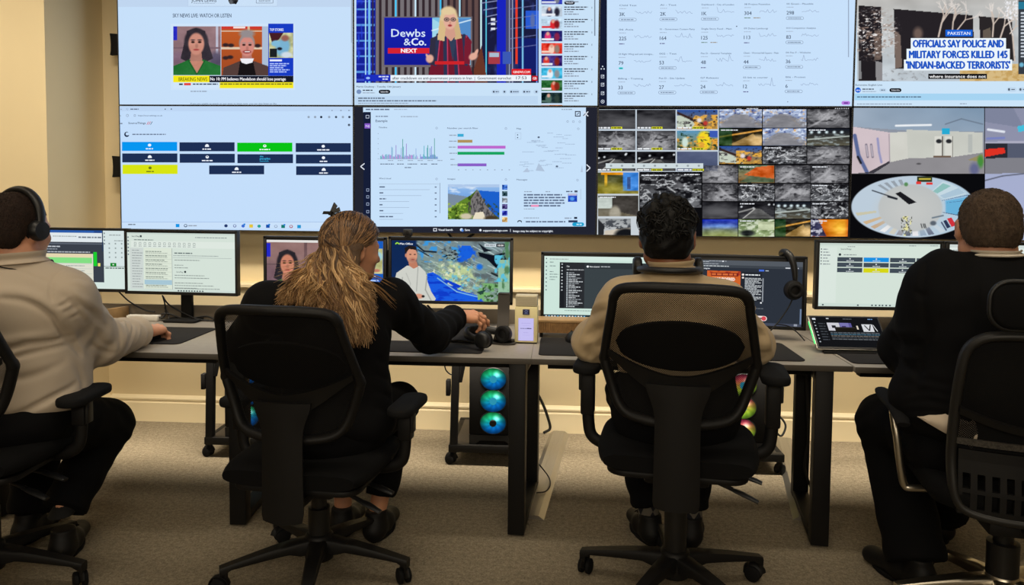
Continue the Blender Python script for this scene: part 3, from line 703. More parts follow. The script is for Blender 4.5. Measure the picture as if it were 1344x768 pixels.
for k, (a, c) in enumerate(((233, (20, 150, 230)), (243.5, (70, 84, 110)), (296.5, (40, 60, 110)), (308, (110, 120, 170)), (319, (60, 110, 210)), (329.5, (226, 196, 60)), (340, (40, 160, 150)), (351.5, (20, 80, 170)), (362, (150, 170, 200)), (371.5, (20, 120, 110)), (382, (170, 60, 70)), (392.5, (30, 150, 210)))):
    cv.rect(a - 2.4, 294 + k * 0.12, a + 2.4, 298.3 + k * 0.12, c, 3) if k in (0, 5, 7, 9, 11) else cv.ell(a, 296.2 + k * 0.12, 2.3, 2.1, c, 3, 12)
    if k in (1, 3, 8, 10): cv.ell(a, 296 + k * 0.12, 1.4, 1.3, (202, 225, 250), 4, 10)
    if k in (4, 7, 9): cv.rect(a + 0.6, 293 + k * .12, a + 3, 295 + k * .12, (20, 130, 220), 5)
cv.bars(247, 295.6, 12, 1.4, (150, 160, 176))
wall_panel(0, 0, 'lower video wall screen with blue, green and yellow tiles on a pale page', cv)

# ---- bottom second: dark viewer with charts and a headland photo
cv = WallCanvas(1, 0); cv.base((34, 36, 48))
PG = (199, 225, 250)
cv.rect(476.5, 141, 769, 147.5, PG, 1); cv.rect(486.5, 147, 769, 297.4, PG, 1); cv.rect(477, 147, 486.6, 296.6, (22, 30, 56), 2); cv.bars(480, 142.8, 32, 1.7, (100, 114, 140)); cv.bars(517, 143, 18, 1.2, (165, 182, 205)); cv.bars(737, 143, 14, 1.3, GR)
cv.rect(478.5, 162, 486, 168.6, (136, 92, 200), 3); cv.text('NJ', 480, 166.6, 2.4, (235, 228, 250), 484.6, 4); cv.frame(480, 151, 484.6, 155.4, 0.7, (190, 200, 220), 3)
for y in (249.5, 258.5, 268, 278, 288): cv.frame(480.8, y - 2, 484.4, y + 1.8, 0.6, (160, 176, 206), 3)
cv.bars(493, 152, 17, 1.5, (130, 146, 170)); cv.bars(526, 152.4, 15, 1.3, (160, 176, 196)); cv.bars(536, 152.4, 13, 1.3, (160, 176, 196)); cv.text('Example', 493, 160.2, 3.2, (62, 78, 108), 508.5)
cv.text('Timeline', 497, 168.2, 2, (70, 84, 110), 508); cv.text('Number per search filter', 587, 169.2, 2, (70, 84, 110), 627.5); cv.text('Map', 678, 169.8, 2, (70, 84, 110), 684); cv.text('Word cloud', 497.5, 235.2, 2, (70, 84, 110), 513); cv.text('Images', 587.5, 235.8, 2, (70, 84, 110), 597.5); cv.text('Messages', 678, 236.8, 2, (70, 84, 110), 692)
for a, b in ((573, 168), (664, 168.6), (759, 169), (573, 235), (664, 235.6), (758, 236.4), (745, 159.5), (752.5, 159.6), (761, 159.8)): cv.ell(a, b, 1.5, 1.5, (140, 156, 182), 2, 10); cv.ell(a, b, 1, 1, PG, 3, 10)
rg = random.Random(3)
for k in range(78):
    x = 499 + k * 0.97
    if 548 < x < 551: continue
    h = rg.choice((3, 4, 5, 6)) + (rg.random() < 0.13) * rg.uniform(6, 14); hh = {30: 26, 31: 16, 46: 0, 73: 27, 64: 18, 15: 16, 21: 18, 35: 20}.get(k, h)
    c = rg.choice(((150, 110, 200), (196, 130, 210), (140, 170, 220), (80, 170, 190))) if k < 52 else rg.choice(((60, 170, 190), (90, 140, 200), (120, 120, 210)))
    if k in (30, 73, 64): c = (40, 150, 130)
    cv.rect(x, 208.5 - hh, x + 0.75, 208.5, c, 2)
cv.rect(497.5, 208.5, 575, 208.9, GR, 2)
for k in range(6): cv.bars(509 + k * 13, 210.2, 7, 1, GR); cv.bars(495.8, 175 + k * 6.6, 1, 0.9, GR)
for a, w in ((499, 18), (521, 9), (535, 13), (552, 9), (566, 8), (531, 9)): cv.bars(a, 214.8 if a != 531 else 219.4, w, 1.1, (96, 112, 136))
for (y, w, c) in ((177.6, 8, (60, 172, 214)), (185.4, 19.5, (176, 146, 92)), (193.2, 63, (190, 104, 206)), (201.2, 61.5, (22, 164, 96)), (216.4, 38, (138, 96, 200))):
    cv.rect(600.5, y - 1.9, 600.5 + w, y + 1.9, c, 2); cv.bars(586.5 + (y * 7) % 5, y - 0.7, 10, 1.3, GR)
cv.bars(591, 208.5, 6, 1.2, GR)
for k in range(8): cv.bars(601 + k * 9.5, 222.4, 1.8, 1.1, GR)
cv.frame(676, 174, 684, 183, 0.4, (170, 190, 215), 2); cv.ell(679.3, 177, 0.8, 0.8, (50, 62, 84), 3, 8); cv.ell(679.3, 180.6, 0.8, 0.8, (50, 62, 84), 3, 8)
for k in range(34): 
    a, b = rg.uniform(680, 745), rg.uniform(174, 224); cv.bars(a, b, rg.uniform(6, 16), 0.9, (168, 190, 216)); 
cv.ell(707, 180.2, 1.6, 1.2, (86, 100, 124), 3); cv.ell(731, 218.4, 1.7, 1.2, (86, 100, 124), 3); cv.poly([(703, 224), (707, 214), (711, 219), (715, 225)], (176, 196, 220), 2); cv.poly([(686, 226), (692, 220), (695, 226)], (180, 198, 222), 2); cv.poly([(762, 226), (764, 216), (765, 226)], (180, 198, 222), 2)
for k in range(6):
    y = 244.6 + k * 7.8; cv.bars(498, y, (8, 5, 9, 4, 6, 18)[k], 1.6, (92, 108, 134)); cv.rect(498, y + 4.2, 498 + (66, 55, 39, 39, 31, 31)[k], y + 4.6, (140, 158, 184), 2); cv.bars(570.5, y + 0.2, 2.6, 1.6, (110, 126, 150))
cv.rect(577, 240, 577.6, 280, (120, 134, 160), 2); cv.rect(497, 241.4, 576, 241.7, GR, 2)
im = Img(587.8, 242, 655.5, 288, 0.6).grad((150, 190, 236), (60, 120, 210))
im.poly([(587, 254), (612, 258), (622, 262), (600, 272), (587, 276)], (122, 140, 160)); im.rect(587, 242, 656, 246, (174, 200, 234)); im.mask_noise(0.08, 0.3, 0.5, 4, (228, 238, 250), 3, (im.Y < 256) * (im.X < 632) * 0.9)
im.poly([(628, 250), (656, 252), (656, 288), (640, 288)], (28, 96, 204)); im.poly([(588, 288), (588, 276), (604, 264), (618, 256), (626, 248.5), (629, 252), (634, 262), (642, 276), (655, 286), (655, 288)], (96, 132, 44))
im.mask_noise(0.3, 0.3, 0.52, 6, (52, 74, 24), 5, ((im.Y > 250 + np.abs(im.X - 626) * 0.75)) * 1.0); im.mask_noise(0.4, 0.5, 0.5, 8, (160, 190, 70), 6, ((im.Y > 266) & (im.X < 612)) * 0.7)
im.poly([(618, 262), (626, 249), (631, 256), (638, 270), (650, 284), (632, 288), (618, 282)], (122, 118, 118)); im.mask_noise(0.6, 0.35, 0.52, 9, (66, 64, 66), 7, ((im.X > 614) & (im.X < 650) & (im.Y > 252 + np.abs(im.X - 627) * 1.1)) * 1.0)
im.ell(612, 284, 8, 4, (206, 196, 170), 0.3); im.poly([(620, 288), (624, 279), (634, 278), (638, 288)], (232, 222, 196)); im.ell(645, 287, 9, 4, (70, 58, 40), 0.3)
cv.raster(im, 3)
for k in range(6):
    y = 242.5 + k * 8.5; im = Img(659, y, 666, y + 6.6, 0.8, ((40, 90, 180), (60, 90, 100), (150, 160, 170), (60, 50, 110), (40, 50, 160), (230, 190, 130))[k]).noise(0.4, 0.5, 120, k); cv.raster(im, 3)
cv.bars(688, 251, 10, 1.2, GR); cv.bars(716, 251, 6, 1.2, GR); cv.bars(743, 250.6, 9, 1.6, (90, 106, 130)); cv.rect(754, 250, 758, 252.6, (70, 80, 100), 2)
for k in range(5): cv.bars(687.5, 254.8 + k * 3.6, (50, 55, 54, 54, 48)[k], 1.9, (96, 112, 140)); 
cv.rect(697, 268.8, 707, 271.6, (236, 150, 190), 3); im = Img(745.5, 254, 757.5, 265, 0.8, (30, 70, 190)).noise(0.3, 0.4, 60, 2); im.rect(746, 254, 757, 257, (190, 190, 215)); im.ell(751, 261, 3, 2.5, (90, 160, 235), 0.3); cv.raster(im, 3)
cv.bars(687.5, 273.8, 14, 1, GR); cv.bars(687.5, 285.6, 20, 1.1, GR); cv.bars(741, 285.6, 9, 1.6, GR); cv.rect(753.5, 284.8, 757.6, 287.4, (40, 50, 70), 2); cv.bars(690, 290.2, 52, 1.8, (96, 112, 140)); cv.rect(746, 289.2, 758, 292, (40, 56, 90), 2); cv.ell(682, 291, 3, 2, (60, 70, 90), 2)
cv.ell(682, 292, 2, 1.5, PG, 3); cv.pill(751, 292, 766.6, 297, (28, 160, 208), 4); cv.bars(756.6, 293.8, 7, 1.6, (190, 235, 250), 5); cv.rect(762, 248, 762.4, 262, GR, 2)
cv.line([(478.4, 214.6), (473.2, 218.6), (478.2, 222.6)], 1.3, (225, 230, 240), 4); cv.line([(769.8, 216), (774.6, 220.4), (769.8, 225)], 1.3, (225, 230, 240), 4)
cv.frame(754.6, 145.8, 762, 153, 1.2, (58, 64, 80), 3); cv.line([(757, 150.6), (760, 148)], 0.9, (58, 64, 80), 3); cv.line([(766, 146.5), (772, 152.6)], 1.3, (225, 230, 240), 4); cv.line([(766, 152.6), (772, 146.5)], 1.3, (225, 230, 240), 4); cv.line([(765.4, 152), (768.6, 149)], 1.0, (60, 66, 84), 5)
cv.frame(568.6, 299.6, 573.4, 303.6, 0.8, (230, 235, 245), 2); cv.text('Visual Search', 575.3, 303, 2.7, (232, 238, 248), 594, 2, 1); cv.ell(605.6, 301.6, 2, 2, (210, 225, 245), 2, 12); cv.ell(607, 302.6, 1.6, 1.6, (90, 140, 220), 3, 12); cv.text('Save', 610, 303.2, 2.7, (232, 238, 248), 616.6, 2, 1)
cv.ell(630.5, 302.2, 1.6, 1.6, (230, 235, 245), 2, 10); cv.text('support.maltego.com', 634, 303.8, 2.5, (232, 238, 248), 666, 2, 1); cv.rect(669.6, 300.6, 670.2, 304.4, (220, 226, 240), 2); cv.text('Image may be subject to copyright.', 673.5, 304.6, 2.6, (232, 238, 248), 726, 2, 1)
wall_panel(1, 0, 'lower video wall screen in a dark viewer with bar charts and a rocky headland photo', cv)

# ---- bottom third: many camera feeds
cv = WallCanvas(2, 0); cv.base((12, 12, 15))
cv.rect(782.5, 143.5, 943.5, 225.5, (196, 208, 220), 1); cv.rect(782.5, 225, 839, 311, (200, 208, 214), 1)
rgf = random.Random(12)
def feed(x0, y0, x1, y1, kind, seed, hud=True, lay=2):
    w, h = x1 - x0, y1 - y0; im = Img(x0, y0, x1, y1, 0.9); X, Y = (im.X - x0) / w, (im.Y - y0) / h
    r = random.Random(seed)
    if kind == 'dark':
        im.grad((38, 38, 42), (58, 58, 62)).noise(4 / w, 6 / h, 34, seed); im.ell(x0 + w * r.uniform(.3, .7), y0 + h * r.uniform(.5, .8), w * .4, h * .3, (92, 92, 96), 0.7)
    elif kind == 'ir':
        im.grad((62, 62, 66), (112, 112, 116)).noise(3 / w, 4 / h, 70, seed, 4); im.ell(x0 + w * r.uniform(.35, .65), y0 + h * r.uniform(.45, .65), w * r.uniform(.22, .38), h * r.uniform(.22, .4), (168, 168, 172), 0.9)
        n1 = np.abs(fbm(im.X, im.Y, seed + 3, 4, 5 / w, 5 / h) - .5); im.mix(np.clip(1 - n1 * 14, 0, 1) * .45, (206, 206, 210)); n2 = fbm(im.X, im.Y, seed + 5, 4, 7 / w, 8 / h); im.mix(np.clip((n2 - .56) * 5, 0, 1) * .8, (26, 26, 30))
        a = r.choice((-1, 1)); q = [(x0 + w * (.5 + a * .5 * (1 - t) ** 1.5), y0 + h * (1 - .75 * t)) for t in (0, .3, .6, 1)]; im.line(q, h * r.uniform(.03, .10), (176, 176, 180), 1.2)
        im.mix(np.clip((np.hypot(X - .5, Y - .5) - .45) * 2.2, 0, 1) * .7, (22, 22, 26))
    elif kind == 'clutter':
        im.grad((52, 52, 56), (104, 106, 110)).noise(4 / w, 5 / h, 60, seed)
        n1 = np.abs(fbm(im.X, im.Y, seed, 4, 7 / w, 8 / h) - .5); im.mix(np.clip(1 - n1 * 13, 0, 1), (210, 213, 217)); n2 = fbm(im.X, im.Y, seed + 2, 4, 9 / w, 9 / h); im.mix(np.clip((n2 - .55) * 7, 0, 1), (18, 18, 22))
        for k in range(5): a, c_ = r.uniform(x0, x1), y0 + h * r.uniform(.2, .8); im.line([(a, c_), (a + r.uniform(-.16, .16) * w, c_ + h * r.uniform(.1, .25))], 1.0, (226, 228, 230))
        im.mix(np.clip((np.hypot(X - .5, Y - .55) - .42) * 2, 0, 1) * .8, (16, 16, 20))
    elif kind == 'road':
        im.grad((14, 14, 18), (64, 64, 68)); im.poly([(x0 + w * .1, y1), (x0 + w * .45, y0 + h * .4), (x0 + w * .6, y0 + h * .4), (x1, y1)], (92, 92, 92)); im.noise(5 / w, 7 / h, 36, seed)
        for k in range(4): im.ell(x0 + w * r.random(), y0 + h * r.uniform(.1, .4), 1.4, 1.1, (230, 236, 240), 0.5)
        im.line([(x0 + w * .12, y1), (x0 + w * .46, y0 + h * .4)], 1.2, (190, 190, 185)); im.line([(x0, y0 + h * .62), (x0 + w * .4, y0 + h * .38)], 1.6, (150, 150, 148))
    elif kind == 'lot':
        im.grad((166, 184, 220), (118, 126, 146)); v = r.uniform(.25, .75)
        im.poly([(x0 - w * .2, y1), (x0 + w * (v - .12), y0 + h * .25), (x0 + w * (v + .14), y0 + h * .25), (x1 + w * .2, y1)], (134, 134, 140)); im.noise(5 / w, 6 / h, 24, seed)
        lot = np.clip(np.abs(X - v) * 2.6 - (Y - .2) * 1.3, 0, 1) + (Y < .28)
        im.mask_noise(12 / w, 12 / h, .5, 5, (226, 236, 252), seed, np.clip(lot, 0, 1)); im.mask_noise(14 / w, 14 / h, .56, 6, (60, 76, 136), seed + 4, np.clip(lot, 0, 1)); im.mask_noise(16 / w, 9 / h, .62, 8, (226, 170, 90), seed + 8, np.clip(lot, 0, 1) * .7)
    elif kind == 'orange':
        im.grad((224, 120, 22), (190, 90, 20)); im.ell(x0 + w * .78, y0 + h * .5, w * .25, h * .5, (250, 190, 60), 0.8); im.poly([(x0, y0), (x0 + w * .2, y0), (x0 + w * .42, y1), (x0, y1)], (54, 54, 84)); im.mask_noise(10 / w, 8 / h, 0.5, 7, (206, 206, 220), seed, (X < .3) * 1.0); im.noise(4 / w, 5 / h, 40, seed); im.mix(np.clip((X - .9) * 8, 0, 1) * .5, (180, 40, 10))
    elif kind == 'rust':
        im.grad((96, 120, 96), (150, 110, 66)); im.poly([(x0 + w * .15, y0 + h * .55), (x0 + w * .5, y0 + h * .1), (x1, y0), (x1, y0 + h * .75)], (206, 96, 40)); im.poly([(x0, y1), (x0 + w * .3, y0 + h * .6), (x1, y0 + h * .8), (x1, y1)], (96, 110, 84)); im.noise(6 / w, 6 / h, 40, seed); im.mask_noise(10 / w, 9 / h, .6, 6, (30, 34, 30), seed + 1, (X < .35) * 1.0)
    elif kind == 'gold':
        im.grad((40, 80, 160), (186, 140, 60)); im.poly([(x0, y0 + h * .9), (x0, y0 + h * .3), (x0 + w * .2, y0 + h * .3), (x0 + w * .6, y1)], (196, 206, 190)); im.line([(x0, y0 + h * .15), (x0 + w * .7, y0 + h * .8)], 3, (56, 36, 30)); im.mask_noise(9 / w, 8 / h, .48, 7, (226, 170, 70), seed, ((X > .4) & (Y > .25)) * 1.0); im.mask_noise(14 / w, 13 / h, .6, 9, (40, 30, 40), seed + 3); im.ell(x0 + w * .55, y0 + h * .55, 3, 3, (230, 220, 220), .4); im.ell(x0 + w * .7, y0 + h * .7, 3, 3, (190, 60, 50), .4)
    elif kind == 'yellow':
        im.grad((90, 150, 190), (150, 130, 60)); im.ell(x0 + w * .67, y0 + h * .5, w * .17, h * .5, (244, 214, 40), .2); im.mask_noise(10 / w, 9 / h, .5, 8, (226, 160, 60), seed, (Y > .3) * 1.0); im.mask_noise(12 / w, 12 / h, .57, 9, (30, 60, 40), seed + 1); im.ell(x0 + w * .2, y0 + h * .6, 4, 7, (205, 226, 215), .3); im.rect(x0 + w * .8, y0, x1, y0 + h * .35, (60, 90, 180))
    elif kind == 'plain':
        im.grad((84, 94, 124), (72, 82, 112)).noise(3 / w, 3 / h, 12, seed)
    elif kind == 'garage':
        im.grad((60, 66, 46), (130, 120, 44)); im.rect(x0 + w * .62, y0, x1, y0 + h * .85, (60, 130, 214)); im.rect(x0 + w * .72, y0 + h * .2, x0 + w * .8, y0 + h * .8, (40, 66, 120)); im.rect(x0 + w * .18, y0 + h * .05, x0 + w * .24, y1, (216, 166, 40)); im.rect(x0 + w * .1, y0, x0 + w * .62, y0 + h * .1, (226, 150, 30)); im.ell(x0 + w * .3, y0 + h * .8, w * .3, h * .25, (140, 130, 44), .5); im.noise(6 / w, 6 / h, 40, seed)
    elif kind == 'room':
        im.grad((90, 92, 84), (110, 102, 84)); im.rect(x0, y0 + h * .1, x0 + w * .34, y0 + h * .62, (196, 206, 200)); im.poly([(x0 + w * .34, y0), (x1, y0), (x1, y1), (x0 + w * .34, y0 + h * .7)], (66, 62, 58)); im.ell(x0 + w * .42, y0 + h * .9, w * .14, h * .4, (156, 150, 134), .2); im.noise(5 / w, 5 / h, 28, seed)
    elif kind == 'bench':
        im.grad((150, 154, 156), (210, 214, 216)); im.mask_noise(9 / w, 9 / h, .5, 9, (70, 74, 80), seed, (Y < .6) * 1.0); im.poly([(x0, y0), (x0 + w * .2, y0 + h * .4), (x0 + w * .16, y1), (x0, y1)], (40, 42, 46)); im.poly([(x0 + w * .2, y0 + h * .7), (x1, y0 + h * .5), (x1, y1), (x0 + w * .2, y1)], (206, 196, 180)); im.ell(x0 + w * .85, y1, w * .35, h * .45, (20, 22, 26), .2)
    elif kind == 'green':
        im.grad((90, 110, 70), (150, 170, 120)); im.mask_noise(8 / w, 8 / h, .5, 6, (206, 216, 190), seed); im.ell(x0 + w * .25, y0 + h * .8, w * .2, h * .18, (30, 34, 34), .3); im.rect(x0 + w * .55, y0 + h * .15, x1, y0 + h * .6, (196, 206, 170)); im.noise(6 / w, 6 / h, 40, seed + 1)
    elif kind == 'bluelit':
        im.grad((30, 50, 180), (110, 120, 70)); im.ell(x0 + w * .5, y0 + h * .4, w * .4, h * .12, (110, 150, 236), .6); im.ell(x0 + w * .5, y1, w * .6, h * .4, (150, 160, 100), .7); im.noise(6 / w, 6 / h, 36, seed)
    elif kind == 'night':
        im.grad((20, 24, 34), (90, 86, 70)); im.mask_noise(7 / w, 9 / h, .5, 6, (140, 150, 150), seed, (Y > .3) * 1.0)
        for k in range(5): im.ell(x0 + w * (.1 + .18 * k), y0 + h * .22, 2, 1.6, (225, 245, 250), .6)
        im.line([(x0, y0 + h * .65), (x1, y0 + h * .45)], 1.4, (196, 206, 200))
    elif kind == 'amber':
        im.grad((20, 20, 18), (70, 60, 34)); im.poly([(x0 + w * .2, y1), (x0 + w * .8, y0 + h * .3), (x1, y1)], (150, 120, 70)); im.line([(x0, y0 + h * .5), (x1, y0 + h * .1)], 2, (222, 160, 70)); im.ell(x0 + w * .9, y0 + h * .7, w * .2, h * .3, (226, 190, 130), .5); im.mix((X < .3) * .6, (30, 80, 40)); im.noise(6 / w, 6 / h, 40, seed)
    cv.raster(im, lay)
    if hud:
        cv.bars(x0 + 1, y1 - 2.6, w * .34, 1.9, (236, 240, 244), lay + 1)
        if hud == 2: cv.rect(x0 + w * .38, y1 - 3, x0 + w * .66, y1 - 0.2, (224, 226, 40), lay + 1); cv.bars(x0 + w * .4, y1 - 2.2, w * .24, 1.4, (60, 60, 20), lay + 2)
    elif seed % 2: cv.bars(x0 + 2, y0 + 1.5, w * .4, 1.3, (226, 230, 236), lay + 1)
L3 = [(782.8, 834), (835.8, 886.8), (888.5, 942)]
for r, (y0, y1, ks) in enumerate(((144, 169.4, ('dark', 'dark', 'gold')), (171.6, 197, ('ir', 'ir', 'yellow')), (199, 224.6, ('road', 'road', 'plain')))):
    for c in range(3): feed(L3[c][0], y0, L3[c][1], y1, ks[c], 20 + r * 3 + c, 2)
cv.rect(795, 214.4, 923, 221, (206, 218, 222), 5)
for k in range(9): cv.ell(802 + k * 14.4, 217.6, 1.6, 1.4, (150, 160, 166), 6, 10)
R3 = [(944.2, 1000), (1001.2, 1058.4), (1059.6, 1115)]
for r, (y0, y1, ks) in enumerate(((143.4, 167.6, ('lot', 'lot', 'ir')), (168.6, 191, ('amber', 'lot', 'night')), (192, 215, ('gold', 'clutter', 'ir')))):
    for c in range(3): feed(R3[c][0], y0, R3[c][1], y1, ks[c], 40 + r * 3 + c, False)
feed(784, 226.4, 838, 254.4, 'garage', 60, False); feed(785, 256.8, 838, 284, 'room', 61, False); feed(785, 287, 828, 310, 'bench', 62, False); feed(840, 228, 920.5, 272.5, 'clutter', 63, False)
cv.bars(898, 228.4, 20, 1.4, (225, 228, 232), 5)
R4 = [(922, 968.4), (969.4, 1016.4), (1017.4, 1063.6), (1064.4, 1113.4)]
for r, (y0, y1, ks) in enumerate(((217, 240, ('ir', 'rust', 'ir', 'ir')), (241.4, 264, ('ir', 'clutter', 'ir', 'clutter')), (265.4, 287, ('dark', 'road', 'night', 'clutter')), (288, 310.6, ('bluelit', 'green', 'amber', 'orange')))):
    for c in range(4): feed(R4[c][0], y0, R4[c][1], y1, ks[c], 80 + r * 4 + c, False)
for k in range(7): cv.rect(1096 + k * 2.8, 141.8, 1097.4 + k * 2.8, 143, (200, 206, 214), 3)
cv.bars(980, 142, 15, 1.1, (200, 206, 214), 3); cv.bars(967, 142.4, 6, 1, (170, 176, 184), 3)
wall_panel(2, 0, 'lower video wall screen filled with a mosaic of small security camera feeds', cv)

# ---- bottom right: corridor and a round fisheye view
cv = WallCanvas(3, 0); cv.base((10, 10, 13))
im = Img(1117.5, 141.5, 1292, 228, 0.8).grad((140, 150, 166), (150, 146, 150))
im.poly([(1117, 141), (1292, 141), (1292, 172), (1200, 172), (1117, 166)], (150, 166, 184)); im.grad; im.mix(np.clip((190 - im.Y) / 60, 0, 1) * np.clip((im.X - 1117) / 200, 0, 1) * .6, (96, 132, 166))
im.poly([(1168, 174), (1210, 172), (1290, 174), (1290, 205), (1192, 208), (1190, 212), (1168, 214)], (206, 206, 198)); im.poly([(1190, 170), (1290, 174), (1290, 202), (1192, 208)], (198, 200, 192)); im.poly([(1118, 166), (1168, 174), (1168, 214), (1148, 228), (1118, 228)], (206, 190, 196))
im.poly([(1118, 228), (1148, 226), (1168, 213), (1192, 208), (1250, 206), (1292, 200), (1292, 228)], (140, 138, 142)); im.noise(0.02, 0.03, 10, 5)
im.line([(1122, 178), (1127, 204), (1138, 226)], 5, (90, 104, 150)); im.line([(1152, 182), (1154, 200), (1157, 213)], 3, (150, 150, 190)); im.line([(1126, 206), (1130, 214)], 3, (30, 30, 36)); im.poly([(1118, 228), (1146, 228), (1168, 214), (1168, 211), (1140, 226)], (60, 58, 66))
for a in (1137, 1143.5): im.line([(a, 190), (a + 2, 206)], 3, (120, 112, 128)); im.line([(a, 191), (a + 2, 205)], 1.5, (196, 186, 196))
im.line([(1167, 176), (1168, 213)], 1, (150, 140, 150)); im.line([(1176, 165), (1222, 164)], 2.6, (236, 240, 244)); im.line([(1241, 163), (1262, 156), (1290, 163)], 1.4, (106, 120, 138)); im.rect(1236, 168, 1246.5, 176, (40, 170, 210))
for a in (1227, 1240): im.rect(a, 179, a + 10.5, 205, (216, 216, 208)); im.ell(a + 5.5, 185.4, 3.8, 2.8, (40, 42, 46), .2); im.rect(a + 9.6, 179, a + 11, 206, (90, 84, 78))
im.rect(1225, 204.6, 1248, 206.4, (110, 90, 76)); im.rect(1271, 176, 1276, 200, (180, 184, 180)); im.poly([(1270, 210), (1290, 202), (1292, 214), (1284, 212)], (150, 140, 100)); im.ell(1287, 212, 4, 8, (70, 140, 60), .4); im.ell(1279, 222, 6, 8, (100, 104, 140), .4); im.ell(1206, 215, 3, 1.2, (84, 82, 86), .4)
cv.raster(im, 1)
im = Img(1293, 141.5, 1464, 320, 1.0).grad((140, 144, 168), (150, 150, 176)); im.poly([(1293, 186), (1470, 182), (1470, 212), (1293, 228)], (172, 172, 192)); im.line([(1297, 170), (1318, 173)], 3, (226, 230, 240)); im.poly([(1293, 141), (1330, 141), (1344, 168), (1293, 160)], (126, 132, 156))
im.rect(1294, 188, 1322, 208, (40, 42, 50)); im.poly([(1293, 196), (1318, 194), (1320, 201), (1293, 206)], (222, 50, 36)); im.rect(1323, 188, 1348, 208, (84, 90, 110)); im.poly([(1293, 208), (1470, 204), (1470, 226), (1293, 228)], (128, 128, 136)); im.poly([(1293, 228), (1470, 226), (1470, 322), (1293, 320)], (166, 174, 206)); im.line([(1293, 237), (1316, 231), (1344, 228)], 1.6, (90, 94, 110)); im.line([(1296, 182), (1318, 181)], 3, (120, 130, 190)); im.poly([(1335, 166), (1348, 163), (1348, 172), (1337, 173)], (70, 190, 220))
cv.raster(im, 1)
im = Img(1117, 229, 1281, 313, 0.6, (10, 10, 13)); cx, cy = 1199, 271.4
im.ell(cx, cy, 81.5, 40.5, (188, 204, 218), 0.012); im.mix(np.clip((im.X - 1190) / 90, 0, 1) * (((im.X - cx) / 81.5) ** 2 + ((im.Y - cy) / 40.5) ** 2 < .98) * .4, (150, 196, 222))
def pol(a, r, ex=81.5, ey=40.5): return (cx + ex * r * math.cos(R(a)), cy + ey * r * math.sin(R(a)))
def sector(a0, a1, r0, r1, col): im.poly([pol(a0, r0), pol(a1, r0)] + [pol(a1 + (a0 - a1) * k / 6, r1) for k in range(7)], col)
sector(-24, 22, .55, .97, (150, 190, 220)); sector(-20, 20, .56, .93, (104, 176, 216)); sector(-60, -26, .55, .95, (196, 216, 226)); sector(-58, -48, .58, .9, (140, 190, 186)); sector(-40, -28, .56, .94, (170, 196, 214)); sector(-24, -23, .5, .97, (60, 80, 120)); sector(20, 22, .5, .95, (80, 100, 130)); sector(-14, -13, .55, .97, (70, 104, 150))
for a in range(-130, -100, 8): sector(a, a + 4, .6, .9, (150, 160, 170))
for a, c in ((165, (200, 196, 170)), (146, (206, 178, 140)), (134, (196, 170, 140)), (122, (236, 236, 236)), (112, (210, 206, 190)), (104, (150, 150, 160)), (96, (90, 96, 110)), (88, (236, 236, 240)), (80, (150, 170, 190)), (72, (110, 120, 140)), (60, (196, 210, 220))): sector(a - 3, a + 3, .62, .95, c)
im.ell(1195, 273, 42, 31, (186, 190, 190), .03); im.ell(1193, 276, 32, 22, (196, 198, 196), .6)
im.poly([(1175, 254), (1182, 251.5), (1203, 265.6), (1193, 268.6)], (26, 26, 30)); im.line([(1145, 250), (1157, 254), (1175, 260)], 1.4, (50, 56, 66)); im.line([(1166, 258), (1177, 261)], 2.6, (30, 34, 42)); im.rect(1204, 231.5, 1223.5, 238.6, (52, 60, 36)); im.rect(1206, 234, 1222, 235.6, (206, 190, 70)); im.rect(1202.6, 238.6, 1209, 241.6, (226, 60, 56)); im.rect(1216, 239.4, 1224.4, 242.4, (226, 60, 56)); im.ell(1189.4, 242, 2.6, 2.6, (90, 140, 90), .3)
im.mask_noise(.35, .3, .48, 9, (226, 222, 160), 3, (np.abs(im.X - 1190) < 6) * ((im.Y > 284) & (im.Y < 310)) * 1.0); im.mask_noise(.5, .5, .55, 9, (70, 70, 60), 5, (np.abs(im.X - 1190) < 7) * ((im.Y > 284) & (im.Y < 308)) * 1.0)
im.poly([(1243, 287), (1249, 285.6), (1255.4, 295.6), (1249, 298)], (206, 50, 60)); im.poly([(1238, 290), (1242, 288.6), (1248, 298), (1243, 300)], (44, 54, 84)); im.line([(1236, 292), (1242, 302)], 1.6, (44, 54, 84)); im.ell(1225, 293, 4, 3, (90, 100, 110), .3); im.line([(1224, 286), (1238, 283)], 2, (110, 124, 136))
for a in (1209, 1212, 1214): im.line([(a, 294), (a + 1.4, 299)], 1, (30, 32, 36))
cv.raster(im, 1)
wall_panel(3, 0, 'lower right video wall screen with a corridor feed above a round fisheye room view', cv)
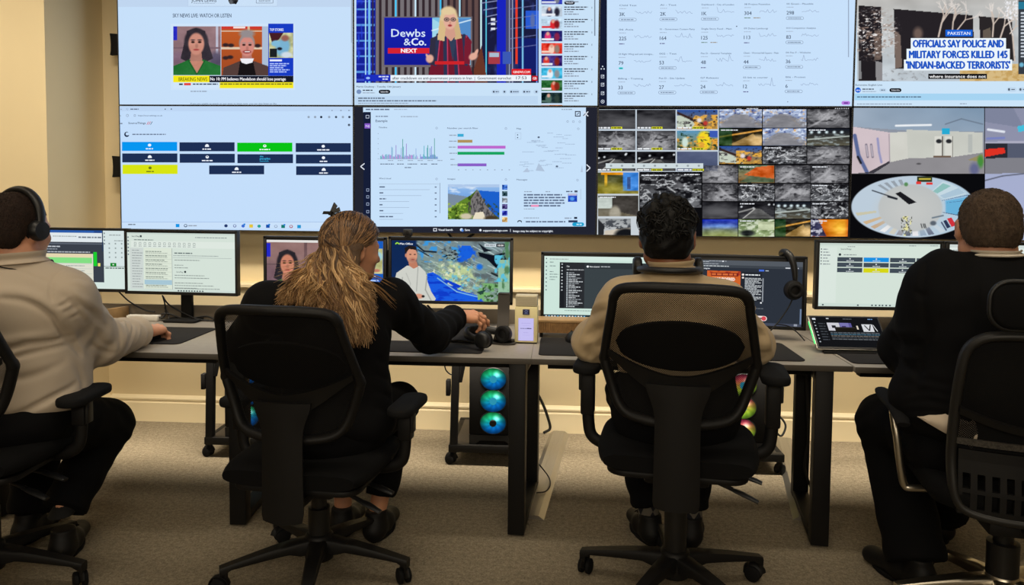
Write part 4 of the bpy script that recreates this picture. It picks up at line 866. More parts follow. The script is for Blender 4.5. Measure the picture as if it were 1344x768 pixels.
# ================================================================ desks
DZ = 0.678
m_top = mat('grey_laminate', (150, 143, 133), 0.42, noise=(40, 0.05))
m_edge = mat('dark_edge_band', (74, 68, 60), 0.6)
m_back = mat('grey_fabric_panel', (128, 118, 104), 0.9)
m_oak = mat('pale_wood', (160, 128, 86), 0.55, noise=(18, 0.15))
m_alu = mat('aluminium', (176, 172, 164), 0.38, metal=0.9)
m_rub = mat('black_rubber', (18, 18, 19), 0.85, spec=0.2)
m_cab = mat('black_cable', (10, 10, 11), 0.6)
m_padm = mat('dark_mat_cloth', (38, 37, 38), 0.9, spec=0.2, bump=(300, 0.2, 0.001))
m_white = mat('white_plastic', (216, 212, 204), 0.5)
def leg_frame(t, xf, yf, xb, yb, top):
    """square steel loop: two uprights, a floor bar and a bar under the top"""
    mb = MB(); s = 0.031
    d = Vector((xb - xf, yb - yf, 0)); a = math.atan2(d.x, d.y)
    M = T(xf, yf, 0) @ Matrix.Rotation(-a, 4, 'Z'); L = d.length
    mb.box(-s, s, -0.02, 0.04, 0.006, top, 0.003, M); mb.box(-s, s, L - 0.04, L + 0.02, 0.006, top, 0.003, M)
    mb.box(-s + 0.001, s - 0.001, 0.03, L - 0.03, 0.008, 0.04, 0.002, M); mb.box(-s + 0.001, s - 0.001, 0.03, L - 0.03, top - 0.045, top - 0.001, 0.002, M)
    f = mb.build('leg', m_steel_blk, t)
    for y in (0.01, L - 0.01): MB().lathe([(0.012, 0), (0.014, 0.002), (0.014, 0.006), (0.008, 0.008)], 12, M @ T(0, y, 0)).build('foot_glide', m_rub, f)
def desk(x0, x1, y0, y1, label, legs, wing=False):
    t = thing('desk', ((x0 + x1) / 2, y0, 0), label, 'desk', 'desks in a row'); ox, oy = t.location.x, t.location.y
    MB().box(x0 - ox, x1 - ox, 0.0015, y1 - y0, DZ - 0.0215, DZ, 0.0015).build('tabletop', m_top, t)
    MB().box(x0 - ox, x1 - ox, -0.0015, 0.0013, DZ - 0.0215, DZ - 0.001, 0.0006).build('edge_band', m_edge, t)
    bk = MB().box(x0 - ox, x1 - ox, y1 - y0 + 0.001, y1 - y0 + 0.016, DZ - 0.02, DZ + 0.066, 0.002)
    bk.build('back_panel', m_back, t)
    if wing:
        M = T(-2.035 - ox, y1 - y0 - 0.002, 0) @ RZ(-22)
        MB().box(-0.008, 0.008, -0.26, 0.0, DZ + 0.0005, DZ + 0.058, 0.002, M).build('side_panel', m_oak, t)
    mb = MB()
    mb.box(x0 + 0.06 - ox, x1 - 0.06 - ox, 0.11, 0.15, DZ - 0.062, DZ - 0.0225, 0.002); mb.box(x0 + 0.06 - ox, x1 - 0.06 - ox, 0.42, 0.46, DZ - 0.062, DZ - 0.0225, 0.002)
    mb.build('under_rail', m_steel_blk, t)
    for (a, b, c, d) in legs: leg_frame(t, a - ox, b - oy, c - ox, d - oy, DZ - 0.0225)
    return t
desk(-2.24, -1.268, 2.745, 3.46, 'grey desk with a tan side panel, under the man in headphones', [(-2.19, 2.79, -2.18, 3.26)], True)
desk(-1.264, -0.1002, 2.788, 3.51, 'grey desk where the long haired woman sits, black looped steel legs', [(-1.222, 2.81, -1.245, 3.27), (-0.150, 2.812, -0.112, 3.28)])
desk(-0.0998, 1.060, 2.788, 3.51, 'grey desk of the man in the pale shirt, carrying a wooden riser', [(0.968, 2.816, 1.035, 3.27)])
desk(1.064, 2.26, 2.776, 3.50, 'grey desk with a tilted touch tablet, beside the man in the dark suit', [(2.2, 2.80, 2.2, 3.26)])

# ---------------------------------------------------------------- monitors
def monitor(xc, y, zc, w, h, label, cv, rz=0, tilt=0, stand='column', bezel=0.011, curve=None):
    t = thing('computer_monitor', (xc, y, DZ + 0.0006), label, 'monitor', 'monitors on the desks', R(rz))
    M = T(0, 0, zc - DZ) @ RX(-tilt)
    mb = MB(); W, H = w / 2, h / 2
    mb.box(-W, W, 0.002, 0.030, -H, H, 0.003, M); mb.box(-W * 0.6, W * 0.6, 0.028, 0.052, -H * 0.6, H * 0.6, 0.01, M)
    b = bezel
    for (a, c, d, e) in ((-W, W, H - b, H), (-W, W, -H, -H + b * 1.3), (-W, -W + b, -H, H), (W - b, W, -H, H)): mb.box(a, c, -0.003, 0.004, d, e, 0.001, M)
    mb.build('housing', m_blk, t)
    o = cv.build('picture', t); o.matrix_local = M @ T(0, 0.0014, -H + b * 1.3)
    if stand == 'column':
        s = MB(); s.box(-0.026, 0.026, 0.040, 0.066, 0.006, zc - DZ, 0.005); s.box(-0.05, 0.05, 0.04, 0.06, zc - DZ - 0.05, zc - DZ + 0.05, 0.004)
        s.build('stand_column', m_blk_matte, t)
        MB().prism(rrect(0.16, 0.10, 0.02, 4, 0, 0.018), 0.0, 0.010, bev=0.002).build('stand_base', m_blk_matte, t)
    elif stand is not None:
        s = MB(); s.box(-0.05, 0.05, 0.05, 0.062, zc - DZ - 0.05, zc - DZ + 0.05, 0.004)
        s.tube([(0, 0.062, zc - DZ), (stand * 0.5, 0.10, zc - DZ), (stand, 0.105, zc - DZ)], 0.014, 10)
        s.build('support_arm', m_blk_matte, t)
    return t
def mon_canvas(x0, y0, x1, y1, w, h, b=0.011): return Canvas(x0, y0, x1, y1, w - 2 * b, h - 2.3 * b)
def dual_pole(x, y, label):
    t = thing('monitor_pole', (x, y, DZ + 0.0006), label, 'stand')
    MB().tube([(0, 0, 0.01), (0, 0, 0.34)], 0.018, 14).build('pole', m_blk_matte, t)
    MB().prism(rrect(0.12, 0.09, 0.015), 0, 0.012, bev=0.002).build('base', m_blk_matte, t)
MW = (214, 230, 224)  # greenish white of the desk monitors
MG = (150, 160, 160)
# far left monitor: spreadsheet and keypad
cv = mon_canvas(13, 302.5, 162.5, 379.5, 0.54, 0.298); cv.base(MW)
cv.rect(13, 302.5, 129, 305.8, (44, 92, 170)); cv.rect(13, 305.8, 129, 318, (224, 232, 236)); cv.rect(13, 318, 131, 371, (58, 64, 74)); cv.rect(129, 302.5, 130.4, 330, (40, 60, 90), 2); cv.rect(13, 319.5, 129, 321, (96, 104, 116), 2); cv.rect(60, 333.5, 116, 372, (222, 222, 206), 2)
cv.bars(60, 310, 34, 1.1, MG, 2); cv.bars(96, 310.6, 32, 2, (120, 130, 140), 2); cv.rect(118, 303.4, 128, 305.2, (30, 60, 120), 3)
cv.bars(52, 323.4, 18, 1.6, (190, 196, 204), 3); cv.bars(50, 327, 16, 1.2, (150, 158, 168), 3); cv.bars(52, 330.6, 60, 1.4, (180, 186, 194), 3)
cv.rect(13, 333.5, 114.5, 338.6, (228, 214, 176), 3); cv.rect(13, 338.6, 114.5, 346, (132, 222, 132), 3)
for k in range(4): cv.rect(13, 346.4 + k * 6.6, 114.5, 347 + k * 6.6, (190, 200, 192), 3); cv.bars(78, 349 + k * 6.6, 26, 1, MG, 3)
cv.rect(116.6, 331, 121.4, 349.5, (28, 206, 46), 3); cv.rect(122.6, 345.6, 126, 349.8, (238, 226, 120), 3)
cv.rect(131, 302.5, 163, 349.4, (214, 228, 228)); cv.rect(131, 349.4, 163, 350, (90, 100, 104), 2)
for k in range(4): cv.bars(131.6, 305 + k * 4.6, 1.4, 2, (90, 100, 110), 2)
cv.bars(139, 307.6, 16, 1.2, MG, 2); cv.bars(146, 315, 12, 1.2, MG, 2)
for r in range(4):
    for c in range(3): cv.rect(138 + c * 8.6, 318.5 + r * 6, 140 + c * 8.6, 320.5 + r * 6, (150, 162, 162), 2)
cv.rect(140, 345, 148.4, 349.6, (16, 132, 40), 3); cv.rect(143, 346.6, 145.4, 348, (225, 240, 225), 4); cv.bars(133, 351.2, 26, 1.4, (90, 100, 104), 2)
monitor(-2.275, 3.42, 0.955, 0.54, 0.298, 'desk monitor with a green striped table and keypad, behind the man in headphones', cv, 0, 0, 0.2)
# second: mail page
cv = mon_canvas(170.5, 303.5, 314.5, 382, 0.542, 0.296); cv.base((213, 226, 216))
cv.rect(170, 303, 316, 305.5, (200, 214, 206)); cv.text('SourceThings', 177, 309.4, 2.0, (70, 80, 84), 187.5); cv.rect(188, 307, 190.5, 309.8, (60, 70, 74), 2); cv.bars(262, 308.4, 42, 1.2, MG); cv.bars(180, 312.6, 26, 1.2, (120, 132, 130)); cv.rect(176, 314.6, 316, 323.4, (222, 232, 224), 1)
for k in range(13): cv.frame(180 + k * 6.6, 316.4, 183 + k * 6.6, 320, 0.5, (136, 148, 146), 2); cv.bars(179.5 + k * 6.6, 321.2, 4, 0.9, MG)
for k in range(6): cv.rect(171.2, 309 + k * 4.6, 172.8, 310.8 + k * 4.6, (90, 100, 120), 2)
cv.rect(174, 324, 192, 382, (205, 214, 210), 1); cv.rect(193, 324, 230.6, 382, (220, 230, 214), 1); cv.rect(230.6, 324, 231.2, 382, MG, 2)
for k in range(15): cv.bars(177, 326.8 + k * 3.5, 10 + (k * 5) % 6, 1, (150, 158, 158))
for k in range(9): cv.bars(195, 328 + k * 5.7, 22 + (k * 7) % 10, 1.1, (124, 136, 128)); cv.bars(195, 330.2 + k * 5.7, 30, 0.9, (160, 170, 160)); cv.rect(194, 332.8 + k * 5.7, 230, 333.1 + k * 5.7, (178, 188, 176), 2)
cv.rect(193.4, 366.6, 230.4, 373, (166, 198, 212), 3)
cv.bars(234, 329.4, 24, 1.6, (110, 122, 122)); cv.bars(232.5, 333, 60, 0.9, MG); cv.rect(232, 336, 310, 336.4, MG, 2); cv.text('SourceThings', 236.5, 356.2, 1.8, (70, 80, 80), 245.5); cv.rect(247, 353.8, 249.4, 356.4, (40, 50, 54), 2)
for k, w in enumerate((34, 0, 12, 18, 0, 0, 40, 46, 0, 38, 52, 30)): 
    if w: cv.bars(234, 339 + k * 3.4, w, 1, (140, 150, 146))
cv.bars(234, 377, 60, 1, (140, 150, 146)); cv.rect(170, 379, 316, 382, (206, 220, 212), 3)
for k in range(10): cv.rect(238 + k * 3.6, 379.8, 240 + k * 3.6, 381.4, (60, 70, 74), 4)
monitor(-1.737, 3.385, 0.953, 0.545, 0.300, 'desk monitor with a pale mail page, on a black column stand left of the woman', cv, -2.2, 0, 'column')
# third: news close-up behind the woman
cv = mon_canvas(349, 314.5, 506, 391, 0.565, 0.30); cv.base((226, 224, 220))
im = Img(349, 317.5, 474, 391, 0.8).grad((150, 116, 112), (120, 96, 98)); im.rect(349, 319, 354.5, 336, (36, 42, 196)); im.ell(352, 360, 12, 16, (124, 96, 104), .4); im.rect(400, 317, 404, 391, (110, 84, 86)); im.rect(349, 345, 365, 346.5, (108, 86, 90))
bust(im, 377, 345, 9.6, (46, 42, 48), (212, 138, 112), (48, 104, 62), True); im.noise(.08, .1, 12, 3)
cv.raster(im, 1)
cv.rect(474, 314.5, 506.5, 391, (26, 92, 190), 1); cv.bars(488, 319.4, 6, 2, (210, 225, 250), 2)
im = Img(474, 324, 505.5, 356, 0.7, (196, 196, 140)).noise(.12, .15, 50, 3); im.poly([(474, 324), (500, 324), (496, 330), (482, 332)], (40, 36, 50)); im.ell(492, 336, 7, 9, (140, 190, 204), .2, 20); im.ell(499, 334, 6, 6, (160, 206, 214), .2); im.ell(488, 327, 3, 2.4, (196, 140, 120), .3); im.ell(489, 345, 7, 5, (120, 176, 194), .2); im.ell(497, 352, 5, 2, (190, 120, 100), .3)
cv.raster(im, 2); cv.bars(476, 359, 20, 2, (210, 225, 250), 2)
for k in range(3): cv.bars(476, 364 + k * 4, 24, 1.8, (180, 205, 250), 2)
cv.rect(349, 385, 506, 391, (240, 226, 30), 3)
monitor(-1.075, 3.42, 0.925, 0.572, 0.306, 'desk monitor with a news close-up, half hidden behind the woman with long hair', cv, 0, 0, 0.287)
# fourth: weather map
cv = mon_canvas(512.5, 316, 670, 396.5, 0.562, 0.298); cv.base((14, 30, 64))
im = Img(512.5, 316, 670, 396.5, 0.55).grad((120, 140, 146), (128, 152, 140))
im.mask_noise(.06, .16, .5, 5, (92, 104, 108), 2); rr = random.Random(5)
for k in range(150):
    a, b = rr.uniform(540, 672), rr.uniform(314, 392); L = rr.uniform(5, 15); im.line([(a, b), (a + L, b + L * rr.uniform(.35, .6))], rr.uniform(.3, .9), rr.choice(((176, 198, 200), (206, 224, 220), (96, 110, 112), (150, 176, 184))), .4)
im.mask_noise(.16, .2, .56, 9, (60, 150, 220), 6, (im.Y < 345) * (im.X < 606) * .9); im.mask_noise(.12, .15, .52, 9, (188, 206, 150), 11, np.exp(-((im.X - 598) / 26) ** 2 - ((im.Y - 372) / 22) ** 2) * 1.4); im.mask_noise(.25, .25, .55, 9, (110, 186, 206), 13, np.exp(-((im.X - 606) / 26) ** 2 - ((im.Y - 370) / 20) ** 2) * 1.3); im.mask_noise(.3, .3, .56, 9, (220, 226, 190), 14, np.exp(-((im.X - 590) / 24) ** 2 - ((im.Y - 368) / 20) ** 2) * 1.3)
im.poly([(606, 322), (618, 322), (622, 330), (618, 338), (611, 341), (603, 334)], (24, 96, 222)); im.ell(605, 341, 5, 3, (24, 96, 222), .3); im.ell(630, 350, 4, 4, (30, 110, 220), .4); im.mask_noise(.2, .2, .55, 8, (22, 90, 220), 17, np.exp(-((im.X - 612) / 12) ** 2 - ((im.Y - 331) / 11) ** 2) * 1.3)
im.poly([(628, 330), (648, 334), (664, 330), (660, 340), (664, 356), (650, 350), (640, 340), (630, 336)], (14, 18, 30)); im.poly([(628, 318), (640, 326), (648, 328), (636, 330)], (20, 26, 36)); im.poly([(660, 328), (666, 340), (670, 352), (664, 356)], (18, 22, 30)); im.line([(646, 358), (655, 362)], 2, (20, 26, 30)); im.mask_noise(.3, .5, .55, 9, (16, 20, 30), 19, np.exp(-((im.X - 592) / 9) ** 2 - ((im.Y - 334) / 8) ** 2) * 1.5)
im.line([(546, 322), (556, 330), (572, 331)], 2, (20, 26, 36)); im.line([(548, 328), (562, 336)], 1.4, (30, 36, 46))
im.poly([(560, 360), (568, 358), (578, 364), (588, 374), (604, 382), (626, 388), (636, 397), (560, 397)], (26, 92, 224)); im.mask_noise(.1, .3, .5, 8, (16, 60, 200), 21, (im.Y > 360 + np.clip(im.X - 568, 0, 90) * .42) * (im.X > 561) * (im.X < 634) * .9); im.line([(574, 366), (600, 384), (630, 391)], 1.2, (150, 206, 226))
im.mask_noise(.14, .2, .46, 6, (120, 176, 110), 23, ((im.X > 628) & (im.Y > 372)) * 1.0); im.mask_noise(.3, .3, .55, 8, (46, 84, 40), 25, ((im.X > 634) & (im.Y > 372)) * 1.0); im.rect(655, 340, 670, 397, (150, 190, 160)); im.mask_noise(.2, .16, .5, 8, (90, 190, 220), 27, ((im.X > 650) & (im.Y > 334) & (im.Y < 370)) * 1.0); im.mask_noise(.2, .1, .5, 6, (84, 130, 90), 28, (im.X > 660) * 1.0); im.poly([(626, 384), (640, 380), (632, 388)], (40, 70, 64))
im.mix(np.clip((546 - im.X) / 3 + .5, 0, 1), (16, 40, 84)); im.mix(np.clip((546 - im.X) / 3 + .5, 0, 1) * np.clip((im.Y - 350) / 40, 0, 1) * .5, (24, 60, 120))
# presenter
im.poly([(515, 397), (515, 378), (519, 360), (533, 350), (550, 350), (558, 358), (561, 372), (566, 385), (572, 394), (570, 397)], (206, 208, 200)); im.line([(527, 366), (526, 397)], 1, (150, 152, 148)); im.line([(548, 352), (546, 384)], .8, (150, 152, 148)); im.line([(560, 364), (558, 382), (566, 397)], 1.2, (150, 152, 146)); im.line([(532, 360), (538, 374), (534, 388)], .9, (176, 178, 172)); im.line([(519, 372), (524, 390)], .9, (166, 168, 164)); im.ell(549, 391, 6, 3.4, (214, 150, 124), .2); im.ell(555, 391, 2, 1.6, (24, 22, 24), .3)
im.poly([(535, 344), (546, 344), (548, 351), (542, 354), (536, 350)], (190, 124, 98)); im.ell(539.6, 336, 7.4, 10.2, (214, 150, 122), .08); im.ell(531.8, 336, 1.4, 2.6, (200, 132, 106), .2); im.poly([(530.6, 334), (530, 326), (536, 322.6), (545, 324), (547.4, 332), (545.6, 328.6), (536, 327.4), (533, 331)], (34, 28, 28)); im.ell(540.6, 342.6, 5, 3.2, (176, 122, 102), .5)
for e in (537.6, 543.6): im.ell(e, 334.6, 1.5, .7, (50, 36, 34), .3)
im.ell(541, 341.6, 2.2, .7, (150, 70, 66), .3)
im.mix(((im.X < 541) & (im.Y > 392) & (im.X < 536)) * 0.0, (0, 0, 0))
cv.raster(im, 1)
cv.line([(517.6, 321), (520, 318.8), (522.6, 321)], 1.6, (160, 220, 60), 3); cv.text('Met Office', 523.6, 321.6, 2.5, (240, 244, 250), 541, 3, 1.2); cv.rect(636.5, 319, 651.6, 322.8, (206, 216, 222), 3); cv.bars(638, 320.2, 12, 1.2, (120, 130, 136), 4); cv.rect(652.4, 318.6, 663, 323, (20, 22, 30), 3); cv.text('18:00', 654, 322, 2.4, (245, 245, 245), 661.6, 4, 1)
cv.rect(668.6, 393.6, 670, 396.4, (235, 240, 245), 3)
monitor(-0.494, 3.42, 0.931, 0.568, 0.304, 'desk monitor with a bright weather map and presenter, right of the woman', cv, 0, 0, -0.287)
dual_pole(-0.786, 3.458, 'black monitor pole behind the woman, between the news and weather monitors')
# fifth: pale page with dark chat window on the wooden riser
cv = mon_canvas(712, 335.5, 874, 418.5, 0.565, 0.298); cv.base((205, 229, 219))
cv.rect(712, 335, 875, 340, (214, 234, 226)); cv.bars(719, 338.8, 24, 1, MG)
for k in range(9): cv.rect(714, 338 + k * 5.2, 715.4, 339.6 + k * 5.2, (80, 100, 110), 2)
for a, b, w in ((719, 343, 5), (727, 343, 4), (720, 348, 8), (719, 355.6, 5), (719, 359, 11), (719, 362.6, 10), (719, 366, 7)): cv.bars(719, b, w, 1, (120, 140, 138))
cv.rect(732, 343.4, 860, 404.5, (58, 66, 70), 2); cv.rect(732, 343.4, 764, 404.5, (42, 44, 48), 3); cv.rect(732, 343.4, 738, 404.5, (30, 32, 36), 4); cv.rect(764, 343.4, 860, 351.5, (48, 54, 58), 3)
for k in range(9): cv.rect(734, 345 + k * 4.3, 736, 346.8 + k * 4.3, (170, 176, 180), 5)
cv.text('Chat', 741, 349.6, 2, (220, 224, 228), 744.6, 5, .6); cv.bars(741, 352.6, 22, 1.2, (176, 180, 184), 5)
for k in range(20):
    y = 356.4 + k * 2.36; cv.rect(741, y, 742.6, y + 1.6, (190, 200, 206), 5); cv.bars(743.8, y + .2, 7 + (k * 7) % 12, 1.2, (200, 206, 210) if k % 3 else (140, 146, 150), 5)
cv.ell(768, 348.6, 1.5, 1.4, (240, 244, 248), 5, 12); cv.text('New channel', 770.6, 349.6, 1.9, (236, 240, 244), 783, 5, .8); cv.bars(785, 348, 12, 1.2, (176, 182, 186), 5)
cv.bars(739, 407, 40, 1, (140, 160, 156)); cv.rect(712, 413, 875, 418.5, (40, 56, 62), 2)
for k in range(14): cv.rect(714 + k * 3.8, 414.4, 716.2 + k * 3.8, 416.8, ((220, 230, 236), (120, 190, 230), (230, 236, 240))[k % 3], 3)
monitor(0.206, 3.3, 0.880, 0.572, 0.304, 'desk monitor with a dark chat window, standing behind the wooden riser', cv, 0, 0, 'column')
# sixth: dark browser with orange poster
cv = mon_canvas(880, 337, 1041, 424, 0.55, 0.298); cv.base((44, 50, 60))
cv.rect(880, 337, 1042, 343.5, (84, 90, 98)); cv.rect(880, 343.5, 1042, 347, (62, 68, 76)); cv.bars(903, 338.6, 22, 1.2, (170, 176, 182)); cv.bars(903, 341.6, 34, 1.2, (150, 156, 164)); cv.bars(902, 344.4, 48, 1.3, (190, 196, 200)); cv.bars(925, 337.6, 22, 1.2, (150, 156, 164)); cv.ell(942.6, 338.4, 1, 1, (240, 244, 248), 3, 8); cv.bars(1020, 344.8, 16, 1.4, (210, 214, 220))
cv.text('Instagram', 917.6, 349.4, 1.9, (236, 240, 244), 926.4, 3, .8); cv.rect(987.6, 348.4, 994, 350.8, (70, 110, 220), 2); cv.bars(995.6, 349.2, 4, 1.2, (180, 190, 200))
im = Img(923, 351.4, 965, 388, 0.6).grad((206, 96, 44), (216, 108, 40)); im.mask_noise(.2, .3, .55, 5, (150, 40, 34), 5, (im.Y < 362) * 1.0); cv.raster(im, 2)
cv.rect(928, 354, 962, 358.6, (120, 34, 30), 3); cv.bars(929, 355, 32, 2.4, (214, 110, 60), 4); cv.rect(929.6, 359, 957.6, 363.4, (224, 120, 60), 3); cv.text('94 MURDERED', 930, 364.6, 4.0, (250, 246, 240), 958, 5, 1.4); cv.text('SINCE OCTOBER 2023', 929.4, 369.6, 3.2, (250, 246, 240), 957.6, 5, 1.2)
cv.rect(965.4, 352, 991.6, 392, (36, 40, 48), 2); cv.ell(968, 355.8, 1.6, 1.5, (236, 226, 220), 3, 12); cv.ell(968, 360, 1.4, 1.3, (236, 226, 220), 3, 12); cv.bars(971, 355.2, 18, 1.4, (236, 240, 244), 3)
for k in range(16): cv.bars(970.5, 360 + k * 1.95, (20, 21, 17, 20, 12, 21, 20, 15)[k % 8], 1.15, (190, 196, 200), 3)
cv.rect(992.2, 360, 993.6, 392, (150, 156, 164), 3); cv.ell(976, 393.6, .9, .9, (230, 234, 238), 3, 8); cv.ell(991, 393.4, 1.1, 1.1, (240, 244, 248), 3, 8); cv.bars(972, 398, 6, 1.2, (120, 126, 134), 3); cv.bars(982, 400.6, 12, 1.2, (100, 106, 114), 3)
cv.pill(984, 411, 999, 418, (240, 222, 218), 3); cv.ell(995, 414.4, 3, 3, (214, 70, 80), 4, 14); cv.bars(987, 413.4, 6, 2, (120, 90, 90), 4); cv.rect(880, 420.5, 1042, 424, (70, 76, 92), 2); cv.rect(1032, 420.5, 1036, 423.4, (150, 156, 170), 3); cv.rect(1039, 400, 1041, 421, (110, 130, 160), 2)
monitor(0.752, 3.27, 0.878, 0.565, 0.31, 'desk monitor with an orange poster on a dark page, headset on its corner', cv, -7, 0, 'column')
# seventh: tiles
cv = mon_canvas(1075, 319.5, 1235, 402.5, 0.53, 0.298); cv.base((212, 226, 216))
cv.rect(1075, 319, 1236, 322.4, (200, 214, 206)); cv.bars(1112, 323.4, 10, 1, MG); cv.bars(1194, 321.4, 9, 1.2, MG); cv.bars(1222, 321.2, 10, 1, MG); cv.rect(1075, 325, 1098, 398, (218, 230, 222), 1)
for k in range(6): cv.rect(1076.4, 326.6 + k * 3.9, 1077.8, 328.2 + k * 3.9, (70, 80, 90), 2); cv.bars(1079.6, 327 + k * 3.9, 6 + k % 3 * 2, 1.2, (130, 140, 144))
cv.text('SourceThings', 1103, 328, 1.9, (70, 80, 84), 1117, 2, .4); cv.ell(1102, 334.4, 1.7, 1.7, (40, 50, 56)); cv.bars(1107, 334, 17, 1.2, (140, 150, 150))
SLATE = (66, 76, 86)
for r in range(3):
    for c in range(4): tile2 = (1098.8 + c * 35.2, 337.8 + r * 7 + c * .1); col = ((SLATE, (26, 144, 226), SLATE, SLATE), (SLATE,) * 4, (SLATE, (214, 214, 22), SLATE, SLATE))[r][c]; cv.rect(tile2[0], tile2[1], tile2[0] + 33.6, tile2[1] + 5.8, col, 2); cv.ell(tile2[0] + 16.8, tile2[1] + 2, 1, .9, (225, 232, 236), 3, 8); cv.bars(tile2[0] + 12, tile2[1] + 4, 10, .9, (206, 214, 218), 3)
cv.rect(1075, 398.6, 1236, 402.5, (204, 220, 212), 2)
for a in (1080, 1127, 1146, 1151, 1156, 1160, 1165, 1170): cv.rect(a, 399.8, a + 2.2, 401.6, (60, 72, 80), 3)
monitor(1.370, 3.35, 0.948, 0.540, 0.300, 'desk monitor with slate, blue and yellow tiles, above the touch tablet', cv, 2, 0, 0.27)
cv = mon_canvas(1246, 318, 1408, 403, 0.53, 0.298); cv.base((224, 234, 228))
cv.rect(1246, 318, 1408, 322, (206, 216, 212)); cv.bars(1250, 325, 40, 1.2, MG)
for k in range(12): cv.bars(1252, 332 + k * 5.4, 60 + (k * 13) % 50, 1.2, (150, 160, 158))
monitor(1.918, 3.35, 0.948, 0.540, 0.300, 'desk monitor mostly hidden behind the head of the man in the dark suit', cv, -2, 0, -0.27)
dual_pole(1.645, 3.445, 'black monitor pole behind the left shoulder of the man in the dark suit')

# ---------------------------------------------------------------- things on the desks
t = thing('monitor_riser', (0.32, 3.19, DZ + 0.0006), 'long bamboo riser with a ribbed front under the chat window monitor', 'riser')
mb = MB().box(-0.412, 0.14, 0.0, 0.098, 0.064, 0.076, 0.002)
mb.build('top_board', m_oak, t)
mb = MB()
mb.box(-0.405, 0.135, 0.006, 0.012, 0.020, 0.0635)
for k in range(53): x = -0.402 + k * 0.01; mb.box(x, x + 0.0050, -0.0015, 0.0045, 0.022, 0.0625)
mb.build('ribbed_front', mat('ribbed_bamboo', (150, 112, 66), 0.6, noise=(60, 0.3)), t)
mb = MB()
for x in (-0.40, 0.12): MB().box(x, x + 0.012, 0.016, 0.092, 0.0, 0.0635).build('leg', m_blk_matte, t)
t = thing('wooden_block', (0.852, 3.25, DZ + 0.0006), 'small upright wooden block under the monitor with the orange poster', 'block')
MB().box(-0.014, 0.014, -0.03, 0.03, 0, 0.058, 0.002).build('block', m_oak, t)
# white strip and cables by the left column stand
t = thing('power_strip', (-1.925, 3.40, DZ + 0.0006), 'short white power strip at the back of the left desk', 'power strip')
MB().box(-0.075, 0.075, -0.018, 0.018, 0, 0.026, 0.004).build('casing', m_white, t)
mb = MB()
for k in range(3): mb.lathe([(0.013, 0.026), (0.013, 0.0268), (0.010, 0.0268), (0.010, 0.0262)], 16, T(-0.045 + k * 0.042, 0, 0))
mb.build('socket', m_white, t)
def cable(label, pts, r=0.0035, name='cable', n=40):
    o = MB().tube(bez(pts, n), r, 8).build(name, m_cab, smooth=60); return tag(o, label, 'cable')
def P(x, y, Y): return atY(x, y, Y)
cable('black cable sagging from the keypad monitor to the power strip', [P(156, 383, 3.44), P(170, 396, 3.43), P(190, 407, 3.42), P(203, 409.5, 3.41)])
cable('black cable arching from the mail monitor to the right along the desk', [P(213, 388, 3.49), P(222, 400, 3.44), P(245, 413, 3.42), P(262, 419.5, 3.41), P(290, 421.5, 3.40)])
cable('black cable lying in a loose coil beside the column stand', [P(212, 412, 3.40), P(222, 412, 3.41), P(240, 418, 3.42), P(256, 417, 3.42), P(272, 415.5, 3.42), P(284, 421, 3.40)])
cable('black cable dropping straight behind the column stand', [P(214, 390, 3.49), P(217, 402, 3.46), P(217, 412, 3.43), P(213, 417, 3.40), P(206, 416, 3.40)])
cable('thin cable hanging beside the pale mail monitor', [P(216, 404, 3.46), P(221, 412, 3.42), P(221, 419, 3.40), P(212, 421, 3.39)], 0.003)
def pad(x0, x1, y0, y1, label, r=0.03):
    o = MB().prism(rrect(x1 - x0, y1 - y0, r, 5, 0, 0), 0, 0.004, bev=0.0012).build('desk_mat', m_padm); o.location = ((x0 + x1) / 2, (y0 + y1) / 2, DZ + 0.0002)
    return tag(o, label, 'mat', 'dark mats on the desks')
pad(-1.86, -1.497, 2.89, 3.24, 'dark mat under the mouse hand of the man in headphones')
pad(-0.92, -0.29, 2.845, 3.05, 'dark mat under the outstretched arm of the woman', 0.02)
pad(-0.075, 0.26, 2.845, 3.185, 'dark mat with a black mouse, in front of the bamboo riser', 0.02)
pad(0.62, 0.915, 2.84, 3.18, 'dark mat right of the man in the pale shirt')
pad(1.075, 1.50, 2.825, 3.045, 'dark mat in front of the touch tablet', 0.02)
def mouse(x, y, rz, label):
    bm = bmesh.new(); bmesh.ops.create_uvsphere(bm, u_segments=24, v_segments=16, radius=1)
    for v in bm.verts:
        x_, y_, z_ = v.co; v.co = Vector((x_ * 0.032 * (1 - 0.12 * y_), y_ * 0.057, max(z_, -0.15) * (0.034 - 0.006 * y_)))
    t = thing('computer_mouse', (x, y, DZ + 0.0042), label, 'mouse', None, R(rz))
    MB().bm(bm, T(0, 0, 0.0055)).build('body', m_blk, t)
    MB().tube([(0, 0.028, 0.0335), (0, 0.046, 0.0275)], 0.005, 8).build('scroll_wheel', m_rub, t)
mouse(0.06, 3.12, 10, 'black mouse on the mat before the bamboo riser')
mouse(-1.66, 2.99, -20, 'black mouse under the hand of the man in headphones')
# curled mat by the woman's hand
Pg = []
for i in range(22):
    u = i / 21; x = -0.52 + 0.20 * u; row = []
    for j in range(10):
        v = j / 9; row.append((x + 0.02 * math.sin(v * 3), 3.04 + v * 0.21 - 0.03 * u, DZ + 0.0035 + 0.052 * math.sin(PI * min(1, u ** 1.6)) * (0.25 + 0.75 * v) ))
    Pg.append(row)
tag(MB().grid(Pg, 0.004).build('mouse_mat', m_padm), 'black mat humped up in the middle beside the headset stand', 'mat')
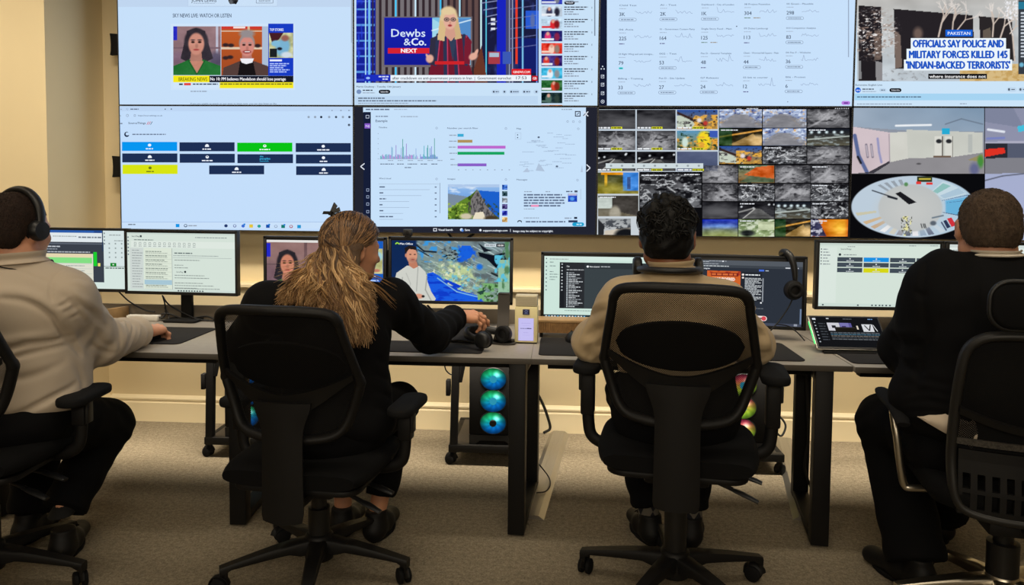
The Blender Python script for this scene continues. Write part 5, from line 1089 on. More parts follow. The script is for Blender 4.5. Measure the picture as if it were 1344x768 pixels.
# headset stand and headset
m_gun = mat('dark_brushed_metal', (70, 66, 62), 0.45, metal=0.6)
t = thing('headset_stand', (-0.225, 3.06, DZ + 0.0006), 'dark flat metal headset stand between weather monitor and cream box', 'stand', None, R(-6))
prof = [(0.06, 0.004), (0.02, 0.006), (-0.015, 0.02), (-0.01, 0.06), (0.005, 0.12), (0.012, 0.20)]
L = bez([(0, a, b) for a, b in prof], 40); rows = []
for i, p in enumerate(L):
    u = i / (len(L) - 1); w = 0.048 - 0.024 * min(1, max(0, (u - 0.15) / 0.5)); rows.append([(-w, p.y, p.z), (-w / 3, p.y, p.z), (w / 3, p.y, p.z), (w, p.y, p.z)])
MB().grid(rows, 0.007).build('upright', m_gun, t)
MB().prism(rrect(0.11, 0.10, 0.02, 4, 0, 0.015), 0, 0.006, bev=0.001).build('base', m_gun, t)
MB().box(-0.022, 0.022, 0.004, 0.034, 0.197, 0.204, 0.002).build('hook', m_gun, t)
def headset(name, loc, label, M, mic=True, band_r=0.085, cups=2, cup_r=0.033, side=1):
    """over-ear headset: arched band in local xz, cups at both ends"""
    t = thing(name, loc, label, 'headset'); 
    pts = [M @ Vector((band_r * math.cos(a), 0, band_r * 1.15 * math.sin(a))) for a in [PI * k / 24 for k in range(25)]]
    up = (M.to_3x3() @ Vector((0, 1, 0)))
    MB().tube(pts, [0.009 + 0.004 * math.sin(PI * k / 24) for k in range(25)], 10, flat=1.5, up=up).build('headband', m_blk, t, smooth=60)
    for s in (-1, 1)[:cups]:
        MM = M @ T(s * side * (band_r - 0.006), 0, -0.018) @ RY(90)
        c = MB().lathe([(0.0, -0.020), (cup_r * 0.7, -0.020), (cup_r * 0.95, -0.014), (cup_r, -0.004), (cup_r * 0.96, 0.008), (cup_r * 0.8, 0.016), (0, 0.017)], 26, MM).build('ear_cup', m_blk, t, smooth=50)
        ring = [MM @ Vector((cup_r * 0.74 * math.cos(a), cup_r * 0.74 * math.sin(a), 0.017 * -s * side)) for a in [2 * PI * k / 24 for k in range(24)]]
        MB().tube(ring, 0.010, 8, closed=True).build('ear_cushion', m_rub, c, smooth=60)
    if mic:
        a = M @ Vector((-side * band_r, 0, -0.02))
        pp = bez([a, M @ Vector((-side * band_r * 1.05, 0.03, -0.05)), M @ Vector((-side * band_r * 0.8, 0.09, -0.085)), M @ Vector((-side * band_r * 0.4, 0.115, -0.09))], 18)
        b = MB().tube(pp, 0.003, 8).build('microphone_boom', m_blk, t, smooth=60)
        MB().tube([pp[-1], pp[-1] + (pp[-1] - pp[-3]).normalized() * 0.016], [0.006, 0.005], 10).build('microphone', m_rub, b)
    return t
headset('headset', (-0.270, 2.975, DZ + 0.046), 'black headset lying on the desk at the foot of the metal stand', RZ(62) @ RX(-84), False)
# headset hooked over the corner of the monitor with the orange poster
hp = P(1031, 333, 3.235)
t = thing('headset', hp, 'black headset hooked over the right corner of the monitor with the orange poster', 'headset')
def hl(x, y, Y): return atY(x, y, Y) - hp
bp_ = bez([hl(1030, 341, 3.30), hl(1026, 333, 3.29), hl(1031, 331, 3.25), hl(1038, 338, 3.225), hl(1042.5, 352, 3.215), hl(1044, 370, 3.21)], 30)
MB().tube(bp_, [0.008 + 0.007 * math.sin(PI * k / (len(bp_) - 1)) ** 0.5 for k in range(len(bp_))], 10, flat=1.0).build('headband', m_blk, t, smooth=60)
cc = hl(1042, 381, 3.205)
c = MB().lathe([(0, -0.022), (0.028, -0.022), (0.039, -0.014), (0.042, 0), (0.036, 0.016), (0.02, 0.02), (0, 0.02)], 28, Matrix.Translation(cc) @ RZ(10) @ RX(90)).build('ear_cup', m_blk, t, smooth=50)
MB().tube([cc + Vector((0.024 * math.cos(a), -0.022, 0.024 * math.sin(a))) for a in [2 * PI * k / 24 for k in range(24)]], 0.008, 8, closed=True).build('ear_cushion', m_rub, c, smooth=60)
c2 = hl(1029, 343, 3.315)
MB().lathe([(0, -0.012), (0.014, -0.010), (0.016, 0.0), (0.012, 0.010), (0, 0.012)], 18, Matrix.Translation(c2) @ RX(90)).build('temple_pad', m_rub, t, smooth=50)
MB().tube(bez([hl(1040, 393, 3.21), hl(1034, 405, 3.2), hl(1022, 422, 3.19), hl(1008, 437, 3.18), hl(994, 444, 3.2)], 30), 0.0028, 8).build('cord', m_cab, t, smooth=60)
# cream box with lavender screen
m_cream = mat('cream_plastic', (228, 216, 164), 0.5)
t = thing('desk_device', (-0.132, 3.06, DZ + 0.0006), 'cream desktop box with a small lavender screen and navy badge', 'device', None, R(-2))
MB().box(-0.046, 0.046, 0, 0.06, 0.004, 0.150, 0.004).build('body', m_cream, t)
mb = MB().box(-0.044, 0.044, 0.004, 0.056, 0.1505, 0.196, 0.003)
for k in range(6): mb.box(-0.040, 0.040, 0.0015, 0.0045, 0.155 + k * 0.0065, 0.1585 + k * 0.0065, 0.0008)
mb.build('louvred_top', mat('warm_grey_plastic', (196, 186, 158), 0.5), t)
MB().box(-0.044, 0.044, 0.003, 0.057, 0.0, 0.0042).build('foot', m_blk_matte, t)
c = Canvas(0, 0, 60, 86, 0.062, 0.092); c.base((196, 190, 240)); c.bars(12, 18, 36, 2.2, (176, 168, 226)); c.bars(8, 38, 44, 2.4, (96, 92, 140)); c.bars(34, 37, 16, 3.4, (70, 66, 110), 3); c.bars(20, 54, 20, 2.2, (176, 168, 226)); c.frame(0, 0, 60, 86, 1.2, (170, 160, 226)); c.bars(16, 27, 28, 1.4, (180, 172, 230)); c.bars(16, 64, 28, 1.4, (182, 174, 232))
c.build('display', t, (0, -0.0012, 0.012))
c = Canvas(0, 0, 24, 20, 0.026, 0.02); c.rect(0, 0, 24, 20, (26, 34, 84), 1); c.ell(12, 9, 5, 4, (110, 130, 200), 2); c.rect(6, 13, 18, 15, (150, 160, 210), 3)
MB().box(-0.014, 0.014, -0.002, 0.001, 0.118, 0.140, 0.001).build('badge', mat('navy_badge', (24, 30, 78), 0.4), t)
mb = MB(); mb.lathe([(0.0065, 0), (0.0065, 0.0008), (0.0045, 0.0008), (0.0045, 0)], 16, T(0, -0.002, 0.131) @ RX(90)); mb.box(-0.008, 0.008, -0.0028, -0.0021, 0.1215, 0.1235); mb.build('badge_mark', mat('badge_blue', (120, 138, 206), 0.4), t)
# touch tablet
cv = Canvas(0, 0, 200, 112, 0.262, 0.152); cv.base((20, 21, 24))
cv.rect(4, 5, 14, 12, (210, 214, 220), 1); cv.rect(46, 4, 54, 8, (190, 194, 200), 1); cv.bars(96, 6, 26, 2, (110, 114, 120)); cv.bars(170, 5, 14, 3, (120, 160, 210)); cv.rect(44, 22, 80, 52, (206, 206, 214), 1); cv.rect(56, 32, 68, 42, (36, 36, 44), 2); cv.rect(81, 22, 116, 52, (92, 86, 150), 1); cv.rect(81, 22, 108, 50, (120, 116, 176), 2); cv.rect(86, 34, 98, 44, (60, 50, 100), 3); cv.rect(146, 26, 178, 54, (214, 216, 220), 1); cv.line([(154, 30), (164, 50), (172, 28)], 3.4, (20, 22, 26), 2); cv.rect(129, 32, 134, 46, (216, 206, 190), 1); cv.line([(180, 28), (187, 52)], 2.4, (205, 208, 212), 2)
for k in range(7): cv.bars(18, 24 + k * 10, 20, 4, (62, 66, 72)); cv.ell(8, 22 + k * 12, 2.4, 2.4, (170, 176, 184), 2, 10)
for k in range(5): cv.bars(46, 58 + k * 6, 146, 3.2, ((96, 104, 112), (74, 110, 130), (116, 110, 104), (70, 76, 82), (100, 104, 108))[k])
cv.rect(172, 105, 194, 110, (236, 236, 240), 2); cv.rect(176, 105.6, 190, 109.4, (226, 60, 60), 3)
t = thing('touch_tablet', (1.135, 3.02, DZ + 0.0006), 'silver edged touch tablet tilted back on a black desk stand', 'tablet', None, R(0))
M = T(0.008, -0.02, 0.018) @ RX(-50)
MB().prism(rrect(0.278, 0.170, 0.008, 4, 0, 0), 0.003, 0.013, M @ T(0, 0, 0.085) @ RX(-90) , 0.002).build('shell', m_alu, t)
MB().box(-0.1365, 0.1365, -0.001, 0.003, 0.0025, 0.1675, 0.001, M).build('bezel', m_blk, t)
o = cv.build('picture', t); o.matrix_local = M @ T(0, -0.0012, 0.009)
MB().box(-0.1412, -0.1392, 0.002, 0.010, 0.03, 0.14, 0.0005, M).build('green_light_strip', emat('green_led', (70, 230, 110), 2.0), t)
MB().prism([(-0.11, -0.03), (0.09, -0.03), (0.06, 0.10), (-0.08, 0.10)], 0, 0.008, bev=0.002).build('stand_base', m_blk_matte, t)
MB().box(-0.04, 0.04, 0.045, 0.065, 0.006, 0.09, 0.004).build('stand_neck', m_blk_matte, t)
cable('thin grey green cable running from the wooden block to the tablet edge', [P(1012, 425, 3.28), P(1034, 428, 3.2), P(1046, 436, 3.12), P(1056, 447, 3.05)], 0.0025)
# webcam clip on the weather monitor, cables up to the screens
wp = P(535, 312.5, 3.42)
t = thing('webcam', (wp.x, 3.425, 1.084), 'small black webcam clipped on top of the weather map monitor', 'webcam')
MB().box(-0.02, 0.02, -0.012, 0.012, 0.004, 0.034, 0.003).build('body', m_blk, t)
MB().lathe([(0, 0), (0.007, 0), (0.008, 0.003), (0, 0.004)], 16, T(0, -0.012, 0.019) @ RX(90)).build('lens', m_blk_matte, t)
MB().box(-0.012, 0.012, -0.014, 0.02, 0.0, 0.0045, 0.001).build('clip', m_blk_matte, t)
cable('short black cable hanging under the dark viewer wall screen', [P(588, 306, 4.0), P(592, 311, 3.98), P(598, 318, 3.96), P(600, 330, 3.97)], 0.006, 'cord')
cable('pair of looped black cable under the dark viewer wall screen', [P(622, 307, 4.0), P(614, 312, 3.98), P(606, 318, 3.97), P(604, 332, 3.97)], 0.007, 'cord')
cable('black cables crossing under the weather map monitor', [P(561, 401, 3.46), P(571, 411, 3.44), P(583, 421, 3.42), P(588, 424, 3.40)], 0.005)
cable('loose black cable ends beside the sleeve of the woman', [P(561, 418, 3.42), P(569, 413, 3.42), P(577, 414, 3.42), P(584, 410, 3.43), P(578, 419, 3.41), P(570, 422, 3.40)], 0.0028)

# ---------------------------------------------------------------- computers on wheeled stands
m_fanpic = picture_mat('fan_glow', True, 1.0)
m_ring = mat('smoked_fan_frame', (26, 34, 36), 0.3); m_hub = emat('fan_hub_light', (60, 190, 226), 0.55)
def fan_disc(cx, cz, rx, rz, y, pal):
    """translucent lit rotor seen as one glowing disc, blade shapes showing faintly"""
    nr, na = 12, 54; vs = []; cl = []
    for i in range(nr + 1):
        r = 0.27 + 0.73 * i / nr
        for k in range(na):
            a = 2 * PI * k / na; x, z = r * math.cos(a), r * math.sin(a)
            vs.append((cx + rx * x, y + 0.0008 * math.sin(9 * a + 3 * r), cz + rz * z))
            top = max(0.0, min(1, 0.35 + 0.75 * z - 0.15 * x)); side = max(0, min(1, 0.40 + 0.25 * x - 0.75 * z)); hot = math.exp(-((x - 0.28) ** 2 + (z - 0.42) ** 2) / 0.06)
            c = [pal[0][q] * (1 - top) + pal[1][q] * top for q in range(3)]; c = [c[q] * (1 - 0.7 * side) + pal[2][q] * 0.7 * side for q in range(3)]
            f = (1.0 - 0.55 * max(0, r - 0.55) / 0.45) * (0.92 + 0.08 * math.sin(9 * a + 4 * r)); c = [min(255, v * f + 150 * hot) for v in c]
            cl.append(lin(c))
    fs = [(i * na + k, i * na + (k + 1) % na, (i + 1) * na + (k + 1) % na, (i + 1) * na + k) for i in range(nr) for k in range(na)]
    return vs, fs, cl
FAN = [[(10, 140, 190), (40, 235, 130), (10, 90, 205)], [(226, 190, 50), (236, 70, 110), (120, 214, 60)]]
m_glass = mat('dark_glass_panel', (12, 14, 14), 0.12, spec=0.6)
def tower(x, y, z, label, fm, green=False):
    """local origin bottom front left; front faces -y"""
    t = thing('computer_tower', (x, y, z), label, 'computer', 'computer towers under the desks')
    w, d, h = 0.222, 0.40, 0.44
    mb = MB().box(0, w, 0.02, d, 0.016, h, 0.004); mb.box(0, w, 0.012, 0.021, 0.05, h, 0.002)
    mb.build('case', m_blk_matte, t)
    MB().prism([(0.0, 0.0), (0.03, 0), (0.05, 0.018), (0.172, 0.018), (0.192, 0), (w, 0), (w, 0.045), (0, 0.045)], 0.0, 0.008, T(0, 0.02, 0.0) @ RX(90)).build('front_foot', m_blk, t)
    mb = MB()
    for a in (0.02, w - 0.05): mb.box(a, a + 0.03, 0.05, d - 0.04, 0.0, 0.0165)
    mb.build('foot', m_rub, t)
    MB().box(w, w + 0.003, 0.03, d - 0.01, 0.03, h - 0.01).build('side_glass', m_glass, t)
    for k in range(3):
        cx, cz = 0.113, 0.105 + k * 0.1045; Mx = T(cx, 0.0115, cz) @ RX(90)
        ring = MB().tube([(cx + 0.0615 * math.cos(a), 0.010, cz + 0.0525 * math.sin(a)) for a in [2 * PI * q / 40 for q in range(40)]], 0.0022, 8, closed=True)
        f = ring.build('fan', m_ring, t, smooth=60)
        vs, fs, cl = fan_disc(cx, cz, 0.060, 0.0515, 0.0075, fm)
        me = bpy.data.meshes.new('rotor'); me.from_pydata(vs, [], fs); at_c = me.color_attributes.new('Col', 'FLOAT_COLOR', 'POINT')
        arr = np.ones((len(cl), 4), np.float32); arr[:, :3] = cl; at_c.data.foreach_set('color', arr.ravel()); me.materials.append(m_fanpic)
        ro = bpy.data.objects.new('rotor', me); C.objects.link(ro); ro.parent = f
        if k == 0: MB().lathe([(0, 0), (0.0165, 0), (0.0165, 0.006), (0.014, 0.008), (0, 0.008)], 24, T(cx, 0.0075, cz) @ RX(90)).build('hub', m_blk, f)
        else: MB().lathe([(0, 0), (0.0165, 0), (0.0165, 0.006), (0.014, 0.008), (0, 0.008)], 24, T(cx, 0.0075, cz) @ RX(90)).build('hub', m_hub, f)
    if green: MB().box(w + 0.0035, w + 0.0045, 0.05, 0.11, 0.10, 0.36).build('green_light_strip', emat('tower_green', (70, 190, 60), 0.5), t)
    return t
def caster(mb_f, mb_w, x, y, h=0.075, rz=0):
    M = T(x, y, 0) @ RZ(rz); r = h * 0.38
    for s in (-1, 1): mb_w.lathe([(0, -0.008), (r * 0.8, -0.008), (r, -0.005), (r, 0.005), (r * 0.8, 0.008), (0, 0.008)], 20, M @ T(s * 0.013, 0.012, r) @ RY(90))
    mb_f.box(-0.006, 0.006, -0.014, 0.03, r * 0.9, r * 2.25, 0.003, M)
    arc = [M @ Vector((0, 0.012 + (r + 0.006) * math.cos(a), r + (r + 0.006) * math.sin(a))) for a in [R(-10 + 20 * k) for k in range(10)]]
    mb_f.tube(arc, 0.013, 8, flat=0.3)
    mb_f.tube([M @ Vector((0, -0.008, r * 2)), M @ Vector((0, -0.008, h + 0.004))], 0.007, 10)
def cart(x, y, label):
    """wheeled computer stand: tray, front bar, leaning post with clamp plate, casters"""
    t = thing('computer_cart', (x, y, 0), label, 'cart', 'wheeled computer stands under the desks')
    w, d = 0.40, 0.44
    mb = MB().box(0, w, 0, 0.035, 0.062, 0.098, 0.003); mb.box(0, w, d - 0.035, d, 0.062, 0.098, 0.003)
    for a in (0, w - 0.03): mb.box(a, a + 0.03, 0.03, d - 0.03, 0.062, 0.096, 0.003)
    mb.build('frame', m_steel_blk, t)
    MB().box(0.028, w - 0.028, 0.034, d - 0.034, 0.092, 0.0975, 0.001).build('tray', mat('grey_steel_tray', (70, 64, 58), 0.5, metal=0.4), t)
    mb = MB(); mb.tube([(0.022, 0.018, 0.06), (0.034, 0.018, 0.60)], 0.024, 4, up=(1, 1, 0)); mb.build('post', m_steel_blk, t, smooth=20)
    mb = MB(); mb.box(-0.014, 0.006, 0.0, 0.036, 0.33, 0.405, 0.003); mb.build('clamp', m_blk_matte, t)
    mb = MB(); mb.tube([(0.045, 0.018, 0.395), (0.066, 0.020, 0.50)], 0.016, 4, up=(0, 1, 0)); mb.build('brace', m_steel_blk, t, smooth=20)
    for (a, b, rz) in ((0.02, 0.02, 70), (w - 0.02, 0.02, -40), (0.02, d - 0.02, 20), (w - 0.02, d - 0.02, 110)):
        f, wl = MB(), MB(); caster(f, wl, a, b, 0.058, rz); q = f.build('caster', m_blk_matte, t); wl.build('wheel', m_rub, q)
    return t
def at_pc(dx, who, fm, green=False):
    cart(-0.512 + dx, 3.51, 'black wheeled computer stand under the desk ' + who)
    tower(-0.416 + dx, 3.515, 0.0985, 'black computer tower with three %s fans, under the desk %s' % (('rainbow' if green else 'blue green'), who), fm, green)
at_pc(0.0, 'right of the woman', FAN[0])
at_pc(-1.185, 'left of the woman', FAN[0])
at_pc(1.155, 'of the man in pale shirt', FAN[1], True)
# floor trunking
def trunk(x0, y0, x1, y1, label):
    d = Vector((x1 - x0, y1 - y0, 0)); a = math.atan2(d.x, d.y); L = d.length
    prof = [(-0.052, 0.0005), (-0.03, 0.016), (0.03, 0.016), (0.052, 0.0005)]
    mb = MB(); vs = [(p[0], 0, p[1]) for p in prof] + [(p[0], L, p[1]) for p in prof]
    mb.add(vs, [(0, 1, 5, 4), (1, 2, 6, 5), (2, 3, 7, 6), (3, 0, 4, 7), (0, 3, 2, 1), (4, 5, 6, 7)])
    for s in (-0.012, 0.012): mb.box(s - 0.002, s + 0.002, 0, L, 0.0155, 0.018)
    o = mb.build('floor_trunking', m_alu); o.location = (x0, y0, 0); o.rotation_euler = (0, 0, -a); return tag(o, label, 'cable trunking')
trunk(-0.10, 2.95, 0.01, 4.02, 'pale metal floor trunking running to the wall beside the glowing computer')
trunk(0.99, 3.02, 1.19, 4.02, 'pale metal floor trunking behind the desk leg near the man in the suit')
cable('thin black cable looping on the carpet beside the middle desk leg', [P(708, 610, 3.32), atZ(720, 626, 0.022), atZ(722, 637, 0.022), atZ(716, 645, 0.022), atZ(704, 647, 0.022)], 0.003)
cable('black cable bundle dropping behind the middle desk legs', [P(697, 503, 3.6), P(710, 525, 3.65), P(718, 545, 3.7), P(722, 562, 3.75), P(714, 568, 3.7)], 0.007)
cable('black cable loop by the wall under the desk of the pale shirt man', [P(999, 541, 3.75), P(1020, 545, 3.75), P(1031, 558, 3.74), P(1026, 572, 3.72), P(1019, 566, 3.72), P(1018, 545, 3.74), P(1003, 536, 3.76)], 0.005)
cable('blue black cable hanging beside the right desk leg', [P(1058, 492, 3.22), P(1060, 540, 3.2), P(1061, 575, 3.2), P(1056, 612, 3.2), P(1064, 640, 3.2), atZ(1067, 652, 0.006)], 0.005)
cable('thin black cable looping under the back edge of the middle desk', [P(583, 478, 3.53), P(586, 487, 3.55), P(594, 492, 3.56), P(604, 486, 3.56)], 0.003)
# ================================================================ office chairs
def mesh_fabric(name, rgb, hole):
    m = bpy.data.materials.new(name); m.use_nodes = True; nt = m.node_tree; Lk = nt.links.new; b = nt.nodes['Principled BSDF']
    b.inputs['Base Color'].default_value = (*lin(rgb), 1); b.inputs['Roughness'].default_value = 0.8; b.inputs['Specular IOR Level'].default_value = 0.2
    tc = nt.nodes.new('ShaderNodeTexCoord'); mp = nt.nodes.new('ShaderNodeMapping'); mp.inputs['Scale'].default_value = (230, 230, 230); mp.inputs['Rotation'].default_value = (0, R(45), 0)
    sp = nt.nodes.new('ShaderNodeSeparateXYZ'); out = nt.nodes['Material Output']
    Lk(tc.outputs['Object'], mp.inputs['Vector']); Lk(mp.outputs['Vector'], sp.inputs[0])
    prev = None
    for ax in ('X', 'Z'):
        fr = nt.nodes.new('ShaderNodeMath'); fr.operation = 'FRACT'; Lk(sp.outputs[ax], fr.inputs[0])
        gt = nt.nodes.new('ShaderNodeMath'); gt.operation = 'LESS_THAN'; gt.inputs[1].default_value = hole; Lk(fr.outputs[0], gt.inputs[0])
        if prev is None: prev = gt
        else:
            mu = nt.nodes.new('ShaderNodeMath'); mu.operation = 'MULTIPLY'; Lk(prev.outputs[0], mu.inputs[0]); Lk(gt.outputs[0], mu.inputs[1]); prev = mu
    inv = nt.nodes.new('ShaderNodeMath'); inv.operation = 'SUBTRACT'; inv.inputs[0].default_value = 1.0; Lk(prev.outputs[0], inv.inputs[1])
    Lk(inv.outputs[0], b.inputs['Alpha'])
    return m
m_mesh = mesh_fabric('black_chair_mesh', (15, 14, 14), 0.62)
m_seat = mat('black_seat_fabric', (11, 11, 12), 0.9, spec=0.15, bump=(400, 0.2, 0.001))
m_chair = mat('black_chair_plastic', (14, 13, 13), 0.55, spec=0.3, bump=(500, 0.08, 0.0005))
m_chrome = mat('brushed_chrome', (196, 188, 172), 0.3, metal=1.0)
def star_base(t, ang, m, L=0.315, top=0.135):
    b = MB()
    b.lathe([(0.030, 0.055), (0.046, 0.06), (0.050, 0.10), (0.046, top + 0.005), (0.036, top + 0.012)], 24)
    o = b.build('base_hub', m, t, smooth=50)
    for k in range(5):
        a = R(ang + 72 * k); d = Vector((math.cos(a), math.sin(a), 0)); s = Vector((-math.sin(a), math.cos(a), 0))
        loops = []
        for i in range(9):
            u = i / 8; r = 0.03 + (L - 0.03) * u; w = 0.030 - 0.012 * u; zt = top - 0.048 * u ** 1.3; zb = zt - 0.050 + 0.024 * u + (0.012 if 0.2 < u < 0.95 else 0)
            if i == 8: zb = zt - 0.030
            c = d * r
            loops.append([c + s * w * 0.75 + Vector((0, 0, zt)), c + s * w + Vector((0, 0, zt - 0.008)), c + s * w * 0.85 + Vector((0, 0, zb)), c - s * w * 0.85 + Vector((0, 0, zb)), c - s * w + Vector((0, 0, zt - 0.008)), c - s * w * 0.75 + Vector((0, 0, zt))])
        leg = MB().loft(loops).build('base_leg', m, t, smooth=50)
        f, w = MB(), MB()
        caster(f, w, d.x * (L - 0.012), d.y * (L - 0.012), 0.068, math.degrees(a) + 40 + 67 * k)
        q = f.build('caster', m_chair, leg); w.build('wheel', m_rub, q)
def task_chair(x, y, rz, ang, dz, arm, label, recline=0.0):
    """mesh back chair with Y-shaped spine and T arms; dz lowers the seat, arm shifts the pads"""
    t = thing('office_chair', (x, y, 0), label, 'chair', 'black mesh backed office chairs', R(rz))
    star_base(t, ang - rz, m_chair)
    MB().lathe([(0.036, 0.13), (0.036, 0.27 + dz * 0.5), (0.026, 0.272 + dz * 0.5), (0.026, 0.40 + dz)], 24).build('gas_lift', m_blk, t)
    o = Vector((0, 0, dz))
    MB().box(-0.10, 0.10, -0.13, 0.13, 0.385 + dz, 0.435 + dz, 0.015).build('tilt_mechanism', m_chair, t)
    # seat: padded, waterfall front
    rows = []
    for i in range(15):
        u = i / 14; yy = -0.235 + 0.49 * u; row = []
        hw = 0.245 * (1 - 0.35 * abs(u - 0.45) ** 3 * 4); zc = 0.0 - 0.03 * max(0, (u - 0.72) / 0.28) ** 2
        lp = []
        for q in range(24):
            a = 2 * PI * q / 24; ca, sa = math.cos(a), math.sin(a)
            ex = math.copysign(abs(ca) ** 0.45, ca) * hw; ez = math.copysign(abs(sa) ** 0.7, sa) * 0.042 * (0.35 + 0.65 * math.sin(PI * min(1, max(0.02, u * 0.97 + 0.015))) ** 0.3)
            lp.append(Vector((ex, yy, 0.487 + dz + zc + ez - 0.012 * (1 - abs(ex / hw)) * (sa > 0))))
        rows.append(lp)
    st = MB().loft(rows).build('seat', m_seat, t, smooth=60)
    MB().prism(rrect(0.42, 0.42, 0.06, 5, 0, 0.0), 0.432 + dz, 0.452 + dz, bev=0.006).build('seat_shell', m_chair, t)
    # back surface
    def bk(px, z):
        """point of the curved back: px half-width coordinate, z height above floor before dz"""
        yb = -0.225 - 0.115 * ((z - 0.55) / 0.5) - recline * (z - 0.5) - 0.035 * math.exp(-((z - 0.75) / 0.14) ** 2) * -1 + 0.055 * (px / 0.22) ** 2
        return Vector((px, yb, z + dz))
    out = [(0.0, 1.022), (0.10, 1.020), (0.165, 1.010), (0.186, 0.985), (0.192, 0.95), (0.207, 0.87), (0.219, 0.795), (0.216, 0.775), (0.193, 0.70), (0.170, 0.648), (0.135, 0.622), (0.07, 0.612), (0.0, 0.610)]
    hw = lambda z: float(np.interp(z, [0.61, 0.622, 0.648, 0.70, 0.775, 0.795, 0.87, 0.95, 0.985, 1.010, 1.022], [0.06, 0.135, 0.170, 0.193, 0.216, 0.219, 0.207, 0.192, 0.186, 0.165, 0.10]))
    loop = [bk(a, b) for a, b in out] + [bk(-a, b) for a, b in out[-2:0:-1]]
    loop = [p for p in bez(loop + [loop[0]], 130)[:-1]]
    wd = [0.0155 if p.z - dz > 0.98 else (0.0135 if p.z - dz > 0.8 else 0.016) for p in loop]
    MB().tube(loop, wd, 10, closed=True, flat=1.35, up=(0, 1, 0)).build('back_frame', m_chair, t, smooth=60)
    g = []
    for i in range(25):
        z = 0.614 + (1.016 - 0.614) * i / 24; w = hw(z); g.append([bk(w * (-1 + 2 * j / 14), z) + Vector((0, 0.006, 0)) for j in range(15)])
    MB().grid(g).build('back_mesh', m_mesh, t, smooth=60)
    # lumbar band: a crescent that melts into the central spine
    g = []
    for i in range(9):
        v = i / 8; row = []
        for j in range(33):
            u = -1 + 2 * j / 32; zt = 0.757 + 0.062 * abs(u) ** 1.6; th = (0.017 + 0.085 * (1 - abs(u)) ** 1.2)
            z = zt - th * v; row.append(bk(u * min(hw(z), 0.205), z) + Vector((0, -0.010 - 0.012 * (1 - u * u), 0)))
        g.append(row)
    MB().grid(g, 0.010).build('lumbar_band', m_chair, t, smooth=60)
    g = []
    for i in range(22):
        v = i / 21; z = 0.735 - v * (0.735 - 0.372); w = 0.058 + 0.03 * math.exp(-((v) / 0.16) ** 2) + 0.004 * v; yy = min(bk(0, max(z, 0.6)).y - 0.020, -0.262)
        if i == 21: w *= 0.93
        g.append([Vector((w * (-1 + 2 * j / 10), yy + 0.012 * (-1 + 2 * j / 10) ** 2, z + dz - (0.006 * (1 - (-1 + 2 * j / 10) ** 2) if i > 18 else 0))) for j in range(11)])
    MB().grid(g, 0.030).build('spine', m_chair, t, smooth=50)
    yb = -0.20
    MB().box(-0.05, 0.05, -0.255, -0.05, 0.395 + dz, 0.428 + dz, 0.012).build('spine_bracket', m_chair, t)
    # lumbar pad between mesh and sitter
    g = []
    for i in range(13):
        v = -1 + 2 * i / 12; row = []
        for j in range(21):
            u = -1 + 2 * j / 20; r = max(0.0, 1 - u * u) ** 0.5
            p = bk(u * 0.185, 0.845 + v * 0.075 * r); row.append(p + Vector((0, 0.018, 0)))
        g.append(row)
    MB().grid(g, 0.014).build('lumbar_pad', m_seat, t, smooth=60)
    # arms
    for s in (-1, 1):
        z0 = 0.462 + dz; za = 0.712 + dz + arm
        pts = bez([(s * 0.16, 0.03, z0 - 0.02), (s * 0.235, 0.03, z0 - 0.012), (s * 0.278, 0.03, z0 + 0.012), (s * 0.290, 0.03, z0 + 0.06), (s * 0.292, 0.03, z0 + 0.13)], 24)
        a = MB().tube(pts, 0.020, 12, flat=0.75, up=(0, 1, 0)).build('armrest', m_chair, t, smooth=60)
        MB().box(s * 0.293 - 0.022, s * 0.293 + 0.022, 0.004, 0.056, z0 + 0.085, za - 0.012, 0.007).build('arm_sleeve', m_chair, a)
        MB().box(s * 0.303 - 0.020, s * 0.303 + 0.020, 0.012, 0.048, za - 0.085, za - 0.012, 0.005).build('arm_button', m_blk, a)
        pad = [(p[0] + s * 0.293, p[1] + 0.05) for p in rrect(0.088, 0.235, 0.04, 6)]
        MB().prism(pad, za - 0.014, za + 0.014, bev=0.008).build('arm_pad', m_rub, a, smooth=50)
    lv = MB(); lv.tube([(0.09, 0.02, 0.405 + dz), (0.20, 0.0, 0.395 + dz)], 0.007, 10)
    l1 = lv.build('tilt_lever', m_blk, t)
    MB().tube([(0.185, 0.0, 0.396 + dz), (0.215, -0.004, 0.391 + dz), (0.262, -0.012, 0.378 + dz)], [0.010, 0.016, 0.012], 12, flat=0.45).build('paddle', m_blk, l1, smooth=60)
    lv = MB(); lv.tube([(0.08, -0.05, 0.40 + dz), (0.17, -0.07, 0.372 + dz)], 0.007, 10)
    l2 = lv.build('height_lever', m_blk, t)
    MB().tube([(0.16, -0.068, 0.374 + dz), (0.20, -0.076, 0.362 + dz), (0.245, -0.085, 0.345 + dz)], [0.010, 0.015, 0.011], 12, flat=0.45).build('paddle', m_blk, l2, smooth=60)
    return t
task_chair(0.385, 2.44, -9, 18, 0.012, 0.0, 'black mesh chair carrying the man in the pale shirt, its back square to us')
task_chair(-0.795, 2.46, -6, -8, -0.075, -0.055, 'black mesh chair carrying the woman with long hair')
task_chair(-1.835, 2.30, 4, 2, -0.02, -0.075, 'black mesh chair carrying the man in headphones, cut by the left edge')
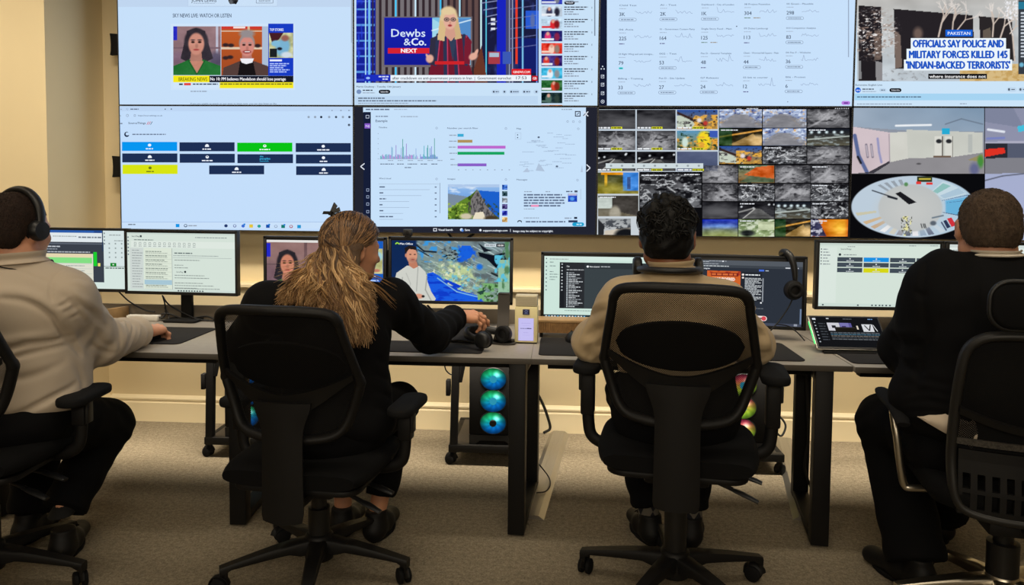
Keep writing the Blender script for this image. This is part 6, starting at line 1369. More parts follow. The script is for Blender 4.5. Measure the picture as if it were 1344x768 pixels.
# the fourth chair: headrest, slotted back shell, chrome arms and base
def exec_chair(x, y, rz, ang, dz):
    t = thing('office_chair', (x, y, 0), 'black headrest chair with chrome arms and base, carrying the man in the dark suit', 'chair', None, R(rz))
    star_base(t, ang - rz, m_chrome, 0.31, 0.13)
    MB().lathe([(0.045, 0.12), (0.045, 0.30), (0.028, 0.302), (0.028, 0.42)], 24).build('gas_lift', m_blk, t)
    MB().box(-0.11, 0.11, -0.20, 0.13, 0.39, 0.445, 0.015).build('tilt_mechanism', m_chair, t)
    MB().prism(rrect(0.50, 0.47, 0.09, 6, 0, 0.02), 0.455, 0.535, bev=0.03).build('seat', m_seat, t, smooth=50)
    def bk(px, z): return Vector((px, -0.235 - 0.10 * (z - 0.5) + 0.05 * (px / 0.23) ** 2 + 0.03 * math.exp(-((z - 0.66) / 0.12) ** 2), z))
    out = [(0.0, 0.985), (0.12, 0.98), (0.170, 0.965), (0.198, 0.93), (0.208, 0.86), (0.210, 0.75), (0.208, 0.62), (0.204, 0.53), (0.192, 0.485), (0.165, 0.462), (0.10, 0.452), (0.0, 0.45)]
    hw = lambda z: float(np.interp(z, [0.45, 0.452, 0.462, 0.485, 0.53, 0.62, 0.75, 0.86, 0.93, 0.965, 0.98], [0.10, 0.12, 0.165, 0.192, 0.204, 0.208, 0.210, 0.208, 0.198, 0.170, 0.12]))
    loop = [bk(a, b) for a, b in out] + [bk(-a, b) for a, b in out[-2:0:-1]]; loop = bez(loop + [loop[0]], 120)[:-1]
    MB().tube(loop, 0.014, 10, closed=True, flat=1.4, up=(0, 1, 0)).build('back_frame', mat('grey_black_plastic', (26, 25, 24), 0.5), t, smooth=60)
    g = [[bk(hw(0.62 + 0.36 * i / 20) * (-1 + 2 * j / 14), 0.62 + 0.36 * i / 20) + Vector((0, 0.008, 0)) for j in range(15)] for i in range(21)]
    MB().grid(g).build('back_mesh', mesh_fabric('black_back_mesh', (14, 14, 15), 0.35), t, smooth=60)
    # slotted lower shell
    mb = MB(); zs = [0.455, 0.474, 0.518, 0.530, 0.574, 0.61, 0.64]; xs = [-0.195]
    for k in range(11): xs += [-0.195 + 0.0105 + k * 0.0345, -0.195 + 0.0105 + k * 0.0345 + 0.0185]
    xs += [0.195]
    for i in range(len(zs) - 1):
        for j in range(len(xs) - 1):
            if i in (1, 3) and j % 2 == 1: continue
            P0 = [bk(xs[j], zs[i]), bk(xs[j + 1], zs[i]), bk(xs[j + 1], zs[i + 1]), bk(xs[j], zs[i + 1])]
            vs = [p + Vector((0, -0.012, 0)) for p in P0] + [p + Vector((0, 0.002, 0)) for p in P0]
            mb.add(vs, [(0, 1, 2, 3), (7, 6, 5, 4), (0, 4, 5, 1), (1, 5, 6, 2), (2, 6, 7, 3), (3, 7, 4, 0)])
    mb.build('slotted_shell', m_chair, t, smooth=20)
    g = [[bk(0.205 * (-1 + 2 * j / 20), 0.735 + 0.02 * i - 0.055 * math.cos(1.45 * (-1 + 2 * j / 20)) + 0.02) + Vector((0, -0.018, 0)) for j in range(21)] for i in range(2)]
    MB().grid(g, 0.012).build('cross_band', m_chair, t, smooth=60)
    g = [[bk(0.203 * (-1 + 2 * j / 20), 0.655 + 0.018 * i) + Vector((0, -0.014, 0)) for j in range(21)] for i in range(2)]
    MB().grid(g, 0.008).build('woven_band', mat('grey_woven_band', (62, 58, 52), 0.8, noise=(160, 0.6)), t, smooth=60)
    MB().tube(bez([(0, -0.20, 0.42), (0, -0.27, 0.44), (0, -0.285, 0.52), (0, -0.285, 0.60)], 16), 0.03, 12, flat=0.6, up=(0, 1, 0)).build('back_post', m_chair, t, smooth=60)
    # headrest
    hr = [(p[0], p[1]) for p in rrect(0.32, 0.128, 0.050, 8)]
    h = MB().prism(hr, -0.014, 0.014, T(0, -0.292, 1.068) @ RX(82), 0.010).build('headrest', m_seat, t, smooth=50)
    MB().tube([(x_, -0.292 - 0.0, 1.068 + y_) for x_, y_ in [(p[0] * 1.02, p[1] * 1.02) for p in rrect(0.32, 0.128, 0.050, 8)]], 0.007, 8, closed=True).build('headrest_rim', m_blk, h, smooth=60)
    MB().box(-0.03, 0.03, -0.315, -0.29, 0.93, 1.03, 0.008).build('headrest_stem', m_chair, t)
    for s in (-1, 1):
        pts = bez([(s * 0.12, 0.02, 0.448), (s * 0.255, -0.01, 0.445), (s * 0.285, -0.01, 0.452), (s * 0.297, -0.01, 0.50), (s * 0.310, 0.0, 0.60), (s * 0.318, 0.02, 0.665), (s * 0.315, 0.04, 0.69)], 40)
        a = MB().tube(pts, 0.0115, 12).build('armrest', m_chrome, t, smooth=60)
        pl = []
        for i in range(9): u = i / 8; pl.append((s * 0.315, -0.09 + 0.29 * u, 0.700 - 0.035 * (max(0, 0.35 - u) / 0.35) ** 2))
        MB().tube(pl, [0.020, 0.026, 0.029, 0.031, 0.032, 0.032, 0.030, 0.027, 0.020], 12, flat=0.5, up=(0, 0, 1)).build('arm_pad', m_rub, a, smooth=60)
    for c in [c for c in C.objects if c.parent is t and not c.name.startswith('base_')]: c.location.z += dz
    return t
exec_chair(1.372, 2.38, -10, 177, -0.065)
# ================================================================ bodies: one smooth surface grown from a distance field
class Field:
    def __init__(s, lo, hi, h):
        s.lo = np.array(lo, float); s.h = h
        s.n = np.ceil((np.array(hi, float) - s.lo) / h).astype(int) + 1
        s.F = np.full(s.n, 0.5, np.float32)
        s.ax = [s.lo[i] + h * np.arange(s.n[i]) for i in range(3)]
    def _win(s, lo, hi):
        a = np.clip(np.floor((np.array(lo) - s.lo) / s.h).astype(int), 0, s.n); b = np.clip(np.ceil((np.array(hi) - s.lo) / s.h).astype(int) + 1, 0, s.n)
        if np.any(b <= a): return None
        sl = tuple(slice(i, j) for i, j in zip(a, b))
        return sl, s.ax[0][sl[0]][:, None, None], s.ax[1][sl[1]][None, :, None], s.ax[2][sl[2]][None, None, :]
    def _un(s, sl, d, k):
        F = s.F[sl]
        if k > 0:
            h = np.maximum(k - np.abs(F - d), 0) / k
            s.F[sl] = np.minimum(F, d) - h * h * k * 0.25
        else: s.F[sl] = np.minimum(F, d)
    def cone(s, a, b, ra, rb, k=0.02, sq=None):
        """tapered capsule; sq=(axis vector, factor) flattens it along one direction"""
        a, b = np.array(a, float), np.array(b, float); m = max(ra, rb) * (sq[1] if sq and sq[1] > 1 else 1) + k + 3 * s.h
        w = s._win(np.minimum(a, b) - m, np.maximum(a, b) + m)
        if w is None: return s
        sl, X, Y, Z = w; ab = b - a; L = max(ab @ ab, 1e-9)
        px, py, pz = X - a[0], Y - a[1], Z - a[2]
        t = np.clip((px * ab[0] + py * ab[1] + pz * ab[2]) / L, 0, 1)
        qx, qy, qz = px - t * ab[0], py - t * ab[1], pz - t * ab[2]
        if sq:
            u = np.array(sq[0], float); u /= np.linalg.norm(u); c = qx * u[0] + qy * u[1] + qz * u[2]; g = 1 / sq[1] - 1
            qx, qy, qz = qx + c * g * u[0], qy + c * g * u[1], qz + c * g * u[2]
        d = np.sqrt(qx * qx + qy * qy + qz * qz) - (ra + (rb - ra) * t)
        s._un(sl, d.astype(np.float32), k); return s
    def chain(s, pts, rs, k=0.02, sq=None):
        for i in range(len(pts) - 1): s.cone(pts[i], pts[i + 1], rs[i], rs[i + 1], k, sq)
        return s
    def ell(s, c, r, k=0.02, M=None, sub=False):
        c = np.array(c, float); r = np.array(r, float); m = r.max() + k + 3 * s.h
        w = s._win(c - m, c + m)
        if w is None: return s
        sl, X, Y, Z = w; px, py, pz = X - c[0], Y - c[1], Z - c[2]
        if M is not None:
            A = np.array(M.to_3x3().transposed())
            px, py, pz = (A[0, 0] * px + A[0, 1] * py + A[0, 2] * pz, A[1, 0] * px + A[1, 1] * py + A[1, 2] * pz, A[2, 0] * px + A[2, 1] * py + A[2, 2] * pz)
        k0 = np.sqrt((px / r[0]) ** 2 + (py / r[1]) ** 2 + (pz / r[2]) ** 2)
        k1 = np.sqrt((px / r[0] ** 2) ** 2 + (py / r[1] ** 2) ** 2 + (pz / r[2] ** 2) ** 2)
        d = np.where(k1 > 1e-6, k0 * (k0 - 1) / np.maximum(k1, 1e-6), -r.min()).astype(np.float32)
        if sub:
            F = s.F[sl]; d = -d
            h = np.maximum(k - np.abs(F - d), 0) / max(k, 1e-6); s.F[sl] = np.maximum(F, d) + h * h * k * 0.25
        else: s._un(sl, d, k)
        return s
    def fold(s, pts, amp, wd):
        """amp > 0 presses a crease, amp < 0 raises a ridge along a line"""
        P = bez(pts, 14) if len(pts) > 2 else [Vector(p) for p in pts]
        P = np.array([tuple(p) for p in P]); m = 3 * wd
        w = s._win(P.min(0) - m, P.max(0) + m)
        if w is None: return s
        sl, X, Y, Z = w; D = np.full(s.F[sl].shape, 9.0)
        n = len(P) - 1; T_ = np.zeros_like(D)
        for i in range(n):
            ab = P[i + 1] - P[i]; L = max(ab @ ab, 1e-9); px, py, pz = X - P[i][0], Y - P[i][1], Z - P[i][2]
            t = np.clip((px * ab[0] + py * ab[1] + pz * ab[2]) / L, 0, 1)
            d = (px - t * ab[0]) ** 2 + (py - t * ab[1]) ** 2 + (pz - t * ab[2]) ** 2
            T_ = np.where(d < D, (i + t) / n, T_); D = np.minimum(D, d)
        s.F[sl] += (amp * np.exp(-D / wd ** 2) * np.sin(PI * np.clip(T_ * 0.9 + 0.05, 0, 1)) ** 0.5).astype(np.float32); return s
    def ripple(s, c, rad, dirv, freq, amp, warp=0.0, seed=0):
        """gathers of cloth: soft waves across dirv inside a ball"""
        c = np.array(c, float); w = s._win(c - rad, c + rad)
        if w is None: return s
        sl, X, Y, Z = w; d = np.array(dirv, float); d /= np.linalg.norm(d)
        px, py, pz = X - c[0], Y - c[1], Z - c[2]
        rr = np.sqrt(px ** 2 + py ** 2 + pz ** 2) / rad
        ph = (px * d[0] + py * d[1] + pz * d[2]) * freq + warp * np.sin(px * 31 + seed) * np.cos(py * 27 + seed * 2) + warp * np.sin(pz * 23 + seed)
        s.F[sl] += (amp * np.sin(ph) * np.clip(1 - rr, 0, 1) ** 0.7).astype(np.float32); return s
    def cut(s, p, n):
        """keep the side the normal points away from"""
        X, Y, Z = s.ax[0][:, None, None], s.ax[1][None, :, None], s.ax[2][None, None, :]
        n = np.array(n, float); n /= np.linalg.norm(n)
        s.F = np.maximum(s.F, ((X - p[0]) * n[0] + (Y - p[1]) * n[1] + (Z - p[2]) * n[2]).astype(np.float32)); return s
    def surf(s, x, y):
        """where the line of sight through a point meets the surface grown so far"""
        d = ray(x, y); t = np.arange(1.5, 3.6, 0.003) / d.y
        P = np.array(ORIG)[None] + t[:, None] * np.array(d)[None]
        I = np.rint((P - s.lo) / s.h).astype(int); ok = ((I >= 0) & (I < s.n)).all(1)
        f = np.full(len(t), 9.0); f[ok] = s.F[tuple(I[ok].T)]
        k = np.argmax(f < 0) if (f < 0).any() else int(np.argmin(f))
        return Vector(P[k])
    def crease(s, pix, amp, wd):
        return s.fold([s.surf(*p) for p in pix], amp, wd)
    def mesh(s):
        F = s.F.copy()
        for a in range(3):
            i = [slice(None)] * 3; i[a] = 0; F[tuple(i)] = np.maximum(F[tuple(i)], 0.01); i[a] = -1; F[tuple(i)] = np.maximum(F[tuple(i)], 0.01)
        neg = F < 0; nx, ny, nz = F.shape
        c = [(i, j, k) for i in (0, 1) for j in (0, 1) for k in (0, 1)]
        cnt = sum(neg[i:nx - 1 + i, j:ny - 1 + j, k:nz - 1 + k].astype(np.int8) for i, j, k in c)
        cells = np.argwhere((cnt > 0) & (cnt < 8))
        idx = np.full((nx - 1, ny - 1, nz - 1), -1, np.int64); idx[tuple(cells.T)] = np.arange(len(cells))
        acc = np.zeros((len(cells), 3)); num = np.zeros(len(cells))
        for a in range(len(c)):
            for b in range(a + 1, len(c)):
                da = np.array(c[a]); db = np.array(c[b])
                if np.abs(da - db).sum() != 1: continue
                fa = F[tuple((cells + da).T)]; fb = F[tuple((cells + db).T)]; m = (fa < 0) != (fb < 0)
                t = np.where(m, fa / np.where(m, fa - fb, 1), 0)
                acc += np.where(m[:, None], da + (db - da) * t[:, None], 0); num += m
        V_ = s.lo + s.h * (cells + acc / num[:, None])
        quads = []
        for ax in range(3):
            sl0 = [slice(1, -1)] * 3; sl1 = [slice(1, -1)] * 3; sl0[ax] = slice(0, -1); sl1[ax] = slice(1, None)
            A, B = neg[tuple(sl0)], neg[tuple(sl1)]
            e = np.argwhere(A != B); off = np.array([1, 1, 1]); off[ax] = 0; e = e + off
            flip = neg[tuple(e.T)]
            u, v = (ax + 1) % 3, (ax + 2) % 3; du = np.zeros(3, int); dv = np.zeros(3, int); du[u] = 1; dv[v] = 1
            q = np.stack([idx[tuple((e - du - dv).T)], idx[tuple((e - dv).T)], idx[tuple(e.T)], idx[tuple((e - du).T)]], 1)
            q[~flip] = q[~flip][:, ::-1]; quads.append(q)
        Q = np.concatenate(quads); Q = Q[(Q >= 0).all(1)]
        return V_, Q
def smooth_mesh(V_, Q, it=1, lam=0.5):
    E = np.concatenate([Q[:, [0, 1]], Q[:, [1, 2]], Q[:, [2, 3]], Q[:, [3, 0]]])
    for _ in range(it):
        S = np.zeros_like(V_); n = np.zeros(len(V_))
        for a, b in ((0, 1), (1, 0)):
            np.add.at(S, E[:, a], V_[E[:, b]]); np.add.at(n, E[:, a], 1)
        V_ = V_ + lam * (S / np.maximum(n, 1)[:, None] - V_)
    return V_
def field_obj(name, parts, m, parent=None, it=1):
    """parts: list of (V, Q); joined into one mesh object"""
    vs, fs, o = [], [], 0
    for V_, Q in parts:
        V_ = smooth_mesh(V_, Q, it, 0.35); vs.append(V_); fs.append(Q + o); o += len(V_)
    me = bpy.data.meshes.new(name); me.from_pydata(np.concatenate(vs).tolist(), [], np.concatenate(fs).tolist())
    me.polygons.foreach_set('use_smooth', [True] * len(me.polygons)); me.materials.append(m); me.update()
    ob = bpy.data.objects.new(name, me); C.objects.link(ob)
    if parent is not None:
        ob.parent = parent; ob.matrix_parent_inverse = Matrix.Translation(-parent.location)
    return ob
def frame_of(fwd, up):
    f = Vector(fwd).normalized(); u = Vector(up); u = (u - f * u.dot(f)).normalized(); r = f.cross(u)
    M = Matrix((r, f, u)).transposed(); return M          # columns: right, forward, up
def hand(wrist, fwd, back, side, curl=0.5, spread=1.0, scale=1.0, curls=None):
    """palm, four unequal fingers and a thumb. fwd: towards the fingers, back: out of the back of the hand,
    side +1: thumb on the right of fwd when seen from the back"""
    M = frame_of(fwd, back); W = Vector(wrist); S = scale
    def L(x, y, z): return W + M @ Vector((x * side * S, y * S, z * S))
    F = Field(np.array(W) - 0.21 * S, np.array(W) + 0.21 * S, 0.0026)
    F.cone(L(0, -0.035, 0), L(0, 0.012, 0), 0.029 * S, 0.028 * S, 0.01, (tuple(M @ Vector((0, 0, 1))), 0.72))
    kn = [(0.031, 0.092, 0.004), (0.011, 0.097, 0.007), (-0.010, 0.092, 0.006), (-0.029, 0.083, 0.001)]
    for i, (x, y, z) in enumerate(kn):
        F.cone(L(x * 0.55, 0.012, -0.002), L(x, y - 0.006, z - 0.004), 0.0165 * S, 0.0118 * S, 0.012)
    F.cone(L(0.018, 0.03, -0.012), L(0.030, 0.055, -0.012), 0.016 * S, 0.013 * S, 0.014)
    F.cone(L(-0.02, 0.025, -0.010), L(-0.026, 0.065, -0.008), 0.014 * S, 0.012 * S, 0.012)
    ln = [(0.043, 0.026, 0.021), (0.047, 0.030, 0.022), (0.044, 0.028, 0.021), (0.034, 0.021, 0.019)]
    for i, ((x, y, z), l) in enumerate(zip(kn, ln)):
        c = (curls[i] if curls else curl); p = L(x, y - 0.006, z - 0.004); a = 0.15 + 0.75 * c; r0 = (0.0096, 0.0100, 0.0095, 0.0083)[i] * S
        sx = (0.16, 0.03, -0.09, -0.22)[i] * spread
        for j in range(3):
            d = M @ Vector((sx * side * math.cos(a), math.cos(a), -math.sin(a))); q = p + d.normalized() * l[j] * S
            F.cone(p, q, r0 * (1 - 0.08 * j), r0 * (0.93 - 0.09 * j), 0.004); F.ell(p + M @ Vector((0, 0, 0.0025 * S)), (r0 * 1.06,) * 3, 0.004)
            p = q; a += (0.95, 0.75, 0)[j] * c + 0.08
    p = L(0.024, 0.026, -0.010); q = L(0.050, 0.058, -0.022 - 0.006 * curl); r_ = L(0.056 - 0.010 * curl, 0.087, -0.030 - 0.012 * curl); e = L(0.050 - 0.02 * curl, 0.108, -0.036 - 0.014 * curl)
    F.cone(p, q, 0.0155 * S, 0.0115 * S, 0.012); F.cone(q, r_, 0.0112 * S, 0.0098 * S, 0.005); F.cone(r_, e, 0.0098 * S, 0.0078 * S, 0.004)
    return F.mesh()
def skin_mat(name, rgb):
    m = mat(name, rgb, 0.5, spec=0.35, noise=(26, 0.08), bump=(220, 0.12, 0.001))
    b = m.node_tree.nodes['Principled BSDF']; b.inputs['Subsurface Weight'].default_value = 0.08; b.inputs['Subsurface Radius'].default_value = (0.012, 0.004, 0.002)
    return m
def cloth_mat(name, rgb, rough=0.85, wr=0.35):
    """fine weave plus soft crumples"""
    m = bpy.data.materials.new(name); m.use_nodes = True; nt = m.node_tree; b = nt.nodes['Principled BSDF']; Lk = nt.links.new
    b.inputs['Base Color'].default_value = (*lin(rgb), 1); b.inputs['Roughness'].default_value = rough; b.inputs['Specular IOR Level'].default_value = 0.15
    b.inputs['Sheen Weight'].default_value = 0.12 if rgb[0] > 60 else 0.0
    tc = nt.nodes.new('ShaderNodeTexCoord'); n = nt.nodes.new('ShaderNodeTexNoise'); n.inputs['Scale'].default_value = 7; n.inputs['Detail'].default_value = 1.0; n.inputs['Distortion'].default_value = 0.6
    n2 = nt.nodes.new('ShaderNodeTexNoise'); n2.inputs['Scale'].default_value = 420
    b1 = nt.nodes.new('ShaderNodeBump'); b1.inputs['Strength'].default_value = wr; b1.inputs['Distance'].default_value = 0.03
    b2 = nt.nodes.new('ShaderNodeBump'); b2.inputs['Strength'].default_value = 0.12; b2.inputs['Distance'].default_value = 0.001
    Lk(tc.outputs['Object'], n.inputs['Vector']); Lk(tc.outputs['Object'], n2.inputs['Vector'])
    Lk(n.outputs['Fac'], b1.inputs['Height']); Lk(n2.outputs['Fac'], b2.inputs['Height']); Lk(b1.outputs['Normal'], b2.inputs['Normal']); Lk(b2.outputs['Normal'], b.inputs['Normal'])
    return m
def head_frame(yaw, pitch, roll=0):
    return (Matrix.Rotation(R(yaw), 3, 'Z') @ Matrix.Rotation(R(pitch), 3, 'X') @ Matrix.Rotation(R(roll), 3, 'Y'))
def head_prims(F, c, H, S=1.0, fat=1.0):
    """c: centre between the ears; H columns right / forward / up"""
    c = Vector(c)
    def L(x, y, z): return c + H @ Vector((x, y, z)) * S
    F.ell(L(0, -0.012, 0.030), (0.079 * S, 0.098 * S, 0.088 * S), 0.02, H)
    F.ell(L(0, 0.02, -0.025), (0.069 * S * fat, 0.078 * S, 0.082 * S), 0.03, H)
    F.ell(L(0, 0.045, -0.075), (0.048 * S * fat, 0.045 * S, 0.038 * S), 0.03, H)
    F.cone(L(-0.05 * fat, 0.0, -0.065), L(-0.02, 0.07, -0.088), 0.024 * S, 0.016 * S, 0.02); F.cone(L(0.05 * fat, 0.0, -0.065), L(0.02, 0.07, -0.088), 0.024 * S, 0.016 * S, 0.02)
    F.cone(L(0, 0.090, 0.006), L(0, 0.112, -0.030), 0.008 * S, 0.012 * S, 0.012)
    for e in (-1, 1):
        F.cone(L(0, 0.100, -0.034), L(e * 0.014, 0.095, -0.036), 0.008 * S, 0.007 * S, 0.006)
        F.cone(L(e * 0.012, 0.089, 0.022), L(e * 0.044, 0.078, 0.020), 0.009 * S, 0.008 * S, 0.012)
        F.ell(L(e * 0.030, 0.094, 0.004), (0.017 * S, 0.012 * S, 0.011 * S), 0.012, H, sub=True); F.ell(L(e * 0.030, 0.079, 0.003), (0.0125 * S,) * 3, 0.004)
        F.ell(L(e * 0.040, 0.07, -0.022), (0.022 * S, 0.016 * S, 0.016 * S), 0.02, H)
        # ear: rim, lobe and hollow
        E = H @ Matrix.Rotation(R(-e * 22), 3, 'Z'); F.ell(L(e * 0.082 * (1 if fat < 1.02 else 1.02), -0.010, -0.002), (0.010 * S, 0.021 * S, 0.032 * S), 0.006, E)
        F.ell(L(e * 0.079, -0.004, -0.028), (0.008 * S, 0.011 * S, 0.012 * S), 0.006, E); F.ell(L(e * 0.094, -0.004, -0.002), (0.008 * S, 0.010 * S, 0.017 * S), 0.004, E, sub=True)
    F.cone(L(-0.018, 0.091, -0.058), L(0.018, 0.091, -0.058), 0.0065 * S, 0.0065 * S, 0.006); F.cone(L(-0.014, 0.089, -0.069), L(0.014, 0.089, -0.069), 0.0075 * S, 0.0075 * S, 0.006)
    F.fold([L(-0.024, 0.096, -0.0635), L(0, 0.102, -0.0635), L(0.024, 0.096, -0.0635)], 0.003, 0.003)
    F.ell(L(0, 0.083, -0.092), (0.018 * S, 0.012 * S, 0.012 * S), 0.014, H)
# ================================================================ people
def lerp(a, b, t): return Vector(a) * (1 - t) + Vector(b) * t
m_black_cloth = cloth_mat('black_suit_cloth', (9, 9, 11), 0.85, 0.3)
m_trouser = cloth_mat('black_trouser_cloth', (8, 8, 10), 0.9, 0.3)
m_shoe = mat('black_leather', (12, 11, 11), 0.6, spec=0.3)
def bounds(pts, m):
    A = np.array([tuple(p) for p in pts]); return A.min(0) - m, A.max(0) + m
def person(name_label, J, sp, loc):
    """skin: head, neck, torso, limbs as one surface plus detailed hands"""
    H = head_frame(*J['hrot'])
    pts = [J[k] for k in ('pel', 'chest', 'neck', 'head', 'shL', 'shR', 'elL', 'elR', 'wrL', 'wrR', 'hipL', 'hipR', 'knL', 'knR', 'anL', 'anR')]
    F = Field(*bounds(pts, 0.2), 0.0068)
    s = sp['s']
    F.ell(J['pel'], (0.15 * s, 0.11 * s, 0.11 * s), 0.03); F.cone(J['pel'], J['chest'], 0.11 * s, 0.12 * s, 0.04); F.cone(J['shL'], J['shR'], 0.045, 0.045, 0.04)
    F.cone(J['chest'], J['neck'], 0.09, 0.055 * sp['neck'], 0.04); hn = Vector(J['head']) + H @ Vector((0, -0.02, -0.05))
    F.cone(J['neck'], hn, 0.054 * sp['neck'], 0.050 * sp['neck'], 0.025)
    for q in 'LR':
        F.cone(J['sh' + q], J['el' + q], 0.040, 0.034, 0.02); F.cone(J['el' + q], J['wr' + q], 0.034, 0.024, 0.02)
        F.cone(J['hip' + q], J['kn' + q], 0.065, 0.048, 0.03); F.cone(J['kn' + q], J['an' + q], 0.046, 0.032, 0.02)
        F.ell(lerp(J['kn' + q], J['an' + q], 0.3) + Vector((0, -0.012, 0)), (0.045, 0.05, 0.08), 0.03)
    head_prims(F, J['head'], H, sp.get('hs', 1.0), sp.get('fat', 1.0))
    parts = [F.mesh()]
    for q in 'LR':
        if 'hand' + q in J:
            a = J['hand' + q]; parts.append(hand(J['wr' + q], a[0], a[1], a[2], **a[3]))
    o = field_obj('person', parts, sp['skin'])
    # origin at the seat
    me = o.data; v = np.empty(len(me.vertices) * 3); me.vertices.foreach_get('co', v); v = v.reshape(-1, 3) - np.array(loc); me.vertices.foreach_set('co', v.ravel()); me.update()
    o.location = loc
    tag(o, name_label, 'person')
    return o, H
def shoes(par, J, m, L=0.25):
    for q in 'LR':
        a = Vector(J['an' + q]); d = Vector(J['toe' + q]); d.z = 0; d.normalize(); up = Vector((0, 0, 1)); base = Vector((a.x, a.y, 0))
        Mx = frame_of(d, up)
        def P_(x, y, z): return base + Mx @ Vector((x, y, z))
        F = Field(np.array(base) - [0.3, 0.3, 0.03], np.array(base) + [0.3, 0.3, 0.17], 0.005)
        F.cone(P_(0, -0.035, 0.045), P_(0, 0.05, 0.045), 0.041, 0.043, 0.02); F.cone(P_(0, 0.05, 0.042), P_(0.004, L - 0.09, 0.030), 0.044, 0.036, 0.02, (tuple(up), 0.85)); F.cone(P_(0, -0.02, 0.05), P_(0, -0.012, 0.10), 0.040, 0.040, 0.02)
        F.fold([P_(-0.05, L - 0.11, 0.05), P_(0, L - 0.12, 0.075), P_(0.05, L - 0.11, 0.05)], 0.003, 0.006)
        F.cut(P_(0, 0, 0.004), (0, 0, -1)); F.cut(P_(0, 0, 0.112), (0, 0, 1))
        sh = field_obj('shoe', [F.mesh()], m, par)
        out = []
        for k in range(28):
            t = 2 * PI * k / 28; y = math.cos(t); x = math.sin(t); yy = 0.055 + (L - 0.03) / 2 * y; ww = 0.044 if y > 0 else 0.040; out.append(P_(x * ww * (1 - 0.12 * y * y), yy, 0.0))
        MB().prism([(p.x - par.location.x, p.y - par.location.y) for p in out], 0.001 - par.location.z, 0.016 - par.location.z, bev=0.003).build('sole', m_rub, sh)
        so = [c for c in C.objects if c.parent is sh][-1]; so.matrix_parent_inverse = Matrix.Identity(4)
        so.matrix_parent_inverse = (sh.matrix_parent_inverse).inverted() @ Matrix.Identity(4)
        if 'lace' in J:
            mb = MB()
            for k in range(3):
                y0 = 0.05 + k * 0.022; mb.tube([P_(-0.022, y0, 0.086 - k * 0.006), P_(0, y0 + 0.004, 0.093 - k * 0.006), P_(0.022, y0, 0.086 - k * 0.006)], 0.0025, 6)
            l = mb.build('laces', m_rub, sh); l.matrix_parent_inverse = (par.matrix_world @ sh.matrix_parent_inverse).inverted() if False else Matrix.Translation(-par.location) if False else sh.matrix_parent_inverse.inverted() @ Matrix.Translation(-par.location)
def trousers(par, J, m, rt=0.088, rk=0.070, ra=0.058, hip=(0.19, 0.15, 0.13), extra=None, hem=0.10):
    pts = [J[k] for k in ('pel', 'hipL', 'hipR', 'knL', 'knR', 'anL', 'anR')]
    F = Field(*bounds(pts, 0.26), 0.009)
    F.ell(J['pel'], hip, 0.04)
    for q in 'LR':
        F.cone(J['hip' + q], J['kn' + q], rt * 1.05, rk * 1.05, 0.05); e = Vector(J['an' + q]) + (Vector(J['kn' + q]) - Vector(J['an' + q])).normalized() * (hem - 0.06)
        F.cone(J['kn' + q], e, rk, ra, 0.03)
        kn = Vector(J['kn' + q]); an = Vector(J['an' + q]); hp = Vector(J['hip' + q])
        F.ripple(kn, 0.17, (kn - an), 90, 0.004, 1.5, 1); F.ripple(lerp(kn, an, 0.85), 0.16, (kn - an), 75, 0.005, 1.2, 2); F.ripple(lerp(hp, kn, 0.15), 0.18, (kn - hp), 70, 0.004, 1.2, 3)
        a = (e - kn).normalized(); F_cut = e
        X, Y, Z = F.ax[0][:, None, None], F.ax[1][None, :, None], F.ax[2][None, None, :]
        d = ((X - e.x) * a.x + (Y - e.y) * a.y + (Z - e.z) * a.z); near = ((X - e.x) ** 2 + (Y - e.y) ** 2 + (Z - e.z) ** 2) < 0.13 ** 2
        F.F = np.where(near, np.maximum(F.F, d.astype(np.float32)), F.F)
    if extra: extra(F)
    return field_obj('trousers', [F.mesh()], m, par)
